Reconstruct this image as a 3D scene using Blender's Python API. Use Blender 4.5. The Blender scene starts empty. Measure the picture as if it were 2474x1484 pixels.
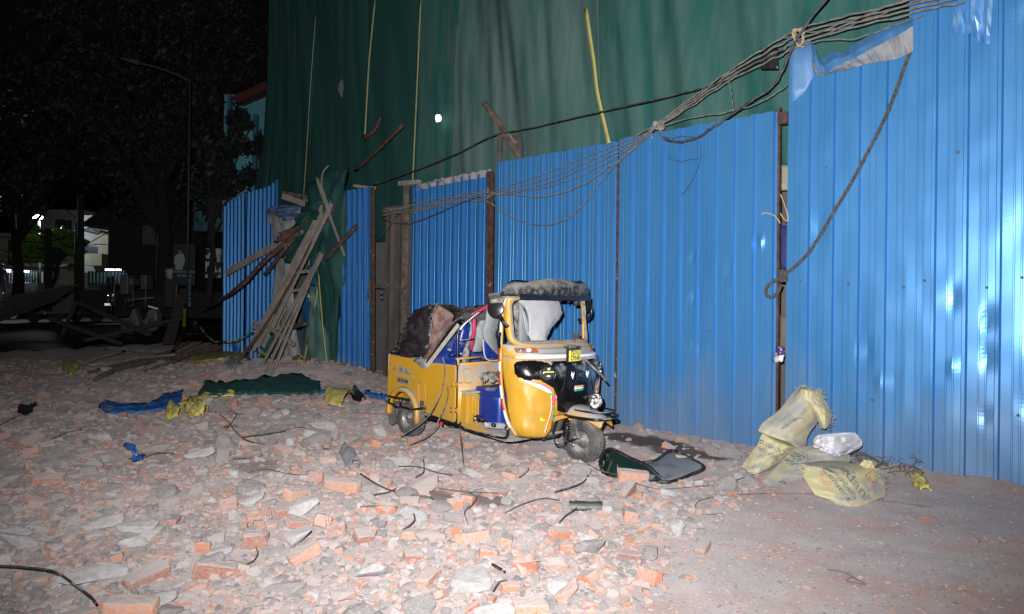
import bpy, bmesh, math, random
from math import sin, cos, pi, radians, sqrt, atan2
from mathutils import Vector, Matrix, noise
from mathutils.bvhtree import BVHTree
random.seed(7)
SC = bpy.context.scene
COL = SC.collection
# ------------------------------------------------------------------ camera
FPX, HC = 1649.0, 1.5                       # focal length for a 2474 px wide picture, eye height in metres
ROLL, PITCH = radians(1.2), radians(-0.42)
def _pitch(v): return Vector((v[0], v[1]*cos(PITCH)-v[2]*sin(PITCH), v[1]*sin(PITCH)+v[2]*cos(PITCH)))
CR, CU, CD = _pitch((cos(ROLL), 0, sin(ROLL))), _pitch((-sin(ROLL), 0, cos(ROLL))), _pitch((0, 1, 0))
EYE = Vector((0, 0, HC))
cd = bpy.data.cameras.new('camera'); cam = bpy.data.objects.new('camera', cd); COL.objects.link(cam)
cd.sensor_width = 36; cd.lens = 36*FPX/2474; cd.clip_start = .05; cd.clip_end = 600
cam.matrix_world = Matrix(((CR.x, CU.x, -CD.x, 0), (CR.y, CU.y, -CD.y, 0), (CR.z, CU.z, -CD.z, HC), (0, 0, 0, 1)))
SC.camera = cam
# ------------------------------------------------------------------ night sky, moon-weak sun, the photographer's flash
W = bpy.data.worlds.new('World'); SC.world = W; W.use_nodes = True
nt = W.node_tree; bg = nt.nodes['Background']
sky = nt.nodes.new('ShaderNodeTexSky'); sky.sky_type = 'NISHITA'; sky.sun_disc = False
sky.sun_elevation = radians(-4); sky.sun_rotation = radians(200)
nt.links.new(sky.outputs[0], bg.inputs[0]); bg.inputs[1].default_value = SKY_STRENGTH = 0.10
fl = bpy.data.lights.new('camera_flash', 'SPOT'); flo = bpy.data.objects.new('camera_flash', fl); COL.objects.link(flo)
fl.energy = 4150; fl.spot_size = radians(122); fl.spot_blend = 1.0; fl.shadow_soft_size = .022; fl.color = (1.0, .97, .965)
flo.location = (-.10, -.03, HC+.16)
flo.rotation_euler = Vector((.02, 1, .31)).to_track_quat('-Z', 'Y').to_euler()
SC.view_settings.view_transform = 'Standard'; SC.view_settings.look = 'None'
SC.view_settings.exposure = 0; SC.view_settings.gamma = 1; SC.view_settings.use_curve_mapping = False
SC.render.engine = 'CYCLES'
SC.cycles.max_bounces = 6; SC.cycles.diffuse_bounces = 3; SC.cycles.glossy_bounces = 3; SC.cycles.transparent_max_bounces = 12
SC.cycles.use_denoising = True
# ------------------------------------------------------------------ measuring helpers: a picture measurement -> the real point on a real surface
def ray(px, py): return CR*((px-1237)/FPX)+CU*((742-py)/FPX)+CD
def G(px, py, z=0.0):
    d = ray(px, py); return EYE+d*((z-HC)/d.z)
def proj(p):
    v = Vector(p)-EYE; w = v.dot(CD); return 1237+FPX*v.dot(CR)/w, 742-FPX*v.dot(CU)/w
def D(px, py, Y):
    d = ray(px, py); return EYE+d*(Y/d.y)
FA = G(1500, 1025); FE = (G(1885, 1089)-FA); FE.z = 0; FE.normalize()
FN = Vector((FE.y, -FE.x, 0));  FN = FN if FN.y < 0 else -FN          # towards the street
def F(px, py, off=0.0):
    d = ray(px, py); o = FA+FN*off; return EYE+d*((o-EYE).dot(FN)/d.dot(FN))
def FS(px, py, off=0.0):
    q = F(px, py, off)-FA; return q.dot(FE), q.z
def fp(s, z, off=0.0): return FA+FE*s+FN*off+Vector((0, 0, z))
def sstep(a, b, x):
    t = min(1, max(0, (x-a)/(b-a))); return t*t*(3-2*t)
def lerp(a, b, t): return a+(b-a)*t
def pl(pts, x):                                # piecewise linear
    if x <= pts[0][0]: return pts[0][1]
    for (a, b), (c, d) in zip(pts, pts[1:]):
        if x <= c: return b+(d-b)*(x-a)/(c-a)
    return pts[-1][1]
def nz(x, y, z=0.0): return noise.noise(Vector((x, y, z)))
# ------------------------------------------------------------------ mesh builder
class MB:
    def __init__(s): s.v = []; s.f = []; s.mi = []; s.sm = []; s.c = None
    def add(s, vs, fs, mi=0, smooth=False):
        b = len(s.v); s.v += [tuple(v) for v in vs]; s.f += [tuple(b+i for i in f) for f in fs]
        s.mi += [mi]*len(fs); s.sm += [smooth]*len(fs); return s
    def grid(s, pts, mi=0, smooth=True, closed=False, flip=False):
        n, m = len(pts), len(pts[0]); vs = [p for r in pts for p in r]; fs = []
        for i in range(n-1):
            for j in range(m if closed else m-1):
                k = (j+1) % m; q = (i*m+j, i*m+k, (i+1)*m+k, (i+1)*m+j); fs.append(q[::-1] if flip else q)
        return s.add(vs, fs, mi, smooth)
    def box(s, c, size, rot=None, mi=0, taper=1.0):
        c = Vector(c); sx, sy, sz = [a/2 for a in size]
        vs = [Vector((x*(taper if z > 0 else 1), y*(taper if z > 0 else 1), z)) for x in (-sx, sx) for y in (-sy, sy) for z in (-sz, sz)]
        if rot is not None: vs = [rot @ v for v in vs]
        return s.add([c+v for v in vs], [(0, 1, 3, 2), (4, 6, 7, 5), (0, 4, 5, 1), (2, 3, 7, 6), (0, 2, 6, 4), (1, 5, 7, 3)], mi)
    def beam(s, a, b, w, h, mi=0, up=(0, 0, 1), rough=0.0):
        a, b = Vector(a), Vector(b); d = (b-a).normalized(); r = d.cross(Vector(up))
        r = r.normalized() if r.length > 1e-4 else Vector((1, 0, 0)); u = r.cross(d).normalized()
        n = max(2, int((b-a).length/.12)) if rough else 2
        rings = []
        for i in range(n):
            p = a.lerp(b, i/(n-1)); k = [1+rough*random.uniform(-1, 1) for _ in range(4)]
            o = (r*random.uniform(-1, 1)+u*random.uniform(-1, 1))*rough*w*.3
            rings.append([p+o+r*w/2*k[0]*sx+u*h/2*k[1]*sy for sx, sy in ((-1, -1), (1, -1), (1, 1), (-1, 1))])
        s.grid(rings, mi, False, True); e = len(s.v)
        s.f += [(e-4*n, e-4*n+1, e-4*n+2, e-4*n+3), (e-1, e-2, e-3, e-4)]; s.mi += [mi]*2; s.sm += [False]*2; return s
    def tube(s, pts, r, seg=8, mi=0, cap=True, sub=0, wob=0.0):
        pts = [Vector(p) for p in pts]
        if sub: pts = smooth(pts, sub)
        n = len(pts); rs = r if isinstance(r, (list, tuple)) else [r]*n
        if len(rs) != n: rs = [pl([(i/(len(rs)-1), q) for i, q in enumerate(rs)], i/(n-1)) for i in range(n)]
        t = (pts[1]-pts[0]).normalized(); u = t.orthogonal().normalized(); rings = []
        for i, p in enumerate(pts):
            t = (pts[min(i+1, n-1)]-pts[max(i-1, 0)]).normalized(); u = (u-t*u.dot(t))
            u = u.normalized() if u.length > 1e-6 else t.orthogonal().normalized(); w = t.cross(u)
            k = 1+wob*random.uniform(-1, 1)
            rings.append([p+(u*cos(2*pi*j/seg)+w*sin(2*pi*j/seg))*rs[i]*k for j in range(seg)])
        b = len(s.v); s.grid(rings, mi, True, True)
        if cap:
            s.f += [tuple(range(b, b+seg))[::-1], tuple(range(b+(n-1)*seg, b+n*seg))]; s.mi += [mi]*2; s.sm += [False]*2
        return s
    def ribbon(s, pts, w, mi=0, up=None, sub=4, twist=0.0):
        pts = smooth([Vector(p) for p in pts], sub); n = len(pts); rows = []
        for i, p in enumerate(pts):
            t = (pts[min(i+1, n-1)]-pts[max(i-1, 0)]).normalized(); u = t.cross(Vector(up or FN)).normalized()
            if twist: u = Matrix.Rotation(twist*sin(i*.9), 3, t) @ u
            k = w[0]+(w[1]-w[0])*i/(n-1) if isinstance(w, (list, tuple)) else w
            rows.append([p-u*k/2, p+u*k/2])
        return s.grid(rows, mi)
    def lathe(s, prof, origin, axis, seg=24, mi=0, smooth=True):
        axis = Vector(axis).normalized(); u = axis.orthogonal().normalized(); w = axis.cross(u); o = Vector(origin)
        return s.grid([[o+axis*h+(u*cos(2*pi*j/seg)+w*sin(2*pi*j/seg))*r for j in range(seg)] for r, h in prof], mi, smooth, True)
    def poly(s, pts, n, th, mi=0):               # flat outline given thickness
        n = Vector(n).normalized()*th; pts = [Vector(p) for p in pts]; k = len(pts)
        return s.add(pts+[p-n for p in pts], [tuple(range(k)), tuple(range(2*k-1, k-1, -1))]+[(i, (i+1) % k, k+(i+1) % k, k+i)[::-1] for i in range(k)], mi)
    def blob(s, c, size, seed=0, amp=.3, sub=2, rot=None, mi=0, smooth=False, freq=1.6, flat=0):
        vs, fs = ICO[sub]; c = Vector(c); out = []
        for v in vs:
            d = 1+amp*noise.noise(v*freq+Vector((seed*3.1, seed*1.7, seed)))
            p = Vector((v.x*size[0]*d, v.y*size[1]*d, v.z*size[2]*d))
            if rot is not None: p = rot @ p
            out.append(c+p)
        return s.add(out, fs, mi, smooth)
    def build(s, name, mats, parent=None, bevel=0, solid=0, sub=0, shade=None, weld=False):
        me = bpy.data.meshes.new(name); me.from_pydata(s.v, [], s.f); me.polygons.foreach_set('material_index', s.mi); me.polygons.foreach_set('use_smooth', s.sm)
        for m in (mats if isinstance(mats, (list, tuple)) else [mats]): me.materials.append(m)
        bm = bmesh.new(); bm.from_mesh(me)
        if weld: bmesh.ops.remove_doubles(bm, verts=bm.verts, dist=1e-5)
        if not solid and not getattr(s, 'open', False): bmesh.ops.recalc_face_normals(bm, faces=bm.faces)
        bm.to_mesh(me); bm.free(); me.update()
        o = bpy.data.objects.new(name, me); COL.objects.link(o)
        if parent is not None: o.parent = parent
        if bevel:
            b = o.modifiers.new('bevel', 'BEVEL'); b.width = bevel; b.segments = 2; b.limit_method = 'ANGLE'
        if solid:
            b = o.modifiers.new('solid', 'SOLIDIFY'); b.thickness = solid; b.offset = 0
        if sub:
            b = o.modifiers.new('sub', 'SUBSURF'); b.levels = sub; b.render_levels = sub
        return o
def _ico(sub):
    bm = bmesh.new(); bmesh.ops.create_icosphere(bm, subdivisions=sub, radius=1); bm.verts.ensure_lookup_table()
    r = ([v.co.copy() for v in bm.verts], [tuple(v.index for v in f.verts) for f in bm.faces]); bm.free(); return r
ICO = {i: _ico(i) for i in (1, 2, 3, 4)}
def smooth(pts, k):
    out = []
    for i in range(len(pts)-1):
        p0, p1, p2, p3 = pts[max(i-1, 0)], pts[i], pts[i+1], pts[min(i+2, len(pts)-1)]
        for j in range(k):
            t = j/k; out.append(.5*((2*p1)+(p2-p0)*t+(2*p0-5*p1+4*p2-p3)*t*t+(3*p1-p0-3*p2+p3)*t**3))
    return out+[pts[-1].copy()]
def empty(name, loc=(0, 0, 0), rz=0):
    o = bpy.data.objects.new(name, None); COL.objects.link(o); o.location = loc; o.rotation_euler.z = rz; o.empty_display_size = .1; return o
def tag(o, label=None, cat=None, group=None, kind=None):
    if label: o['label'] = label
    if cat: o['category'] = cat
    if group: o['group'] = group
    if kind: o['kind'] = kind
    return o
def near_plane(o, rot): pass
def text_mesh(name, txt, size, mtx, mat, parent, th=.0015, onto=None, lift=.002, squeeze=1.0, bold=0.0):
    c = bpy.data.curves.new(name, 'FONT'); c.body = txt; c.size = size; c.align_x = 'CENTER'; c.align_y = 'CENTER'; c.extrude = th; c.resolution_u = 3; c.offset = bold
    t = bpy.data.objects.new(name, c); COL.objects.link(t)
    dg = bpy.context.evaluated_depsgraph_get(); me = bpy.data.meshes.new_from_object(t.evaluated_get(dg)); bpy.data.objects.remove(t)
    me.materials.clear(); me.materials.append(mat)
    if onto is not None:
        bm = bmesh.new(); bm.from_mesh(me)
        for _ in range(2): bmesh.ops.subdivide_edges(bm, edges=[e for e in bm.edges if e.calc_length() > size*.12], cuts=1)
        bmesh.ops.triangulate(bm, faces=bm.faces); bm.to_mesh(me); bm.free()
    zdir = (mtx.to_3x3() @ Vector((0, 0, 1))).normalized()
    for v in me.vertices:
        p = mtx @ Vector((v.co.x*squeeze, v.co.y, v.co.z))
        if onto is not None:
            h = onto.ray_cast(p+zdir*.6, -zdir, 1.2)
            if h[0] is not None: p = h[0]+zdir*(lift+v.co.z)
        v.co = p
    o = bpy.data.objects.new(name, me); COL.objects.link(o)
    if parent is not None: o.parent = parent
    return o
def frame_mtx(origin, xdir, ydir):
    x = Vector(xdir).normalized(); y = Vector(ydir); y = (y-x*y.dot(x)).normalized(); z = x.cross(y); o = Vector(origin)
    return Matrix(((x.x, y.x, z.x, o.x), (x.y, y.y, z.y, o.y), (x.z, y.z, z.z, o.z), (0, 0, 0, 1)))
def bvh_of(o, world=False):
    dg = bpy.context.evaluated_depsgraph_get(); return BVHTree.FromObject(o, dg)
# ------------------------------------------------------------------ materials
def M(name, c1, c2=None, scale=4, stretch=(1, 1, 1), lo=.35, hi=.65, rough=.6, metal=0, bump=0, bscale=40, dust=0, dustc=(.36, .34, .32), dust_up=True,
      spots=None, spots_scale=20, spots_lo=.6, rand=0, spec=.5, emit=0, detail=5, ground_dirt=None, coat=0, trans=0, alpha=1, gw=None):
    m = bpy.data.materials.new(name); m.use_nodes = True; n = m.node_tree.nodes; L = m.node_tree.links; p = n['Principled BSDF']
    def mk(t, **k):
        o = n.new(t)
        for a, b in k.items(): setattr(o, a, b)
        return o
    def noise_(sc, det=5, st=(1, 1, 1), rot=0):
        mp = mk('ShaderNodeMapping'); mp.inputs['Scale'].default_value = st; L.new(tc.outputs['Object'], mp.inputs[0])
        t = mk('ShaderNodeTexNoise'); t.inputs['Scale'].default_value = sc; t.inputs['Detail'].default_value = det; t.inputs['Roughness'].default_value = .6
        L.new(mp.outputs[0], t.inputs['Vector']); return t.outputs['Fac']
    def rng(src, a, b, c=0, d=1):
        r = mk('ShaderNodeMapRange', clamp=True); r.inputs[1].default_value = a; r.inputs[2].default_value = b; r.inputs[3].default_value = c; r.inputs[4].default_value = d
        L.new(src, r.inputs[0]); return r.outputs[0]
    def mix(f, a, b):
        x = mk('ShaderNodeMix', data_type='RGBA')
        for s_, v in ((x.inputs[0], f), (x.inputs[6], a), (x.inputs[7], b)):
            if isinstance(v, tuple): s_.default_value = (*v, 1)
            elif isinstance(v, (int, float)): s_.default_value = v
            else: L.new(v, s_)
        return x.outputs[2]
    def mul(a, b):
        x = mk('ShaderNodeMath', operation='MULTIPLY')
        for s_, v in zip(x.inputs, (a, b)):
            if isinstance(v, (int, float)): s_.default_value = v
            else: L.new(v, s_)
        return x.outputs[0]
    tc = mk('ShaderNodeTexCoord'); col = c1
    if c2: col = mix(rng(noise_(scale, detail, stretch), lo, hi), c1, c2)
    if rand:
        oi = mk('ShaderNodeObjectInfo'); hs = mk('ShaderNodeHueSaturation')
        L.new(rng(oi.outputs['Random'], 0, 1, 1-rand, 1+rand), hs.inputs['Value'])
        if isinstance(col, tuple): hs.inputs['Color'].default_value = (*col, 1)
        else: L.new(col, hs.inputs['Color'])
        col = hs.outputs[0]
    if spots: col = mix(rng(noise_(spots_scale, 6), spots_lo, spots_lo+.06), col, spots)
    rg = rough
    if dust:
        g = mk('ShaderNodeNewGeometry'); sx = mk('ShaderNodeSeparateXYZ'); L.new(g.outputs['Normal'], sx.inputs[0])
        f = rng(noise_(6, 8), .62-dust*.45, .72-dust*.3)
        if dust_up: f = mul(f, rng(sx.outputs[2], .05, .6))
        col = mix(f, col, dustc); rg = rng(f, 0, 1, rough, .9)
    if ground_dirt:                                 # splashed mud and dust above the ground, in metres of height
        g = mk('ShaderNodeNewGeometry'); sx = mk('ShaderNodeSeparateXYZ'); L.new(g.outputs['Position'], sx.inputs[0])
        ad = mk('ShaderNodeMath', operation='ADD'); L.new(rng(sx.outputs[2], 0, ground_dirt[0], 1, 0), ad.inputs[0])
        L.new(rng(noise_(2.2, 7, (1, 1, .35)), .3, .7, -.55, .25), ad.inputs[1])
        f = rng(ad.outputs[0], .1, .95, 0, ground_dirt[2] if len(ground_dirt) > 2 else .8)
        col = mix(f, col, ground_dirt[1])
    if isinstance(col, tuple): p.inputs['Base Color'].default_value = (*col, 1)
    else: L.new(col, p.inputs['Base Color'])
    if isinstance(rg, (int, float)): p.inputs['Roughness'].default_value = rg
    else: L.new(rg, p.inputs['Roughness'])
    if rough >= .85: p.inputs['Diffuse Roughness'].default_value = .45
    p.inputs['Metallic'].default_value = metal; p.inputs['Specular IOR Level'].default_value = spec
    if coat: p.inputs['Coat Weight'].default_value = coat; p.inputs['Coat Roughness'].default_value = .08
    if trans: p.inputs['Transmission Weight'].default_value = trans
    if alpha < 1: p.inputs['Alpha'].default_value = alpha
    if emit: p.inputs['Emission Color'].default_value = (*c1, 1); p.inputs['Emission Strength'].default_value = emit
    if bump:
        b = mk('ShaderNodeBump'); b.inputs['Strength'].default_value = bump; b.inputs['Distance'].default_value = .01; L.new(noise_(bscale, 8, stretch), b.inputs['Height']); L.new(b.outputs[0], p.inputs['Normal'])
    return m
# ------------------------------------------------------------------ ground
def clean_x(y): return pl([(0, -.3), (2.5, .1), (3.5, .55), (4.4, 1.0), (5.1, 1.6), (5.8, 2.2), (6.6, 3.0), (9, 3.0)], y)
def rubble(x, y):
    d = sstep(.55, -.35, x-clean_x(y))
    q_ = G(1960, 1170); d = max(d, .30*math.exp(-((x-q_.x)**2+(y-q_.y)**2)/.35))
    if y > 6.0 and x > -.2: d *= .45                                   # swept patch beside the front wheel
    v = Vector((x, y, 0))-FA; off = v.dot(FN); s = v.dot(FE)
    if off < .05 and s > -6: d *= .1
    return d
HEAPS = [(G(640, 925), 1.4, .28), (G(560, 900), 1.6, .16), (G(840, 925), .9, .18), (G(760, 1000), 1.1, .08), (G(1000, 1230), .5, .05), (G(620, 1150), .9, .06), (G(700, 1225), .45, .06), (G(1990, 1175), .42, .07), (G(1250, 1150), .4, .06), (G(900, 1130), .6, .06), (G(300, 1180), .6, .05)]
def gz(x, y):
    z = 0.0
    for c, r, h in HEAPS: z += h*math.exp(-((x-c.x)**2+(y-c.y)**2)/(r*r))
    d = rubble(x, y)
    z += (.06*nz(x*1.3, y*1.3, 3)+.028*nz(x*3.7, y*3.7, 9)+.010*nz(x*11, y*11, 1))*d
    z += .006*nz(x*5, y*5, 2)+.004*nz(x*17, y*17, 5)
    v = Vector((x, y, 0))-FA; s = v.dot(FE); off = v.dot(FN)
    if s > 2.2: z += .07*math.exp(-(off/.28)**2)*(1+.5*nz(s*3, 0))
    return z
def axis_lines(lo, a, b, hi, fine, g=1.16):
    m = [a+(b-a)*i/int((b-a)/fine) for i in range(int((b-a)/fine)+1)]
    st = fine; x = a; L = []
    while x > lo: st *= g; x -= st; L.append(x)
    st = fine; x = b; R = []
    while x < hi: st *= g; x += st; R.append(x)
    return L[::-1]+m+R
gx = axis_lines(-150, -7.5, 4.6, 120, .04); gy = axis_lines(-20, 2.2, 12.5, 200, .04)
def ground_mat():
    m = bpy.data.materials.new('dusty_ground'); m.use_nodes = True; n = m.node_tree.nodes; L = m.node_tree.links; p = n['Principled BSDF']
    tc = n.new('ShaderNodeTexCoord')
    def nzn(sc, det=6, ro=.6):
        t = n.new('ShaderNodeTexNoise'); t.inputs['Scale'].default_value = sc; t.inputs['Detail'].default_value = det; t.inputs['Roughness'].default_value = ro; L.new(tc.outputs['Object'], t.inputs['Vector']); return t.outputs['Fac']
    def rng(src, a, b, c=0, d=1):
        r = n.new('ShaderNodeMapRange'); r.clamp = True
        for i, v in enumerate((a, b, c, d)): r.inputs[i+1].default_value = v
        L.new(src, r.inputs[0]); return r.outputs[0]
    def mix(f, a, b):
        x = n.new('ShaderNodeMix'); x.data_type = 'RGBA'
        L.new(f, x.inputs[0])
        for s_, v in ((x.inputs[6], a), (x.inputs[7], b)):
            if isinstance(v, tuple): s_.default_value = (*v, 1)
            else: L.new(v, s_)
        return x.outputs[2]
    col = mix(rng(nzn(2.2, 8), .3, .7), (.30, .268, .266), (.42, .392, .39))
    col = mix(rng(nzn(1.3, 7), .48, .70, 0, .62), col, (.40, .185, .12))        # red brick dust
    col = mix(rng(nzn(38, 4), .52, .66, 0, .8), col, (.38, .35, .345))           # pale grit
    col = mix(rng(nzn(55, 3), .60, .70, 0, .8), col, (.13, .11, .105))          # dark grit
    col = mix(rng(nzn(24, 3), .64, .68, 0, .85), col, (.38, .15, .09))          # crumbs of brick
    at = n.new('ShaderNodeAttribute'); at.attribute_name = 'damp'; col = mix(at.outputs['Fac'], col, (.075, .062, .058))
    L.new(col, p.inputs['Base Color']); p.inputs['Roughness'].default_value = .95; p.inputs['Diffuse Roughness'].default_value = .35; p.inputs['Specular IOR Level'].default_value = .15
    b = n.new('ShaderNodeBump'); b.inputs['Strength'].default_value = .35; b.inputs['Distance'].default_value = .006; L.new(nzn(60, 8, .7), b.inputs['Height']); L.new(b.outputs[0], p.inputs['Normal'])
    return m
g = MB(); g.grid([[Vector((x, y, gz(x, y) if y < 40 and abs(x) < 30 else 0)) for y in gy] for x in gx])
ground = g.build('ground', ground_mat()); tag(ground, kind='structure')
R_ = [G(-900+i*24.1, pl([(-900, 885), (0, 852), (250, 838), (420, 830), (545, 826)], -900+i*24.1)+9*nz(i*.9, 2)+5*nz(i*2.3, 7)) for i in range(61)]
m = MB(); fr_ = [Vector((pl([(0, -150), (37, -120), (60, 4)], i), pl([(0, 20), (37, 190), (60, 200)], i), 0)) for i in range(61)]
m.grid([[p.lerp(q, (k/24)**2.2)+Vector((0, 0, .03)) for p, q in zip(R_, fr_)] for k in range(25)])
tag(m.build('road', M('asphalt', (.018, .017, .017), (.03, .028, .027), 3, rough=.8, bump=.2)), kind='structure')
at = ground.data.attributes.new('damp', 'FLOAT', 'POINT')
dampc = [(G(1560, 1065), .62, .28, 1.0), (G(1660, 1095), .5, .22, .95), (G(1180, 1215), .30, .12, .75), (G(1050, 1205), .34, .15, .6), (G(620, 1150), .25, .2, .4)]
vals = []
for v in ground.data.vertices:
    x, y = v.co.x, v.co.y; f = 0
    for c, r, w, k in dampc:
        q = Vector((x-c.x, y-c.y, 0)); a, b_ = q.dot(FE), q.dot(FN)
        f = max(f, k*sstep(1.15, .8, sqrt((a/r)**2+(b_/w)**2)+.35*nz(x*5, y*5)+.2*nz(x*16, y*16)))
    vals.append(f)
at.data.foreach_set('value', vals)
# ------------------------------------------------------------------ blue sheet fence
DIRT = (.33, .31, .30)
m_blue = M('blue_sheet', (.055, .235, .52), (.072, .27, .58), 1.3, (1, 1, .25), rough=.36, spots=(.2, .3, .42), spots_scale=26, spots_lo=.70, ground_dirt=(1.3, (.30, .32, .34), .45), bump=.05, bscale=5, metal=.4, spec=.6)
m_blue_n = M('blue_sheet_dimmed', (.040, .20, .48), (.052, .23, .54), 1.5, (1, 1, .2), rough=.40, ground_dirt=(.6, DIRT, .45), bump=.04, bscale=9, metal=.5, spec=.6)  # blue darkened to stand in for weaker light on the farther panels
m_zinc = M('sheet_back', (.14, .17, .21), (.22, .22, .22), 8, rough=.65, metal=0, bump=.1)
m_rust = M('rusty_steel', (.045, .022, .018), (.10, .052, .042), 14, rough=.8, bump=.3, spots=(.3, .27, .25), spots_scale=9, spots_lo=.62)
m_steel = M('dull_steel', (.10, .085, .08), (.17, .15, .14), 10, rough=.6, metal=.3, bump=.2)
def prof_points(width, pitch, kind):
    """x along the sheet, height of the profile"""
    pts = []; x = 0.0
    while x < width-1e-6:
        if kind == 'wide':    cell = [(0, 0), (.30, 0), (.315, .004), (.35, .004), (.365, 0), (.52, 0), (.535, .004), (.57, .004), (.585, 0), (.80, 0), (.845, .038), (.945, .038), (.99, 0)]
        else:                 cell = [(0, 0), (.25, 0), (.265, .003), (.30, .003), (.315, 0), (.62, 0), (.69, .045), (.92, .045), (.985, 0)]
        for a, h in cell:
            if x+a*pitch < width: pts.append((x+a*pitch, h))
        x += pitch
    pts.append((width, 0)); return pts
def sheet(name, s0, s1, z0, ztop, off, pitch, kind, mat, parent, rows=26, wobble=.012, seed=1, lean=0.0, dents=(), tilt=0.0, mi=0):
    cols = prof_points(s1-s0, pitch, kind); g = []
    for i in range(rows+1):
        r = []
        for a, h in cols:
            zt = ztop(a+s0) if callable(ztop) else ztop; zb = z0(a+s0) if callable(z0) else z0
            z = zb+(zt-zb)*i/rows; s = s0+a+lean*z
            o = off+h+wobble*nz(s*1.2+seed*7, z*.8, seed)+wobble*.4*nz(s*5+seed, z*3, seed*2)+tilt*z
            for ds, dz, dr, dd in dents: o += .55*dd*math.exp(-((s-ds)**2/(dr*dr*.35)+(z-dz)**2/(dr*dr*1.4)))
            r.append(fp(s, z, o))
        g.append(r)
    m = MB(); m.grid(g, smooth=False); ob = m.build(name, mat, parent, solid=.0016); return ob
def panel_thing(label, group=None):
    o = empty('fence_panel', (0, 0, 0)); tag(o, label, 'fence panel', group or 'blue corrugated panels of the site fence'); return o
def rivets(parent, pts, name='bolt', r=.012):
    first = None
    for s, z, off in pts:
        if first is None:
            m = MB(); m.lathe([(0, .012), (r*.7, .010), (r, .004), (r, -.012)], (0, 0, 0), FN, 8); first = m.build(name, m_steel, parent); o = first
        else: o = first.copy(); COL.objects.link(o)
        o.location = fp(s, z, off)
    return first
# big right-hand run, seen nearest
s_r0 = FS(1912, 600)[0]; s_r1 = FS(2207, 400)[0]; s_r2 = s_r1+1.42
def top_r1(s):
    pts = [(FS(a, b)[0], FS(a, b)[1]) for a, b in ((1900, 102), (1955, 98), (1968, 108), (1985, 150), (2030, 168), (2080, 158), (2130, 140), (2207, 108))]
    return pl(pts, s)
P1 = panel_thing('tall blue corrugated panel with torn and crumpled folded top, behind the rope')
dn = [(s_r0+.3, 2.3, .12, -.02), (s_r0+.75, 1.1, .10, -.025), (s_r0+.9, .8, .07, .02)]
sheet('sheet', s_r0, s_r1+.01, -.03, top_r1, .05, .236, 'wide', m_blue, P1, seed=3, rows=110, dents=dn, lean=-.012)
# the torn top: blue strip bent outwards and down, grey back of the sheet showing
fold = MB(); N = 34
up_e = [(1958, 100), (1968, 112), (1982, 148), (2010, 125), (2040, 126), (2062, 108), (2095, 88), (2130, 70), (2160, 58), (2205, 42)]
md_e = [(1962, 140), (1975, 170), (1990, 178), (2015, 165), (2045, 150), (2068, 138), (2100, 122), (2132, 104), (2165, 88), (2206, 62)]
lo_e = [(1965, 175), (1980, 184), (2000, 180), (2022, 172), (2050, 168), (2075, 160), (2105, 152), (2135, 148), (2168, 143), (2206, 124)]
rows = []
for src, off in ((up_e, .07), (None, .15), (md_e, .19), (None, .16), (lo_e, .12)):
    r = []
    for i in range(N+1):
        t = i/N*(len(up_e)-1); k = min(int(t), len(up_e)-2); u = t-k
        def pt(L): return Vector((lerp(L[k][0], L[k+1][0], u), lerp(L[k][1], L[k+1][1], u), 0))
        if src is not None: q = pt(src)
        elif off == .15: q = pt(up_e)*.5+pt(md_e)*.5
        else: q = pt(md_e)*.5+pt(lo_e)*.5
        oo = off+.03*nz(i*.6, off*20)+.015*nz(i*1.7, off*33)
        r.append(F(q.x, q.y+3*nz(i*.9, off*9), oo))
    rows.append(r)
fold.grid(rows[:3], 0); fold.grid(rows[2:], 1)
fold.sm = [False]*len(fold.sm); fold.build('folded_top', [M('bent_blue', (.05, .19, .45), (.09, .22, .42), 7, rough=.6), m_zinc], P1, solid=.002)
cr = MB()
cr.grid([[F(a, b, .09+.02*nz(a*.1, b*.1)) for a, b in L] for L in (
    [(1908, 104), (1925, 100), (1945, 98), (1958, 98)], [(1906, 150), (1922, 158), (1940, 160), (1962, 150)], [(1910, 200), (1920, 215), (1942, 212), (1966, 186)], [(1912, 250), (1925, 240), (1945, 222), (1963, 190)])], 0)
cr.build('creased_corner', [M('creased_sheet', (.08, .22, .48), (.13, .25, .42), 9, rough=.55)], P1, solid=.002)
rivets(P1, [(s_r0+.12+.236*k+.02*nz(k, z), z+.06*nz(k*3, z), .062) for k, z in ((0, 1.75), (1, .65), (1, 2.9), (2, 1.75), (4, 1.72), (3, .65))])
P2 = panel_thing('tallest blue corrugated panel at the right end of the fence, dented')
dn = [(s_r1+.35, 1.62, .09, -.03), (s_r1+.62, 1.45, .08, -.035), (s_r1+.62, 1.1, .09, -.03), (s_r1+.95, 1.3, .10, -.03), (s_r1+.9, .72, .08, -.02), (s_r1+.35, 1.0, .06, .02), (s_r1+.6, .6, .07, -.02), (s_r1+.5, 4.05, .12, -.05), (s_r1+.8, 4.15, .13, .05)]
sheet('sheet', s_r1, s_r2+1.2, -.05, lambda s: 4.62+.05*nz(s*6, 1), .058, .242, 'wide', m_blue, P2, rows=130, seed=8, dents=dn, lean=-.012)
rivets(P2, [(s_r1+.12+.242*k+.02*nz(k, z), z+.06*nz(k*3, z), .072) for k, z in ((0, 1.75), (1, 2.9), (2, 1.72), (3, .65), (4, 2.9), (3, 1.78))])
bt = MB(); q0 = F(2345, 8, .10)
rows = []
for i in range(7):
    rows.append([F(2300+12*j+2*nz(i, j), -40+26*i-6*j*j*.12*i*.2, .10+.05*sin(j*1.9)+.03*nz(i*1.1, j*1.3)) for j in range(int(11-i*1.15))][:5] if False else [F(2310+10*j-1.5*i, -50+22*i+(3*j if j > 5 else 0), .095+.035*sin(j*1.7)+.03*nz(i*1.1, j*1.3)) for j in range(10)])
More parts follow.
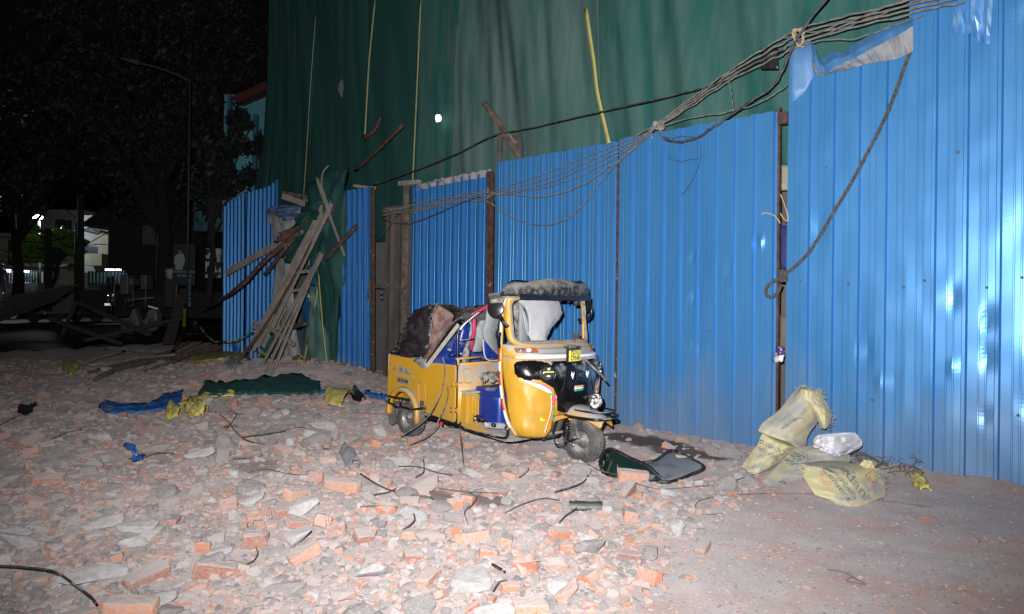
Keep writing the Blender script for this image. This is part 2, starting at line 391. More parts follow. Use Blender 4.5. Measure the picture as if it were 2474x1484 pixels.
bt.grid(rows, 0, smooth=False); bt.build('bent_flap', [M('bright_crumpled_sheet', (.07, .24, .55), (.2, .38, .62), 6, rough=.3, metal=.1)], P2, solid=.002)
# middle run
s_a0, s_a1 = FS(1198, 700)[0], FS(1494, 700)[0]; s_b1 = FS(1883, 700)[0]
P3 = panel_thing('blue corrugated panel directly behind the yellow auto rickshaw cab')
sheet('sheet', s_a0, s_a1, .0, lambda s: FS(1350, 367)[1]+.02*nz(s*9, 2), .0, .238, 'wide', m_blue, P3, seed=5, lean=-.016)
P4 = panel_thing('blue corrugated panel between the thin rust post and the dark gap')
dn = [(.95, 2.05, .07, -.03), (.97, 1.6, .08, -.03), (1.4, 1.9, .08, -.02), (1.75, 2.2, .06, .03), (1.0, 1.05, .06, -.02)]
sheet('sheet', s_a1+.012, s_b1, .0, lambda s: FS(1700, 300)[1]+.02*nz(s*9, 5), .0, .222, 'wide', m_blue, P4, seed=6, lean=-.014, rows=110, dents=dn)
rivets(P4, [(s_a1+.15+.222*k, z, .012) for k, z in ((0, 1.25), (2, 1.27), (5, 1.22), (3, 2.3), (6, 2.33))])
rivets(P3, [(s_a0+.15+.238*k, z, .012) for k, z in ((1, 2.3), (4, 2.32), (7, 2.27))])
# narrow ribbed run
s_c0, s_c1 = FS(996, 600)[0], FS(1178, 600)[0]
P5 = panel_thing('narrow ribbed blue panel above the torn rickshaw canvas, cables crossing it')
sheet('sheet', s_c0, s_c1, .0, lambda s: FS(1090, 433)[1]+.03*nz(s*9, 7), .0, .19, 'narrow', m_blue_n, P5, seed=9, lean=-.014)
s_d0, s_d1 = FS(818, 700)[0], FS(908, 700)[0]
P6 = panel_thing('narrow blue gate leaf with rusty right edge beside the brown opening')
sheet('sheet', s_d0, s_d1, .1, lambda s: FS(865, 459)[1]+.02*nz(s*9, 3), .05, .175, 'narrow', m_blue_n, P6, seed=12, lean=-.035)
hm = MB(); hm.beam(fp(s_d1+.05, -.05, .06), fp(s_d1-.07, FS(918, 452)[1], .06), .05, .06, up=FN); hm.build('edge_bar', m_rust, P6, bevel=.004)
ht = MB()
for py in (690, 702, 714, 730):
    q = FS(904, py); ht.lathe([(0, .03), (.02, .028), (.026, .01), (.026, 0)], fp(q[0], q[1], .085), FN, 8)
ht.box(fp(*FS(903, 700), .095), (.03, .03, .35), Matrix.Rotation(atan2(FE.y, FE.x), 3, 'Z')); ht.build('latch', m_steel, P6)
s_e0, s_em, s_e1 = FS(545, 650)[0], FS(599, 650)[0], FS(680, 560)[0]
P7 = panel_thing('blue ribbed panel at the far left end of the fence, with bent left corner')
sheet('sheet', s_e0, s_em-.03, .1, lambda s: pl([(s_e0, FS(549, 505)[1]), (s_e0+.35, FS(560, 492)[1]), (s_em, FS(598, 468)[1])], s), .05, .19, 'narrow', m_blue_n, P7, seed=15, lean=-.03)
P8 = panel_thing('blue ribbed panel left of the broken wooden ladder, its top right corner raised')
sheet('sheet', s_em+.03, s_e1, .1, lambda s: pl([(s_em, FS(600, 467)[1]), (s_em+1.1, FS(640, 456)[1]), (s_e1, FS(680, 441)[1]+.05)], s), .05, .19, 'narrow', m_blue_n, P8, seed=17, lean=-.02)
# posts
def post(label, s, z0, z1, off, w=.06, d=.06, lean=-.012, mat=None, slots=0, name='steel_post', cat='post'):
    m = MB(); m.beam(fp(s+lean*z0, z0, off), fp(s+lean*z1, z1, off), w, d, up=FN)
    o = m.build(name, mat or m_rust, None, bevel=.004); tag(o, label, cat, 'upright posts of the site fence'); return o
sp = FS(1187, 700)[0]
pt = empty('steel_post', fp(sp, 0, .0)); tag(pt, 'rusty slotted upright post behind the rickshaw roof', 'post', 'upright posts of the site fence')
for dx in (-.034, .034):
    m = MB(); m.beam(fp(sp+dx-.0, -.02, .02)-pt.location, fp(sp+dx-.014*3.4, FS(1187, 418)[1], .02)-pt.location, .034, .06, up=FN); m.build('channel', m_rust, pt, bevel=.003)
for k in range(7):
    z = .4+k*.5; m = MB(); m.box(fp(sp-.014*z, z, .03)-pt.location, (.10, .05, .07), Matrix.Rotation(atan2(FE.y, FE.x), 3, 'Z')); m.build('batten', m_rust, pt, bevel=.003)
post('thin rust bar between two blue panels right of the cab', FS(1497, 700)[0], -.02, FS(1502, 392)[1], .035, .022, .03, mat=m_rust)
post('rusty upright at the left edge of the dark gap', s_b1+.016, -.05, FS(1888, 270)[1]+.05, .0, .024, .05, lean=-.016)
m = MB(); m.box(fp(s_b1+.02, FS(1890, 290)[1], .05), (.10, .08, .12), Matrix.Rotation(atan2(FE.y, FE.x), 3, 'Z')); tag(m.build('steel_bracket', m_rust, bevel=.004), 'small rusty bracket at the top of the dark gap', 'bracket')
# frame of posts and old props above the fence
fr = empty('post_frame', fp(FS(1203, 400)[0], 0, -.08)); tag(fr, 'dusty steel frame rising above the fence behind the cab', 'frame')
def rel(p, o): return Vector(p)-o.location
m = MB(); m.beam(rel(F(1203, 560, -.08), fr), rel(F(1208, 322, -.08), fr), .06, .06, up=FN); m.build('upright', m_steel, fr, bevel=.004)
m = MB(); m.beam(rel(F(1206, 326, -.08), fr), rel(F(1256, 334, -.08), fr), .06, .06, up=FN); m.build('crossbar', m_steel, fr, bevel=.004)
m = MB(); m.beam(rel(F(1254, 336, -.1), fr), rel(F(1256, 560, -.1), fr), .07, .06, up=FN); m.build('upright', m_steel, fr, bevel=.004)
m_wood = M('grey_weathered_wood', (.17, .15, .13), (.27, .245, .215), 5, (1, 1, 1), rough=.85, bump=.4, bscale=26, rand=.12)
m_wood_d = M('dark_old_wood', (.07, .05, .04), (.15, .12, .10), 7, rough=.85, bump=.4, bscale=22, rand=.15)
m = MB(); m.tube([F(1170, 250, -.02), F(1210, 305, -.02), F(1232, 345, -.02), F(1257, 382, -.04)], [.045, .05, .055, .04], 9, wob=.08, sub=3); tag(m.build('wooden_prop', m_wood_d), 'long round log slanting above the fence, dusty end upward', 'log')
m = MB(); m.tube([F(1194, 292, -.05), F(1222, 322, -.05), F(1244, 346, -.05)], [.04, .045, .03], 9, wob=.08, sub=2); tag(m.build('wooden_prop', m_wood), 'short pale log lying under the longer slanting log', 'log')
# brown sheets in the opening
m_brown = M('grimy_brown_sheet', (.085, .068, .062), (.14, .12, .115), 3, (1, 1, .4), rough=.7, bump=.25, bscale=12)
op = empty('site_gate', fp(FS(955, 800)[0], 0, -.12)); tag(op, 'grimy brown metal gate recessed in the fence behind the canvas', 'gate')
s0, s1 = FS(914, 700)[0], FS(1000, 700)[0]
m = MB(); m.grid([[rel(fp(s0+(s1-s0)*j/12, z*.35, -.14+.012*nz(j, z)+(.02 if j % 4 == 2 else 0)), op) for j in range(13)] for z in range(10)], 0, False); m.build('sheet', m_brown, op, solid=.003)
m = MB(); m.beam(rel(F(973, 900, -.08), op), rel(F(982, 445, -.08), op), .075, .07, up=FN, rough=.05); m.build('column', m_wood_d, op)
m = MB(); m.beam(rel(F(912, 692, -.10), op), rel(F(1000, 696, -.10), op), .07, .11, up=FN); m.build('rail', m_brown, op, bevel=.004)
for px, py in ((938, 689), (958, 691), (925, 690), (985, 700), (985, 742), (922, 708), (922, 720)):
    m = MB(); m.lathe([(0, .04), (.022, .035), (.03, .012), (.03, 0)], rel(F(px, py, -.065), op), FN, 8); m.build('bolt', m_steel, op)
m = MB(); m.beam(F(967, 444, -.03), F(1012, 440, -.03), .07, .10, up=FN, rough=.1); tag(m.build('wood_offcut', m_wood), 'dusty block on top of the brown gate column', 'wood')
m = MB(); m.beam(F(856, 449, -.03), F(905, 455, -.03), .05, .05, up=FN, rough=.1); tag(m.build('wood_offcut', m_wood), 'pale batten lying along the top of the blue gate leaf', 'wood')
# dark gap: things seen behind
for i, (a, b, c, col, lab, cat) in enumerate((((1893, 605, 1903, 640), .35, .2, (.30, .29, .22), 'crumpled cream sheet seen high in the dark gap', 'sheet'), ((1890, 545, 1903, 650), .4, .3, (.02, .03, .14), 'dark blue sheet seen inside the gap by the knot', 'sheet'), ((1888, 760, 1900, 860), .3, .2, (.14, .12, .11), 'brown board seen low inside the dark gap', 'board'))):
    x0, y0, x1, y1 = a
    if i == 0: y0, y1 = 400, 460
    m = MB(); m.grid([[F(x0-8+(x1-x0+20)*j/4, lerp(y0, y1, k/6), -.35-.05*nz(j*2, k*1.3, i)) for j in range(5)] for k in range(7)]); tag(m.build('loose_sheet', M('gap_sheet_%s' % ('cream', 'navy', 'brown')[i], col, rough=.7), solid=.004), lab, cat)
m_rope = M('hemp_string', (.34, .25, .14), (.42, .33, .2), 30, rough=.9)
for k, (lab, L) in enumerate((('loop of tan string hanging through the gap', [(1886, 470), (1894, 490), (1903, 520), (1902, 535), (1893, 528), (1885, 515)]), ('tan string trailing out over the blue sheet beside the gap', [(1885, 540), (1872, 522), (1850, 515), (1840, 518)]))):
    m = MB(); m.tube([F(a, b, .06) for a, b in L], .007, 6, sub=4); tag(m.build('string', m_rope), lab, 'string')
# dark backing box added behind the fence so the gap reads black
m = MB(); m.box(fp(-2, 1.9, -1.9), (16, .15, 3.9), Matrix.Rotation(atan2(FE.y, FE.x), 3, 'Z')); tag(m.build('gap_backing', M('dark_backing', (.03, .028, .027), (.045, .04, .04), 3, rough=.95)), 'dark backing added behind the fence so the gap reads black', 'wall')
# ------------------------------------------------------------------ green debris netting
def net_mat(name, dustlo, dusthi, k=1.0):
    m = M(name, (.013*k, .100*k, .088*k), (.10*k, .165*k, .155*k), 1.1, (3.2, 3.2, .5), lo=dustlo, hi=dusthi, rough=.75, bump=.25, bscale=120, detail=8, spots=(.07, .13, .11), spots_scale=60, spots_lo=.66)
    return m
m_net = net_mat('green_net', .42, .80); m_net_d = net_mat('dusty_green_net', .30, .62); m_net_w = net_mat('dimmed_green_net', .55, .95, .62)  # last one: same net darkened to stand in for weak light at far left
m_tape = M('yellow_tape', (.42, .40, .12), (.50, .47, .16), 5, rough=.6); m_tape_p = M('pale_tape', (.26, .28, .17), (.34, .35, .2), 5, rough=.7)
NOFF = -.55
def net(label, s0, s1, zb, zt, mat, off, amp, seed, tapes=(), edge=None, cols=90, rows=60):
    o = empty('debris_net', fp(s0, 0, off)); tag(o, label, 'netting', 'green debris netting over the scaffold'); m = MB(); R = []
    for i in range(rows+1):
        r = []
        for j in range(cols+1):
            u = j/cols; s = lerp(s0, s1, u); b = zb(s) if callable(zb) else zb
            z = lerp(b, zt, i/rows)
            if edge and j == 0: pass
            w = amp*(.25*sin(s*3.1+seed+.5*z+1.5*nz(s*.7, z*.25, seed))+.9*nz(s*1.6+.35*z, z*.22, seed)+.45*nz(s*5+.5*z, z*.4, seed+4)*(.4+.9*max(0, nz(s*.6, z*.2, 8)+.3)))
            r.append(fp(s+(edge(z) if edge else 0)*(1-u), z, off+w)-o.location)
        R.append(r)
    m.grid(R); m.build('net_sheet', mat, o, solid=.004)
    for L, w, mt in tapes:
        t = MB(); t.ribbon([F(a, b, off+amp*1.5+.04)-o.location for a, b in L], w, sub=3); t.build('edge_tape', mt, o, solid=.003)
    return o
n0 = FS(635, 200, NOFF)[0]; n1 = FS(748, 250, NOFF)[0]; n2 = FS(888, 250, NOFF)[0]; n3 = FS(1004, 250, NOFF)[0]; n35 = FS(1092, 420, NOFF)[0]; n4 = FS(1440, 250, NOFF)[0]; n5 = FS(2300, 250, NOFF)[0]+4
ZT = 13
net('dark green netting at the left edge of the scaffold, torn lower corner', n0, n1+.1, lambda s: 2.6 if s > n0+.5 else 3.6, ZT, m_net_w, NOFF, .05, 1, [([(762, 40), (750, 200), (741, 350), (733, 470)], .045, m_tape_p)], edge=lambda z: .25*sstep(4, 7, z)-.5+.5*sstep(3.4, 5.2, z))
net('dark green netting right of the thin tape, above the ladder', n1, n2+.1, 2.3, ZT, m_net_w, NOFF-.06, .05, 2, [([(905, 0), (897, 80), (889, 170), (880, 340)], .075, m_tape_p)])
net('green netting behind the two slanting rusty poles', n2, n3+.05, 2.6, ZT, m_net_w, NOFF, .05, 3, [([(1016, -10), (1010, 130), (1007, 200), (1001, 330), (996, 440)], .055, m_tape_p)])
net('smooth green netting right of the long straight tape', n3, n35+.05, 3.1, ZT, m_net, NOFF-.05, .02, 4)
net('greyish dusty netting with long folds above the cab', n35, n4+.05, 3.1, ZT, m_net_d, NOFF+.02, .15, 5, [([(1415, 20), (1425, 90), (1434, 150), (1442, 220), (1455, 280), (1472, 352)], .06, m_tape)], cols=150)
net('brightest green netting with deep folds above the right panels', n4, n5, 3.1, ZT, m_net, NOFF, .17, 6, cols=260)
sc = MB(); sc.box(rel(fp((n0+n5)/2, 6.5, -1.3), empty_ := type('o', (), {'location': Vector()})()), (n5-n0-.3, .2, 13), Matrix.Rotation(atan2(FE.y, FE.x), 3, 'Z')); tag(sc.build('unfinished_building', M('raw_concrete', (.10, .10, .10), (.14, .135, .13), 2, rough=.9)), 'unlit concrete building wrapped in the green netting', 'building')
m = MB(); m.blob(F(1059, 286, NOFF+.12), (.045, .03, .055), 3, .5, 3, smooth=True); lo_ = m.build('net_bright_spot', M('spot_glow', (1.0, .95, .82), emit=6)); tag(lo_, 'small glowing white spot in the green netting', 'lamp')  # small white glowing ellipsoid set in the netting
m = MB(); m.blob(F(824, 212, NOFF+.1), (.05, .02, .16), 4, .5, 2); tag(m.build('net_scrap', M('torn_scrap', (.09, .10, .10), rough=.8)), 'little grey scrap caught on the dark netting', 'scrap')
# ------------------------------------------------------------------ auto rickshaw (built in its own frame: +x forward, near flank at -y)
YAW = radians(-45); RO = Vector((-.69, 7.85, 0)); AX = Vector((cos(YAW), sin(YAW), 0)); AY = Vector((-sin(YAW), cos(YAW), 0))
rk = empty('auto_rickshaw', RO, YAW); tag(rk, 'wrecked yellow three-wheeled auto rickshaw covered in dust, roof collapsed', 'auto rickshaw')
def LZ(a, b, y=None, x=None, z=None):
    d = ray(901.2+a*.3353, 645.6+b*.3353)
    n_, c = (AY, y) if y is not None else (AX, x) if x is not None else (Vector((0, 0, 1)), z)
    q = EYE+d*((c-(EYE-RO).dot(n_))/d.dot(n_))-RO; return Vector((q.dot(AX), q.dot(AY), q.z))
DUST = (.30, .29, .28)
m_yel = M('yellow_paint', (.50, .265, .012), (.40, .235, .045), 2.5, rough=.42, lo=.42, hi=.8, detail=9, dust=.6, dustc=DUST, coat=.05, spots=(.30, .25, .15), spots_scale=30, spots_lo=.62, ground_dirt=(.55, (.24, .20, .15), .55))
m_yel_c = M('yellow_paint_cowl', (.50, .265, .012), (.42, .24, .03), 3, rough=.4, dust=1.0, dustc=(.33, .32, .31), spots=(.36, .33, .28), spots_scale=8, spots_lo=.56)
m_yel_f = M('yellow_paint_fender', (.50, .265, .012), (.45, .25, .05), 6, rough=.5, dust=1.3, dustc=(.30, .29, .28))
m_blk = M('black_plastic', (.006, .006, .008), (.012, .012, .014), 5, rough=.30, dust=.25, dustc=DUST)
m_blk_g = M('black_gloss', (.005, .005, .007), rough=.16, spec=.6, dust=.15, dustc=DUST)
m_vin = M('dusty_black_vinyl', (.012, .012, .015), (.11, .105, .10), 20, (1, 1, 1), lo=.46, hi=.60, rough=.6, bump=.2, bscale=30, dust=.6, dustc=(.19, .185, .175), detail=9)
m_canvas = M('black_canvas', (.014, .011, .014), (.05, .045, .05), 5, (1, 1, 2), lo=.5, hi=.8, rough=.42, bump=.5, bscale=9, spots=(.3, .3, .3), spots_scale=16, spots_lo=.74, dust=.15, dustc=DUST)
m_maroon = M('maroon_lining', (.085, .04, .035), (.19, .12, .10), 9, (1, 1, 1), lo=.42, hi=.6, rough=.75, bump=.6, bscale=12, spots=(.28, .25, .23), spots_scale=12, spots_lo=.64)
m_bseat = M('blue_vinyl', (.006, .018, .16), (.008, .03, .22), 4, rough=.32, bump=.08, bscale=10, dust=.35, dustc=DUST)
m_greyv = M('grey_lining', (.15, .16, .165), (.22, .23, .235), 4, rough=.6, bump=.2, bscale=14, spots=(.3, .3, .29), spots_scale=18, spots_lo=.66)
m_dirtl = M('dirt_caked_lining', (.05, .05, .052), (.27, .26, .24), 17, lo=.40, hi=.62, rough=.85, bump=.4, bscale=40, detail=9)
m_white = M('pale_headliner', (.42, .43, .45), (.36, .37, .39), 2, rough=.6, spots=(.3, .3, .3), spots_scale=24, spots_lo=.74)
m_pink = M('pink_lining', (.50, .03, .12), rough=.5)
m_refl = M('white_reflector', (.88, .88, .88), rough=.25, spec=.8)
m_red = M('red_reflector', (.62, .06, .03), rough=.3)
m_grn = M('green_sticker', (.02, .42, .22), rough=.35)
m_ora = M('orange_sticker', (.75, .42, .16), rough=.35)
m_sil = M('reflector_silver', (.60, .60, .62), rough=.18, metal=.9)
m_glass = M('lamp_lens', (.55, .57, .58), rough=.08, metal=.75, bump=.5, bscale=90)
m_bglass = M('dark_lamp_lens', (.10, .12, .11), rough=.06, metal=.6, spec=.8)
m_amb = M('amber_lens', (.35, .11, .04), rough=.2)
m_tyre = M('dusty_tyre', (.028, .028, .03), (.13, .125, .12), 8, lo=.35, hi=.8, rough=.85, bump=.3, bscale=60, dust=.5, dustc=(.2, .19, .18))
m_rim = M('wheel_rim', (.34, .34, .33), (.22, .22, .21), 9, rough=.35, metal=.75, dust=.5)
m_hub = M('greasy_metal', (.06, .058, .055), (.17, .16, .15), 12, rough=.6, metal=.3, dust=.5)
m_bone = M('dusty_pale_strut', (.34, .30, .24), (.44, .41, .36), 9, rough=.75, bump=.3)
m_plate = M('yellow_plate', (.92, .78, .10), rough=.3)
m_ink = M('black_ink', (.01, .01, .012), rough=.5)
m_blueink = M('blue_lettering', (.01, .15, .36), rough=.5)
m_flap = M('grey_rubber', (.09, .09, .09), (.16, .155, .15), 6, rough=.8)
def RB(m, name, mat, par=rk, **k): return m.build(name, mat, par, **k)
def between(left, right, cols=8, bulge=0.0, n=Vector((0, -1, 0)), rows=None, rag=0.0, seed=0, vf=.7):
    K = rows or 14
    def samp(P, t): 
        P = [Vector(p) for p in P]; q = t*(len(P)-1); k = min(int(q), len(P)-2); return P[k].lerp(P[k+1], q-k)
    g = []
    for i in range(K+1):
        a, b = samp(left, i/K), samp(right, i/K)
        g.append([a.lerp(b, j/cols)+n*(bulge*sin(pi*j/cols)+rag*nz(i*vf+seed, j*.8, seed)) for j in range(cols+1)])
    return g
# --- shell surface
def nose(z): return pl([(.25, .26), (.5, .35), (.82, .40), (.98, .36), (1.04, .30), (1.075, .26), (1.10, .18), (1.55, .10), (1.7, .16)], z)
def sdx(z): return pl([(.25, 1.60), (.4, 1.55), (1.0, 1.46), (1.6, 1.45)], z)
def hw(z): return pl([(.25, .52), (.33, .57), (.5, .595), (.9, .61), (1.1, .60), (1.55, .565), (1.7, .50)], z)
def SA(a, z, o=0.0):
    c, s_ = max(cos(a), 0), sin(a); w = hw(z)+o
    return Vector((sdx(z)+(nose(z)+o)*c**.85, w*math.copysign(abs(s_)**.85, s_), z))
def SY(y, z, o=0.0):
    s_ = min(1, abs(y)/hw(z))**(1/.85); return SA(math.copysign(math.asin(s_), y), z, o)
A = [radians(-90+180*i/48) for i in range(49)]
# upper cowl (dust on top) and leg shields
m = MB(); m.grid([[SA(a, z, .012 if z == 1.075 else 0) for a in A] for z in (.99, 1.02, 1.05, 1.075)]); m.grid([[SA(a, 1.075, .012) for a in A], [SA(a, 1.10, .0) for a in A], [SA(a, 1.105, -.05) for a in A], [SA(a, 1.09, -.09) for a in A]]); RB(m, 'front_cowl', m_yel_c, solid=.004)
for sg in (-1, 1):
    m = MB(); R = []
    for i in range(27):
        z = .245+i*(.99-.245)/26; ye = .285+.02*sstep(.5, .3, z)+ .05*sstep(.34, .25, z)
        if z > .62: ye = .285*sstep(.99, .9, z)*0+.285
        amax = math.asin(min(1, (ye/hw(z)))**(1/.85)) if z < .62 else math.asin((.285/hw(z))**(1/.85))
        dz = .0 if z > .3 else (.3-z)
        R.append([SA(sg*lerp(pi/2, amax, j/22), z, -dz*dz*6+.006*sin(z*9)+.007*nz(j*.22, z*7, sg)+.004*nz(j*.6, z*16, 5)) for j in range(23)])
    m.grid(R); RB(m, 'leg_shield', m_yel, solid=.006)
m = MB(); m.grid([[SY(lerp(-.285, .285, j/12), z) for j in range(13)] for z in (.45, .6, .8, .99)]); RB(m, 'nose_skin', m_yel, solid=.004)
# black nose panel
def zlo(y): return pl([(0, .47), (.2, .475), (.265, .50), (.272, .63), (.31, .71), (.40, .765), (.50, .780), (.55, .79), (.575, .80), (.585, .83)], abs(y))
m = MB(); ys = [-.585, -.575, -.56, -.54, -.52, -.5, -.45, -.4, -.35, -.31, -.29, -.272, -.265, -.23, -.19, -.1]; ys = ys+[0]+[-y for y in ys[::-1]]
def zhi(y): return pl([(0, .965), (.5, .965), (.57, .96), (.585, .93)], abs(y))
m.grid([[SY(y, lerp(zlo(y), zhi(y), k/8), .004+.012*sin(pi*min(1, k/8*1.0))**.5) for y in ys] for k in range(9)]); RB(m, 'nose_panel', m_blk_g, solid=.003)
ys5 = [y*.62 for y in ys]
m = MB(); m.grid([[SY(y, .956, .02) for y in ys5], [SY(y, .97, .018) for y in ys5], [SY(y, .982, .006) for y in ys5]]); RB(m, 'nose_ledge', M('dust_ledge', (.20, .195, .19), (.30, .29, .28), 12, rough=.9), solid=.003)
for sg in (-1, 1):
    m = MB(); m.tube([SY(sg*y, z, .019) for y, z in ((.17, .95), (.18, .85), (.20, .75), (.235, .66), (.24, .66))], .003, 5, sub=3); RB(m, 'panel_seam', m_blk)
    for z in (.90, .84):
        m = MB(); m.lathe([(0, .006), (.006, .005), (.008, .0)], SY(sg*-.52 if sg > 0 else .52, z, .012), (.5, -.8*sg, 0), 8); RB(m, 'screw', m_hub)
# white reflective band
m = MB(); yy = [-.57+.03*i for i in range(39)]
m.grid([[SY(y, .982, .014) for y in yy], [SY(y, lerp(1.0, 1.026 if y < 0 else 1.014, sstep(.57, .45, abs(y))), .014) for y in yy]]); RB(m, 'reflective_band', m_refl, solid=.002)
# headlights
for sg in (-1, 1):
    c = SY(sg*.365, .845, .02); nrm = Vector((.92, sg*.38, .05)).normalized()
    m = MB(); m.lathe([(.092, -.05), (.086, .006), (.078, .012), (.070, .004), (.066, -.008)], c, nrm, 32); h = RB(m, 'headlight', m_blk)
    m = MB(); m.lathe([(.068, -.006), (.05, .008), (.02, .016), (0, .017)], c, nrm, 32); RB(m, 'lens', m_bglass, h)
    m = MB(); u = nrm.cross(Vector((0, 0, 1))).normalized()*-1
    m.box(c+nrm*.019+Vector((0, 0, .018)), (.004, .105, .008), frame_mtx((0, 0, 0), nrm, u).to_3x3()); RB(m, 'lens_tape', m_plate, h)
    m = MB(); m.blob(c+nrm*.02+Vector((0, 0, -.02)), (.006, .028, .010), 2, .3, 2, smooth=True); RB(m, 'bulb_glint', m_refl, h)
    m = MB(); o_ = c+nrm*.022+Vector((0, 0, .045)); m.poly([o_+u*a+Vector((0, 0, b)) for a, b in ((-.016, .002), (-.010, .010), (-.004, .004), (.014, .016), (.004, -.010), (-.008, -.010))], nrm, .002); RB(m, 'bird_sticker', m_refl, h)
# turn indicators
for sg in (-1, 1):
    ind = MB(); L = [SY(sg*y, z, .012) for z in (1.035, 1.075) for y in (.56, .50, .44, .38)]
    ind.grid([L[:4], L[4:]], smooth=False); i0 = RB(ind, 'indicator', m_amb, solid=.012)
    m = MB(); m.grid([[SY(sg*y, z, .02) for y in (.55, .52, .49)] for z in (1.042, 1.068)]); RB(m, 'clear_lens', m_glass, i0, solid=.004)
    if sg < 0:
        m = MB(); m.blob(SY(sg*.455, 1.056, .022), (.014, .038, .020), 5, .2, 2, smooth=True); RB(m, 'indicator_glow', m_refl, i0)  # bright glow modelled as a white blob, near indicator only
# plate, emblem, doves, flag
pc = Vector((1.865, -.03, 1.005)); pm = frame_mtx(pc, (-.12, 1, 0), (.0, 0, 1)); pr = pm.to_3x3(); pn = pr @ Vector((0, 0, 1))
m = MB(); m.box(pc-pn*.015, (.235, .145, .02), pr); np_ = RB(m, 'number_plate', m_blk, bevel=.012)
m = MB(); m.blob(pc+Vector((-.02, -.02, .082)), (.05, .09, .018), 3, .5, 3); RB(m, 'dust_crust', m_vin, np_)
m = MB(); m.box(pc+pn*.002-Vector((0, 0, .004)), (.195, .105, .008), pr); RB(m, 'plate_face', m_plate, np_, bevel=.003)
for t_, dz_ in (('TS11U', .022), ('C9160', -.027)):
    text_mesh('plate_text', t_, .062, frame_mtx(pc+pn*.008+Vector((0, 0, dz_)), pr @ Vector((1, 0, 0)), (0, 0, 1)), m_ink, np_, th=.001, squeeze=.95, bold=.0008)
ec = SY(.0, .82, .022); em = frame_mtx(ec, (0, 1, 0), (0, 0, 1)); er = em.to_3x3()
m = MB(); m.box(ec, (.098, .086, .012), er); e0 = RB(m, 'emblem', M('emblem_rim', (.05, .06, .07), rough=.25, metal=.6), bevel=.012)
m = MB(); m.box(ec+Vector((.005, 0, 0)), (.078, .066, .008), er); RB(m, 'emblem_face', m_blk_g, e0, bevel=.008)
text_mesh('emblem_text', 'RE', .055, frame_mtx(ec+Vector((.010, 0, 0)), (0, 1, 0), (0, 0, 1)), M('emblem_letters', (.03, .09, .15), rough=.3), e0, th=.001, bold=.001)
dove = [(-.030, .030), (-.022, .012), (-.010, .008), (-.004, .022), (.004, .030), (.012, .026), (.008, .014), (.014, .0), (.010, -.014), (.0, -.022), (-.004, -.038), (-.020, -.036), (-.014, -.022), (-.026, -.014), (-.022, -.002), (-.034, .004)]
for sg in (-1, 1):
    o_ = SY(sg*.105, .825, .024); m = MB(); m.poly([o_+Vector((0, -sg*a*-1 if sg < 0 else -a, b)) for a, b in dove], (1, 0, 0), .002); RB(m, 'dove_sticker', m_refl)
for mt, z in ((m_ora, .712), (m_refl, .694), (m_grn, .675)):
    m = MB(); m.grid([[SY(y, z-.0075, .024) for y in (-.07, -.035, 0, .035, .07)], [SY(y, z+.0075, .024) for y in (-.07, -.035, 0, .035, .07)]]); RB(m, 'flag_stripe', mt, solid=.002)
# leg-shield stickers
def on_shell(poly_yz, name, mt, o=.010, sg=-1):
    ys_ = [p[0] for p in poly_yz]
    m = MB(); k = len(poly_yz); top = poly_yz[:k//2]; bot = poly_yz[k//2:][::-1]
    m.grid([[SY(sg*a, b, o) for a, b in top], [SY(sg*a, b, o) for a, b in bot]], smooth=False); return RB(m, name, mt, solid=.0015)
for sg in (-1, 1):
    on_shell([(.555, .792), (.50, .770), (.42, .740), (.34, .690), (.325, .655), (.40, .690), (.48, .735), (.555, .785)], 'swoosh_sticker', m_refl, .011, sg)
    on_shell([(.50, .778), (.42, .752), (.34, .705), (.315, .675), (.33, .680), (.34, .692), (.42, .742), (.50, .772)], 'pink_sticker', M('pink_sticker', (.75, .10, .45), rough=.3), .012, sg)
    on_shell([(.345, .672), (.315, .650), (.33, .638), (.36, .668)], 'green_sticker', m_grn, .013, sg)
    m = MB(); m.tube([SY(sg*y, z, .010) for y, z in ((.325, .65), (.318, .60), (.322, .50), (.34, .38), (.36, .30))], .0045, 5, sub=3); RB(m, 'pinstripe', m_red)
    m = MB(); m.tube([SY(sg*y, z, .010) for y, z in ((.337, .645), (.33, .60), (.333, .50), (.352, .38), (.372, .30))], .003, 5, sub=3); RB(m, 'pinstripe', m_refl)
    m = MB(); c = SY(sg*.30, .605, .009); m.lathe([(0, .002), (.022, .002), (.024, 0)], c, (.93, sg*.36, 0), 20); RB(m, 'round_sticker', M('rose_sticker', (.75, .08, .30), rough=.3))
    m = MB(); c = SY(sg*.562, .79, .006); m.lathe([(.011, .003), (.016, .003), (.018, 0)], c, (.5, sg*.85, 0), 12); RB(m, 'wheel_sticker', m_plate)
    for i, (yy_, z) in enumerate(((.30, .545), (.308, .53), (.30, .50), (.312, .49), (.30, .47), (.315, .46), (.305, .44), (.318, .435), (.30, .42))):
        m = MB(); m.lathe([(.004, .002), (.008, .002), (.009, 0)], SY(sg*yy_, z, .008), (.93, sg*.36, 0), 8); RB(m, 'flower_sticker', m_grn)
m = MB(); c = SY(-.40, .425, .010); u = (SY(-.37, .425, .01)-c).normalized(); m.poly([c+u*a+Vector((0, 0, b)) for a, b in ((-.022, .018), (-.012, .018), (-.002, .006), (.024, -.006), (.020, -.016), (-.022, -.014))], (.7, -.7, 0), .002); RB(m, 'small_sticker', m_plate)
